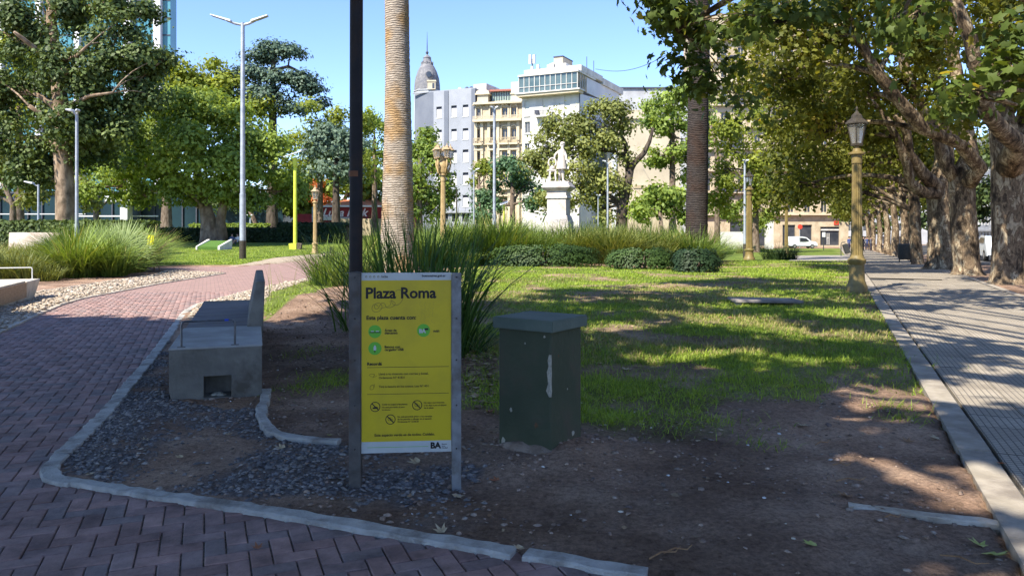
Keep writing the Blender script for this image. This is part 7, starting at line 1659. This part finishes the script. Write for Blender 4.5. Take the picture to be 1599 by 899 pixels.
# ornate cream building
a, an, W_ = frame_between(742.6, 117.8, 815, 116)
cb_ = Bld("ornate_cream_building", "ornate cream building with arched windows and balustraded balconies", (a.x, a.y, 0), an)
def vx(px): return (px - 742.6) * W_ / 72.4
def vz(py): return Z(py, 116.9)
ccol = ((747.5, 3.4), (769, 3.0), (788.5, 4.4), (802.5, 4.0)); crow = ((184, 168), (219, 201), (256, 236), (289, 273), (322, 308)); ops = []
for (c, hw) in ccol:
    for ri, (b, t) in enumerate(crow): ops.append((vx(c - hw), vx(c + hw), vz(b), vz(t), ri, c))
ctop = vz(160)
cb_.wall(0, W_, -1, ctop, ops, M_crm, depth=.4)
for o in ops:
    cb_.window(o[0], o[1], o[2], o[3], .30); w_ = o[1] - o[0]; mx_ = (o[0] + o[1]) / 2
    mb = MB(); mb.box(o[0] - .22, o[0] - .02, -.14, -.004, o[2], o[3] + .1); mb.box(o[1] + .02, o[1] + .22, -.14, -.004, o[2], o[3] + .1); mb.build("window_pilaster", M_crm2, cb_.r)
    if o[4] in (0, 1):
        mb = MB(); P = [(mx_ + (w_ / 2 + .1) * math.cos(R(180 * i / 8)), -.1, o[3] + .02 + (.45) * math.sin(R(180 * i / 8))) for i in range(9)]; mb.tube(P, .13, n=5); mb.build("arch_moulding", M_crm2, cb_.r)
    else:
        mb = MB(); mb.box(o[0] - .35, o[1] + .35, -.35, -.005, o[3] + .12, o[3] + .36); mb.build("window_hood", M_crm2, cb_.r)
    if o[4] in (1, 2, 3):
        bo = cb_.box(o[0] - .35, o[1] + .35, -.75, -.006, o[2] - .75, o[2] - .5, M_crm2, "balcony"); mb = MB()
        nb = max(5, int((w_ + .7) / .2)); mb.box(o[0] - .35, o[1] + .35, -.74, -.66, o[2] + .25, o[2] + .35)
        for i in range(nb): xx = o[0] - .32 + (w_ + .6) * i / (nb - 1); mb.box(xx - .04, xx + .04, -.73, -.67, o[2] - .5, o[2] + .25)
        mb.build("balustrade", M_rail2, bo)
for (py0, py1, ov, nm) in ((190.5, 187, 1.0, "main_balcony"), (163, 160, .7, "cornice"), (226, 224.6, .3, "string_course"), (262, 260.5, .3, "string_course"), (298, 296.5, .3, "string_course")):
    cb_.box(-.2, W_ + .1, -ov, -.007 if nm != "string_course" else -.003, vz(py0), vz(py1), M_crm2, nm)
mb = MB(); mb.box(-.2, W_, -1.0, -.9, vz(182.6), vz(181.8))
for i in range(56): xx = -.15 + (W_ + .1) * i / 55; mb.box(xx - .035, xx + .035, -.98, -.92, vz(187) + .002, vz(182.6))
mb.build("balustrade", M_crm2, cb_.r)
for px in (743.6, 753, 764, 778.5, 795.5, 809.5): cb_.box(vx(px) - .22, vx(px) + .22, -.30, -.008, -1, vz(191), M_crm2, "pilaster")
for px in (788.5, 802.5, 747.5):
    mb = MB(); c = vx(px); mb.add([(c - 1.0, -.5, vz(164)), (c + 1.0, -.5, vz(164)), (c, -.5, vz(157.5)), (c - 1.0, -.1, vz(164)), (c + 1.0, -.1, vz(164)), (c, -.1, vz(157.5))], [(0, 1, 2), (5, 4, 3), (0, 2, 5, 3), (1, 4, 5, 2)]); mb.build("pediment", M_crm2, cb_.r)
x0, x1 = vx(745), vx(762)
cb_.box(x0, x1, .1, 4, ctop, vz(147), M_crm2, "roof_pavilion"); cb_.box(x0 - .3, x1 + .3, -.2, 4.2, vz(147) + .002, vz(145), M_crm2, "pavilion_cornice")
mb = MB(); mb.add([(x0 - .2, -.1, vz(145)), (x1 + .2, -.1, vz(145)), (x1 + .1, 0, vz(141)), ((x0 + x1) / 2, .3, vz(137)), (x0 - .1, 0, vz(141)), (x0 - .2, 4, vz(145)), (x1 + .2, 4, vz(145)), ((x0 + x1) / 2, 4, vz(137))], [(0, 1, 2, 3, 4), (1, 6, 7, 3, 2), (0, 4, 3, 7, 5)]); mb.build("pavilion_gable", M_crm2, cb_.r)
cb_.box(vx(764), vx(797), 1, 6, ctop, vz(156), M_crm2, "attic_wall")
gl = cb_.box(vx(765), vx(796), 1.2, 6, vz(156) + .002, vz(141.5), mat("sea_green_glass", (.22, .30, .26), (.30, .38, .33), scale=1, rough=.2), "penthouse_glazing")
for i in range(9): cb_.box(vx(765 + i * 3.85) - .05, vx(765 + i * 3.85) + .05, 1.1, 1.19, vz(156), vz(141.5), M_slot, "mullion")
cb_.box(vx(763), vx(798), .6, 6.4, vz(141.4), vz(138.5), mat("red_roof_sheet", (.28, .10, .07), (.36, .14, .10), rough=.7), "penthouse_roof")
cb_.box(vx(797.5), W_, .3, 8, ctop, vz(129), mat("ivory_render", (.66, .60, .46), (.74, .68, .54), scale=.6, rough=.9), "stair_block")
cb_.box(vx(797.5) - .1, vx(806), .1, .29, vz(148), vz(146), M_crm2, "stair_ledge")
cb_.box(vx(763), vx(772), 6.5, 9, ctop, vz(131), M_wh, "roof_room"); cb_.box(vx(770), vx(775), 6.6, 7.6, vz(141), vz(128), M_slot, "chimney"); cb_.box(vx(781), vx(782.5), 6.6, 6.9, vz(139), vz(127), M_wh, "vent_pipe")
mb = MB(); mb.box(0, W_, .5, 12, -1, ctop - .1); mb.build("core", M_crm, cb_.r)
# white building with glazed gallery
a, an, W_ = frame_between(815.3, 112.0, 905, 108.0)
wb = Bld("white_corner_building", "white corner building with long glazed roof gallery", (a.x, a.y, 0), an)
def wx_(px): t = (px - 815.3) / 89.7; return W_ * t * (1 + (1 - t) * .03)
def wz(py, t=.5): return Z(py, 112 - 4 * t)
ops = []
for c, hw, b, t in ((823, 3.6, 178, 155), (852, 4.6, 178, 152), (886, 4.6, 180, 152), (823.5, 4.0, 206, 188), (855, 5.2, 206, 186), (886, 4, 208, 188), (823, 3.6, 240, 222), (855, 4, 240, 222), (886, 4, 240, 222)): ops.append((wx_(c - hw), wx_(c + hw), wz(b), wz(t)))
wt = wz(150)
wb.wall(0, W_, -1, wt, ops, M_wh, depth=.35)
for k, o in enumerate(ops):
    if k < 3: wb.box(o[0], o[1], .12, .18, o[2], o[3], mat("louvre_shutter", (.50, .50, .45), (.58, .58, .53), rough=.7) if k == 0 else bpy.data.materials["louvre_shutter"], "louvred_shutter")
    else: wb.window(o[0], o[1], o[2], o[3], .25, frame=M_wh)
    wb.box(o[0] - .15, o[1] + .15, -.12, -.004, o[2] - .2, o[2] - .02, M_wh, "sill")
bo = wb.box(wx_(838), wx_(868), -1.1, -.006, wz(183), wz(181), M_wh, "balcony"); mb = MB()
for i in range(22): xx = wx_(838.5) + (wx_(867.5) - wx_(838.5)) * i / 21; mb.box(xx - .02, xx + .02, -1.08, -1.04, wz(181), wz(173.5))
mb.box(wx_(838), wx_(868), -1.09, -1.03, wz(173.5), wz(173)); mb.build("railing", M_slot, bo)
wb.box(wx_(837), wx_(842), -.5, -.01, wz(177), wz(171), M_slot, "air_conditioner")
mb = MB(); mb.add([(W_, 0, -1), (W_ + .3, 19, -1), (W_ + .3, 19, wz(140) + 0), (W_, 0, wt), (0, 19, -1), (0, 19, wt), (0, 0, wt), (0, 0, -1)], [(0, 1, 2, 3), (1, 4, 5, 2), (4, 7, 6, 5), (3, 2, 5, 6)])
M_whs = mat("shade_blued_white", (.50, .52, .55), (.60, .61, .63), scale=.6, rough=.9, stain=(.5, .52, .56), stain_scale=.4)  # white stucco with the bluish shade of the side put into the colour
mb.build("side_wall", M_whs, wb.r)
wb.box(-.3, W_ + .35, -1.3, .6, wt + .002, wt + .35, M_crm2, "gallery_cornice"); wb.box(-.5, W_ + .55, -1.5, .6, wt + .352, wt + .55, M_wh, "gallery_floor")
g0 = wt + .56; g1 = g0 + 2.35
wb.box(0, W_ + .1, -1.05, -1.0, g0, g1, M_ggl, "gallery_glazing"); wb.box(W_ + .05, W_ + .1, -1.0, 2.6, g0, g1, M_ggl, "side_glazing")
for i in range(12): xx = 0 + (W_ + .1) * i / 11; wb.box(xx - .045, xx + .045, -1.15, -1.055, g0, g1, M_wh, "mullion")
for i in range(1, 4): wb.box(W_ + .105, W_ + .17, -1.0 + i * .9, -.92 + i * .9, g0, g1, M_wh, "mullion")
wb.box(0, W_ + .2, -1.17, -1.06, g0 + .75, g0 + .82, M_wh, "transom")
wb.box(-.1, W_ + .3, -1.3, 6, g1 + .002, g1 + .28, M_wh, "gallery_roof"); wb.box(0.4, W_ + .35, -.2, 9, g1 + .282, g1 + 1.15, M_wh, "parapet")
wb.box(wx_(850), wx_(880), 1, 5, g1 + 1.152, g1 + 1.9, M_wh, "roof_wall"); wb.box(wx_(860), wx_(874), 1.2, 5, g1 + 1.902, g1 + 2.9, M_beig, "lift_room"); wb.box(wx_(859.4), wx_(874.6), 1.1, 5.1, g1 + 2.902, g1 + 3.05, M_slot, "lift_roof")
wb.box(0, W_ + .08, 2.7, 18, wt + .56, g1 - .1, M_whs, "upper_storey"); wb.box(W_ - 4, W_ + .4, 9.1, 19, g1 - .098, g1 + .9, M_wh, "rear_parapet"); wb.box(W_ - 3, W_ + .5, 5, 19.2, wt + .9, wt + 1.2, M_wh, "side_cornice") if False else None
for (yy, z0, z1) in ((6.5, 14, 16.5), (6.5, 9, 11), (12, 17, 19), (15.5, 16.5, 19.5), (12, 11, 13)): wb.box(W_ + .12, W_ + .30, yy, yy + 1.0, z0, z1, M_win, "side_window")
mb = MB(); mb.tube([(W_ - .4 + .45, -.12, -1), (W_ + .05, -.12, wt)], .08, n=6); mb.build("downpipe", M_slot, wb.r)
def antenna(px, ytop, ybase, panels):
    xx = wx_(px); mb = MB(); zb, zt_ = wz(ybase), wz(ytop); mb.tube([(xx, 1, zb), (xx, 1, zt_ - .6)], .10, n=6)
    mst = mb.build("mast", M_slot, wb.r)
    for (dx, z0, z1) in panels: wb.box(xx + dx - .18, xx + dx + .18, .6, .85, wz(z0), wz(z1), M_wh, "antenna_panel", parent=mst)
antenna(827, 80, 124, ((-.25, 95, 80), (.4, 95, 81), (.1, 106, 99)))
antenna(839, 96, 118, ((-.2, 111, 97),)); antenna(857, 98, 112, ((0, 106, 98), (.35, 108, 97)))
mb = MB(); xx = wx_(846.5); mb.lathe([(.52, wz(116)), (.55, wz(112)), (.62, wz(104)), (.55, wz(102)), (.1, wz(101.5))], (xx, 2), n=14); mb.build("rusty_tank", mat("rusty_tank", (.10, .055, .035), (.16, .09, .06), rough=.8), wb.r)
for px in (917, 920): 
    mb = MB(); xx = W_ + .2; mb.tube([(xx - .6, 4 + (px - 917), g1 + 1.1), (xx - .6, 4 + (px - 917), g1 + 3.2)], .05, n=5); mb.build("aerial", M_slot, wb.r)
# grey block and beige party wall
gb2 = Bld("grey_flat_roofed_block", "plain grey flat roofed block behind the beige wall", (X(935, 150), 150, 0), 0)
L2 = X(1085, 150) - X(935, 150)
gb2.box(0, L2, 0, 20, -3, Z(139, 150), M_grw, "wall"); gb2.box(-.2, L2 + .2, -.3, 20.2, Z(139, 150) + .002, Z(136.5, 150), M_slot, "roof_edge")
bw = Bld("beige_building", "beige windowless party wall showing between the pine fork and the open tree", (X(948, 113), 113, 0), 0)
L2 = X(1062, 113) - X(948, 113)
def bz_(py): return Z(py, 113)
def bx_(px): return X(px, 113) - X(948, 113)
bw.box(0, L2, 0, 16, -3, bz_(186), M_beig, "wall"); bw.box(bx_(968), bx_(1012), -.4, 12, bz_(186) + .002, bz_(180), M_beig, "cornice_block"); bw.box(bx_(972), bx_(1006), -.2, 10, bz_(179.9), bz_(172), M_beig, "attic")
bw.box(bx_(955), bx_(962), -.3, -.01, -2, bz_(190), M_whs, "wall_strip")
bw.box(bx_(990), bx_(1008), -.12, -.01, bz_(294), bz_(289), M_rail2, "wall_scar"); bw.box(bx_(988), bx_(1005), -.12, -.01, bz_(318), bz_(313), M_rail2, "wall_scar"); bw.box(bx_(975), bx_(1040), -4, -1.5, -3, bz_(330), M_crm, "yard_wall")
mb = MB(); mb.hexa([(bx_(992), -.06, bz_(297)), (bx_(993), -.06, bz_(296)), (bx_(1006), -.06, bz_(309)), (bx_(1005), -.06, bz_(310))], [(bx_(992), -.01, bz_(297)), (bx_(993), -.01, bz_(296)), (bx_(1006), -.01, bz_(309)), (bx_(1005), -.01, bz_(310))]); mb.build("wall_line", M_rail2, bw.r)
# shopfront building on the right
d = 150.0; so = Bld("shopfront_building", "pale corner building with ground floor shopfronts behind the white van", (X(1092, d), d, 0), 0)
def qx(px): return X(px, d) - X(1092, d)
def qz(py): return Z(py, d)
L2 = qx(1325); ops = [(qx(1281), qx(1311), qz(383), qz(354)), (qx(1249), qx(1268), qz(384), qz(351)), (qx(1222), qx(1242), qz(384), qz(351)), (qx(1176), qx(1198), qz(384), qz(345)), (qx(1140), qx(1162), qz(384), qz(345))]
up_ops = []
for fl_ in range(9):
    for c in range(9):
        x0 = 1100 + c * 26; b = 332 - fl_ * 34; up_ops.append((qx(x0), qx(x0 + 10), qz(b), qz(b - 20)))
so.wall(0, L2, -4, 44, ops + up_ops, M_crm, depth=.4)
for o in up_ops:
    so.window(o[0], o[1], o[2], o[3], .3, frame=M_crm2)
for fl_ in range(9): so.box(0, L2, -.9, -.01, qz(336 - fl_ * 34), qz(334.5 - fl_ * 34), M_crm2, "balcony_slab"); so.box(qx(1118), qx(1160), -.88, -.8, qz(334.4 - fl_ * 34), qz(326 - fl_ * 34), M_slot if fl_ % 2 else M_crm2, "balcony_rail")
for k, o in enumerate(ops):
    so.box(o[0], o[1], .35, .4, o[2], o[3], M_win, "shop_glazing")
    if k == 0:
        so.box(o[0] + .1, o[1] - .1, .1, .3, qz(360), qz(357.5), M_wh, "fascia"); so.box(qx(1292), qx(1292.8), .2, .34, qz(382), qz(364), M_wh, "door_frame"); so.box(qx(1295), qx(1295.8), .2, .34, qz(382), qz(364), M_wh, "door_frame"); so.box(qx(1292.8), qx(1295), .2, .34, qz(372), qz(371.2), M_wh, "door_bar")
so.box(qx(1302), qx(1309), -.2, -.01, qz(351), qz(345), mat("red_sign", (.50, .05, .03), rough=.5), "red_sign")
mb = MB(); mb.box(0, L2, .8, 14, -4, 43.9); mb.build("core", M_crm, so.r)
pc_ = Bld("pale_pillar_wall", "white garden wall piers behind the pale grass clumps", (X(1145, 110), 110, 0), 0, cat="wall")
for p0, p1 in ((1168, 1176), (1196, 1208)): pc_.box(X(p0, 110) - X(1145, 110), X(p1, 110) - X(1145, 110), 0, .6, -2, Z(346, 110), M_wh, "pier")
pc_.box(X(1120, 110) - X(1145, 110), X(1168, 110) - X(1145, 110) - .02, .1, .4, -2, Z(362, 110), M_wh, "low_wall")
# road sign left of the shop
bx, by, bz = gbase(1249, 112); rs_ = empty("round_road_sign", (bx, by, bz), 0, "round red road sign above the white van", "road sign")
mb = MB(); mb.tube([(0, 0, 0), (0, 0, 3.2)], .05, n=6); mb.build("post", M_gal, rs_); mb = MB(); mb.tube([(0, -.06, 3.3), (0, -.1, 3.3)], .36, n=16); mb.build("disc", bpy.data.materials["red_sign"], rs_)
bx, by, bz = gbase(1286, 96); rs_ = empty("small_signpost", (bx, by, bz), 0, "small dark signpost before the shop door", "signpost")
mb = MB(); mb.tube([(0, 0, 0), (0, 0, 2.3)], .06, n=6); mb.build("post", M_bin, rs_); mb = MB(); mb.box(-.2, .2, -.09, -.05, 1.7, 2.3); mb.build("plate", M_galw, rs_)
# row of street buildings on the far side of the right road
fp_ = [(8, 34, "white"), (34.5, 60, "grey"), (60.5, 92, "cream"), (92.5, 130, "white"), (130.5, 180, "grey")]
labr = ["white facade with dark windows at the right edge behind the nearest trunks", "grey facade behind the second and third plane trunks", "cream facade glimpsed among the middle plane trunks", "white facade beyond the farther plane trunks", "grey facade closing the street in the distance"]
M_strw = mat("street_white_facade", (.50, .48, .45), (.62, .60, .57), scale=.5, rough=.9)
for k, (t0, t1, c) in enumerate(fp_):
    x, y, _ = sw(t1, 26.2); z = float(gz(x, y)); bb = Bld("street_building", labr[k], (x, y, z), ang + math.pi); L2 = t1 - t0; m = {"white": M_strw, "grey": M_grw, "cream": M_crm}[c]; ops = []
    for i in range(int(L2 / 3.4)):
        for j in range(6): ops.append((1 + i * 3.4, 2.7 + i * 3.4, .6 + j * 3.4 + (.5 if j else 0), 3.0 + j * 3.4))
    # local -y faces the park: front at y=0 seen from the walk
    bb.wall(0, L2, -1, 22, ops, m, depth=.3)
    for q, o in enumerate(ops):
        if q % 6 < 2 and k < 3: bb.window(*o, .22, frame=M_wh)
    bb.box(0, L2, .31, 9, -1, 21.9, M_win if True else m, "interior"); bb.box(0, L2, -.5, -.01, 3.3, 3.6, m, "ledge")
se = Bld("street_end_block", "greyish apartment block closing the street far beyond the plane trees", (X(1290, 235), 235, -5), 0); W_ = X(1700, 235) - X(1290, 235); ops = [(1.5 + i * 5, 3.7 + i * 5, 2 + j * 4, 4.4 + j * 4) for i in range(16) for j in range(6)]
se.wall(0, W_, 0, 27, ops, M_grw, depth=.3); se.box(0, W_, .31, 12, 0, 26.9, M_win, "interior")
for o in ops: se.window(*o, .2, frame=M_wh)
# ---- left: glass tower, low glass building, red restaurant
M_tealg = mat("teal_curtain_glass", (.045, .17, .21), (.09, .25, .29), scale=.12, rough=.12, spec=.6, detail=2)
M_wm = mat("white_mullion_cladding", (.58, .58, .60), (.68, .68, .70), rough=.6)
d = 165.0; gt_ = Bld("glass_office_tower", "tall teal glass office tower with white vertical ribs at upper left", (X(-60, d), d, 0), 0)
def tx(px): return X(px, d) - X(-60, d)
gt_.box(0, tx(266), 0, 3, -1, 75, M_tealg, "curtain_wall")
for k, (p0, p1) in enumerate(((197, 207), (243, 254), (120, 128), (60, 68), (0, 8))): gt_.box(tx(p0), tx(p1), -1.2, -.01, 0, 75.2, M_wm, "vertical_rib")
for j in range(19): gt_.box(0, tx(266) - .02, -.12, -.02, 3.8 * j + 2, 3.8 * j + 2.25, M_slot, "floor_line")
for j in range(40): gt_.box(tx(-60 + j * 8.2), tx(-60 + j * 8.2) + .12, -.10, -.03, 0, 75, M_tealg, "mullion")
d = 98.0; lg = Bld("low_glass_pavilion", "low dark glass pavilion with pale rails behind the left trees", (X(-80, d), d, 0), 0)
def lx_(px): return X(px, d) - X(-80, d)
M_dg = mat("dark_teal_glazing", (.010, .025, .034), (.016, .042, .055), scale=.3, rough=.35, spec=.2)
gz_l = 1.0
lg.box(0, lx_(440), .5, 12, gz_l - 1.5, Z(302, d), M_dg, "glazing")
for px in range(-70, 330, 22): lg.box(lx_(px), lx_(px) + .15, .3, .49, gz_l - .5, Z(302, d), M_slot, "mullion")
lg.box(0, lx_(135), -.3, -.15, Z(335, d), Z(333.6, d), M_wm, "rail"); lg.box(lx_(125), lx_(250), -.6, -.45, Z(338.5, d), Z(336.6, d), M_wm, "rail")
lg.box(lx_(182), lx_(240), -3, .4, Z(316, d), Z(307.5, d), M_wm, "canopy"); lg.box(lx_(203), lx_(214), -2.5, -1.2, gz_l - 1, Z(316, d) - .003, M_wm, "canopy_column")
lg.box(0, lx_(440), .2, 12.2, Z(302, d) + .002, Z(299, d), M_slot, "roof_slab")
d = 92.0; rb = Bld("red_restaurant", "low dark red restaurant with terracotta roof and white script sign", (X(462, d), d, 0), 0)
def rx_(px): return X(px, d) - X(462, d)
M_redw = mat("dark_red_wall", (.20, .022, .03), (.27, .035, .04), scale=1, rough=.8); M_terra = mat("terracotta_roof", (.48, .15, .07), (.60, .22, .11), scale=4, rough=.9, bump=.5)
rb.box(rx_(494), rx_(640), 0, 10, 0, Z(323.5, d), M_redw, "wall"); rb.box(rx_(462), rx_(493.8), .3, 10, 0, Z(334, d), M_redw, "side_wing"); rb.box(rx_(486.8), rx_(488), .1, .28, .8, Z(323, d), M_wm, "downpipe")
rb.box(rx_(493), rx_(641), -.4, 10.2, Z(323.4, d), Z(320.6, d), M_wm, "white_fascia")
mb = MB(); mb.hexa([(rx_(496), 0, Z(320.5, d)), (rx_(641), 0, Z(320.5, d)), (rx_(641), 10, Z(320.5, d)), (rx_(496), 10, Z(320.5, d))], [(rx_(530), 5, Z(309, d)), (rx_(630), 5, Z(309, d)), (rx_(630), 5.2, Z(309, d)), (rx_(530), 5.2, Z(309, d))]); mb.build("terracotta_roof", M_terra, rb.r)
rb.box(rx_(494), rx_(535), -.5, -.05, Z(344, d), Z(338.5, d), M_wh, "white_awning"); rb.box(rx_(540), rx_(640), -3, -1, 0, Z(342, d), M_crm, "terrace_wall"); rb.box(rx_(535), rx_(560), -.3, -.06, Z(342.5, d), Z(339, d), M_wh, "white_awning")
text("Luna Park", rx_(504), rx_(576), Z(337.6, d), mat("sign_white", (.74, .66, .66), rough=.5), rb.r, off=.02, y=-.10, shear=.35, ext=.01, name="script_sign")
# hedges and far lawn bank on the left
def hedge(name, label, p0, p1, d, ytop, depth, m, seed, n=5000, leaf=.16):
    x0, x1 = X(p0, d), X(p1, d); r_ = np.random.default_rng(seed); cx = (x0 + x1) / 2; z0 = float(gz(cx, d)); h = Z(ytop, d) - z0; rt = empty(name, (cx, d, z0), 0, label, "hedge")
    u = r_.random((n, 3)); f = r_.random(n); P = np.stack([(u[:, 0] - .5) * (x1 - x0), (u[:, 1] - .5) * depth, u[:, 2] * h], -1); nr = np.zeros((n, 3)) + np.array([0, 0, 1.0])
    P[f < .45, 1] = -depth / 2 + r_.normal(0, .06, (f < .45).sum()); nr[f < .45] = (0, -1, .3); tp_ = f > .6; P[tp_, 2] = h + r_.normal(0, .06, tp_.sum())
    V, Fc, k = leafcloud(P, r_.uniform(.7, 1.3, n) * leaf, nr, seed); npmesh("foliage", V, Fc, m, rt, tone=np.repeat(np.clip(r_.normal(.45, .2, n), 0, 1), k))
    mb = MB(); mb.box(-(x1 - x0) / 2 + .1, (x1 - x0) / 2 - .1, -depth / 2 + .12, depth / 2 - .1, -.1, h - .12); mb.build("woody_core", M_brkD, rt)
hedge("dark_hedge", "dark clipped hedge behind the people sitting on the left lawn", 250, 460, 66, 358, 2.0, M_shrd, 91, n=9000)  # near-black leaves put the shade on its face into the colour
hedge("low_hedge", "sunlit low hedge beyond the broad tree", 300, 420, 76, 351, 1.5, L_mid, 92)
hedge("left_hedge", "leafy hedge strip behind the far left bench", -60, 240, 45, 348, 2.0, L_dark, 93, n=12000)
hedge("shaded_hedge", "shaded hedge beyond the lime solar lamp", 440, 545, 66, 350, 2.5, M_shrd, 94, n=6000)  # shade put into the colour by the same near-black leaves
# lawn bank beyond
for k, (px, py, r1, r2, h) in enumerate(((430, 352, 60, 14, .9),)):
    o = lump("grass_bank", 0, 0, 6.5, 4.0, .75, M_turfm, None, seed=5); x, y, z = gbase(425, 78); o.location = (x, y, z + .2); tag(o, "sunny rounded grass bank beyond the shaded hedge", "grass bank")
# small round red leaved tree and round bush
bx, by, bz = gbase(502, 84)
tree("red_leaved_tree", "orange red leaved small tree beside the ochre lantern head", (bx, by, bz), [(bx, 84, bz, .15), TP(502, 330, 84, 2), TP(502, 310, 84, 1)], [BL(502, 302, 84, 13, 20, 30), BL(498, 285, 84, 8, 8, 8)], L_red, M_bark, leaf=.25, per=16, cluster=.7, seed=95)
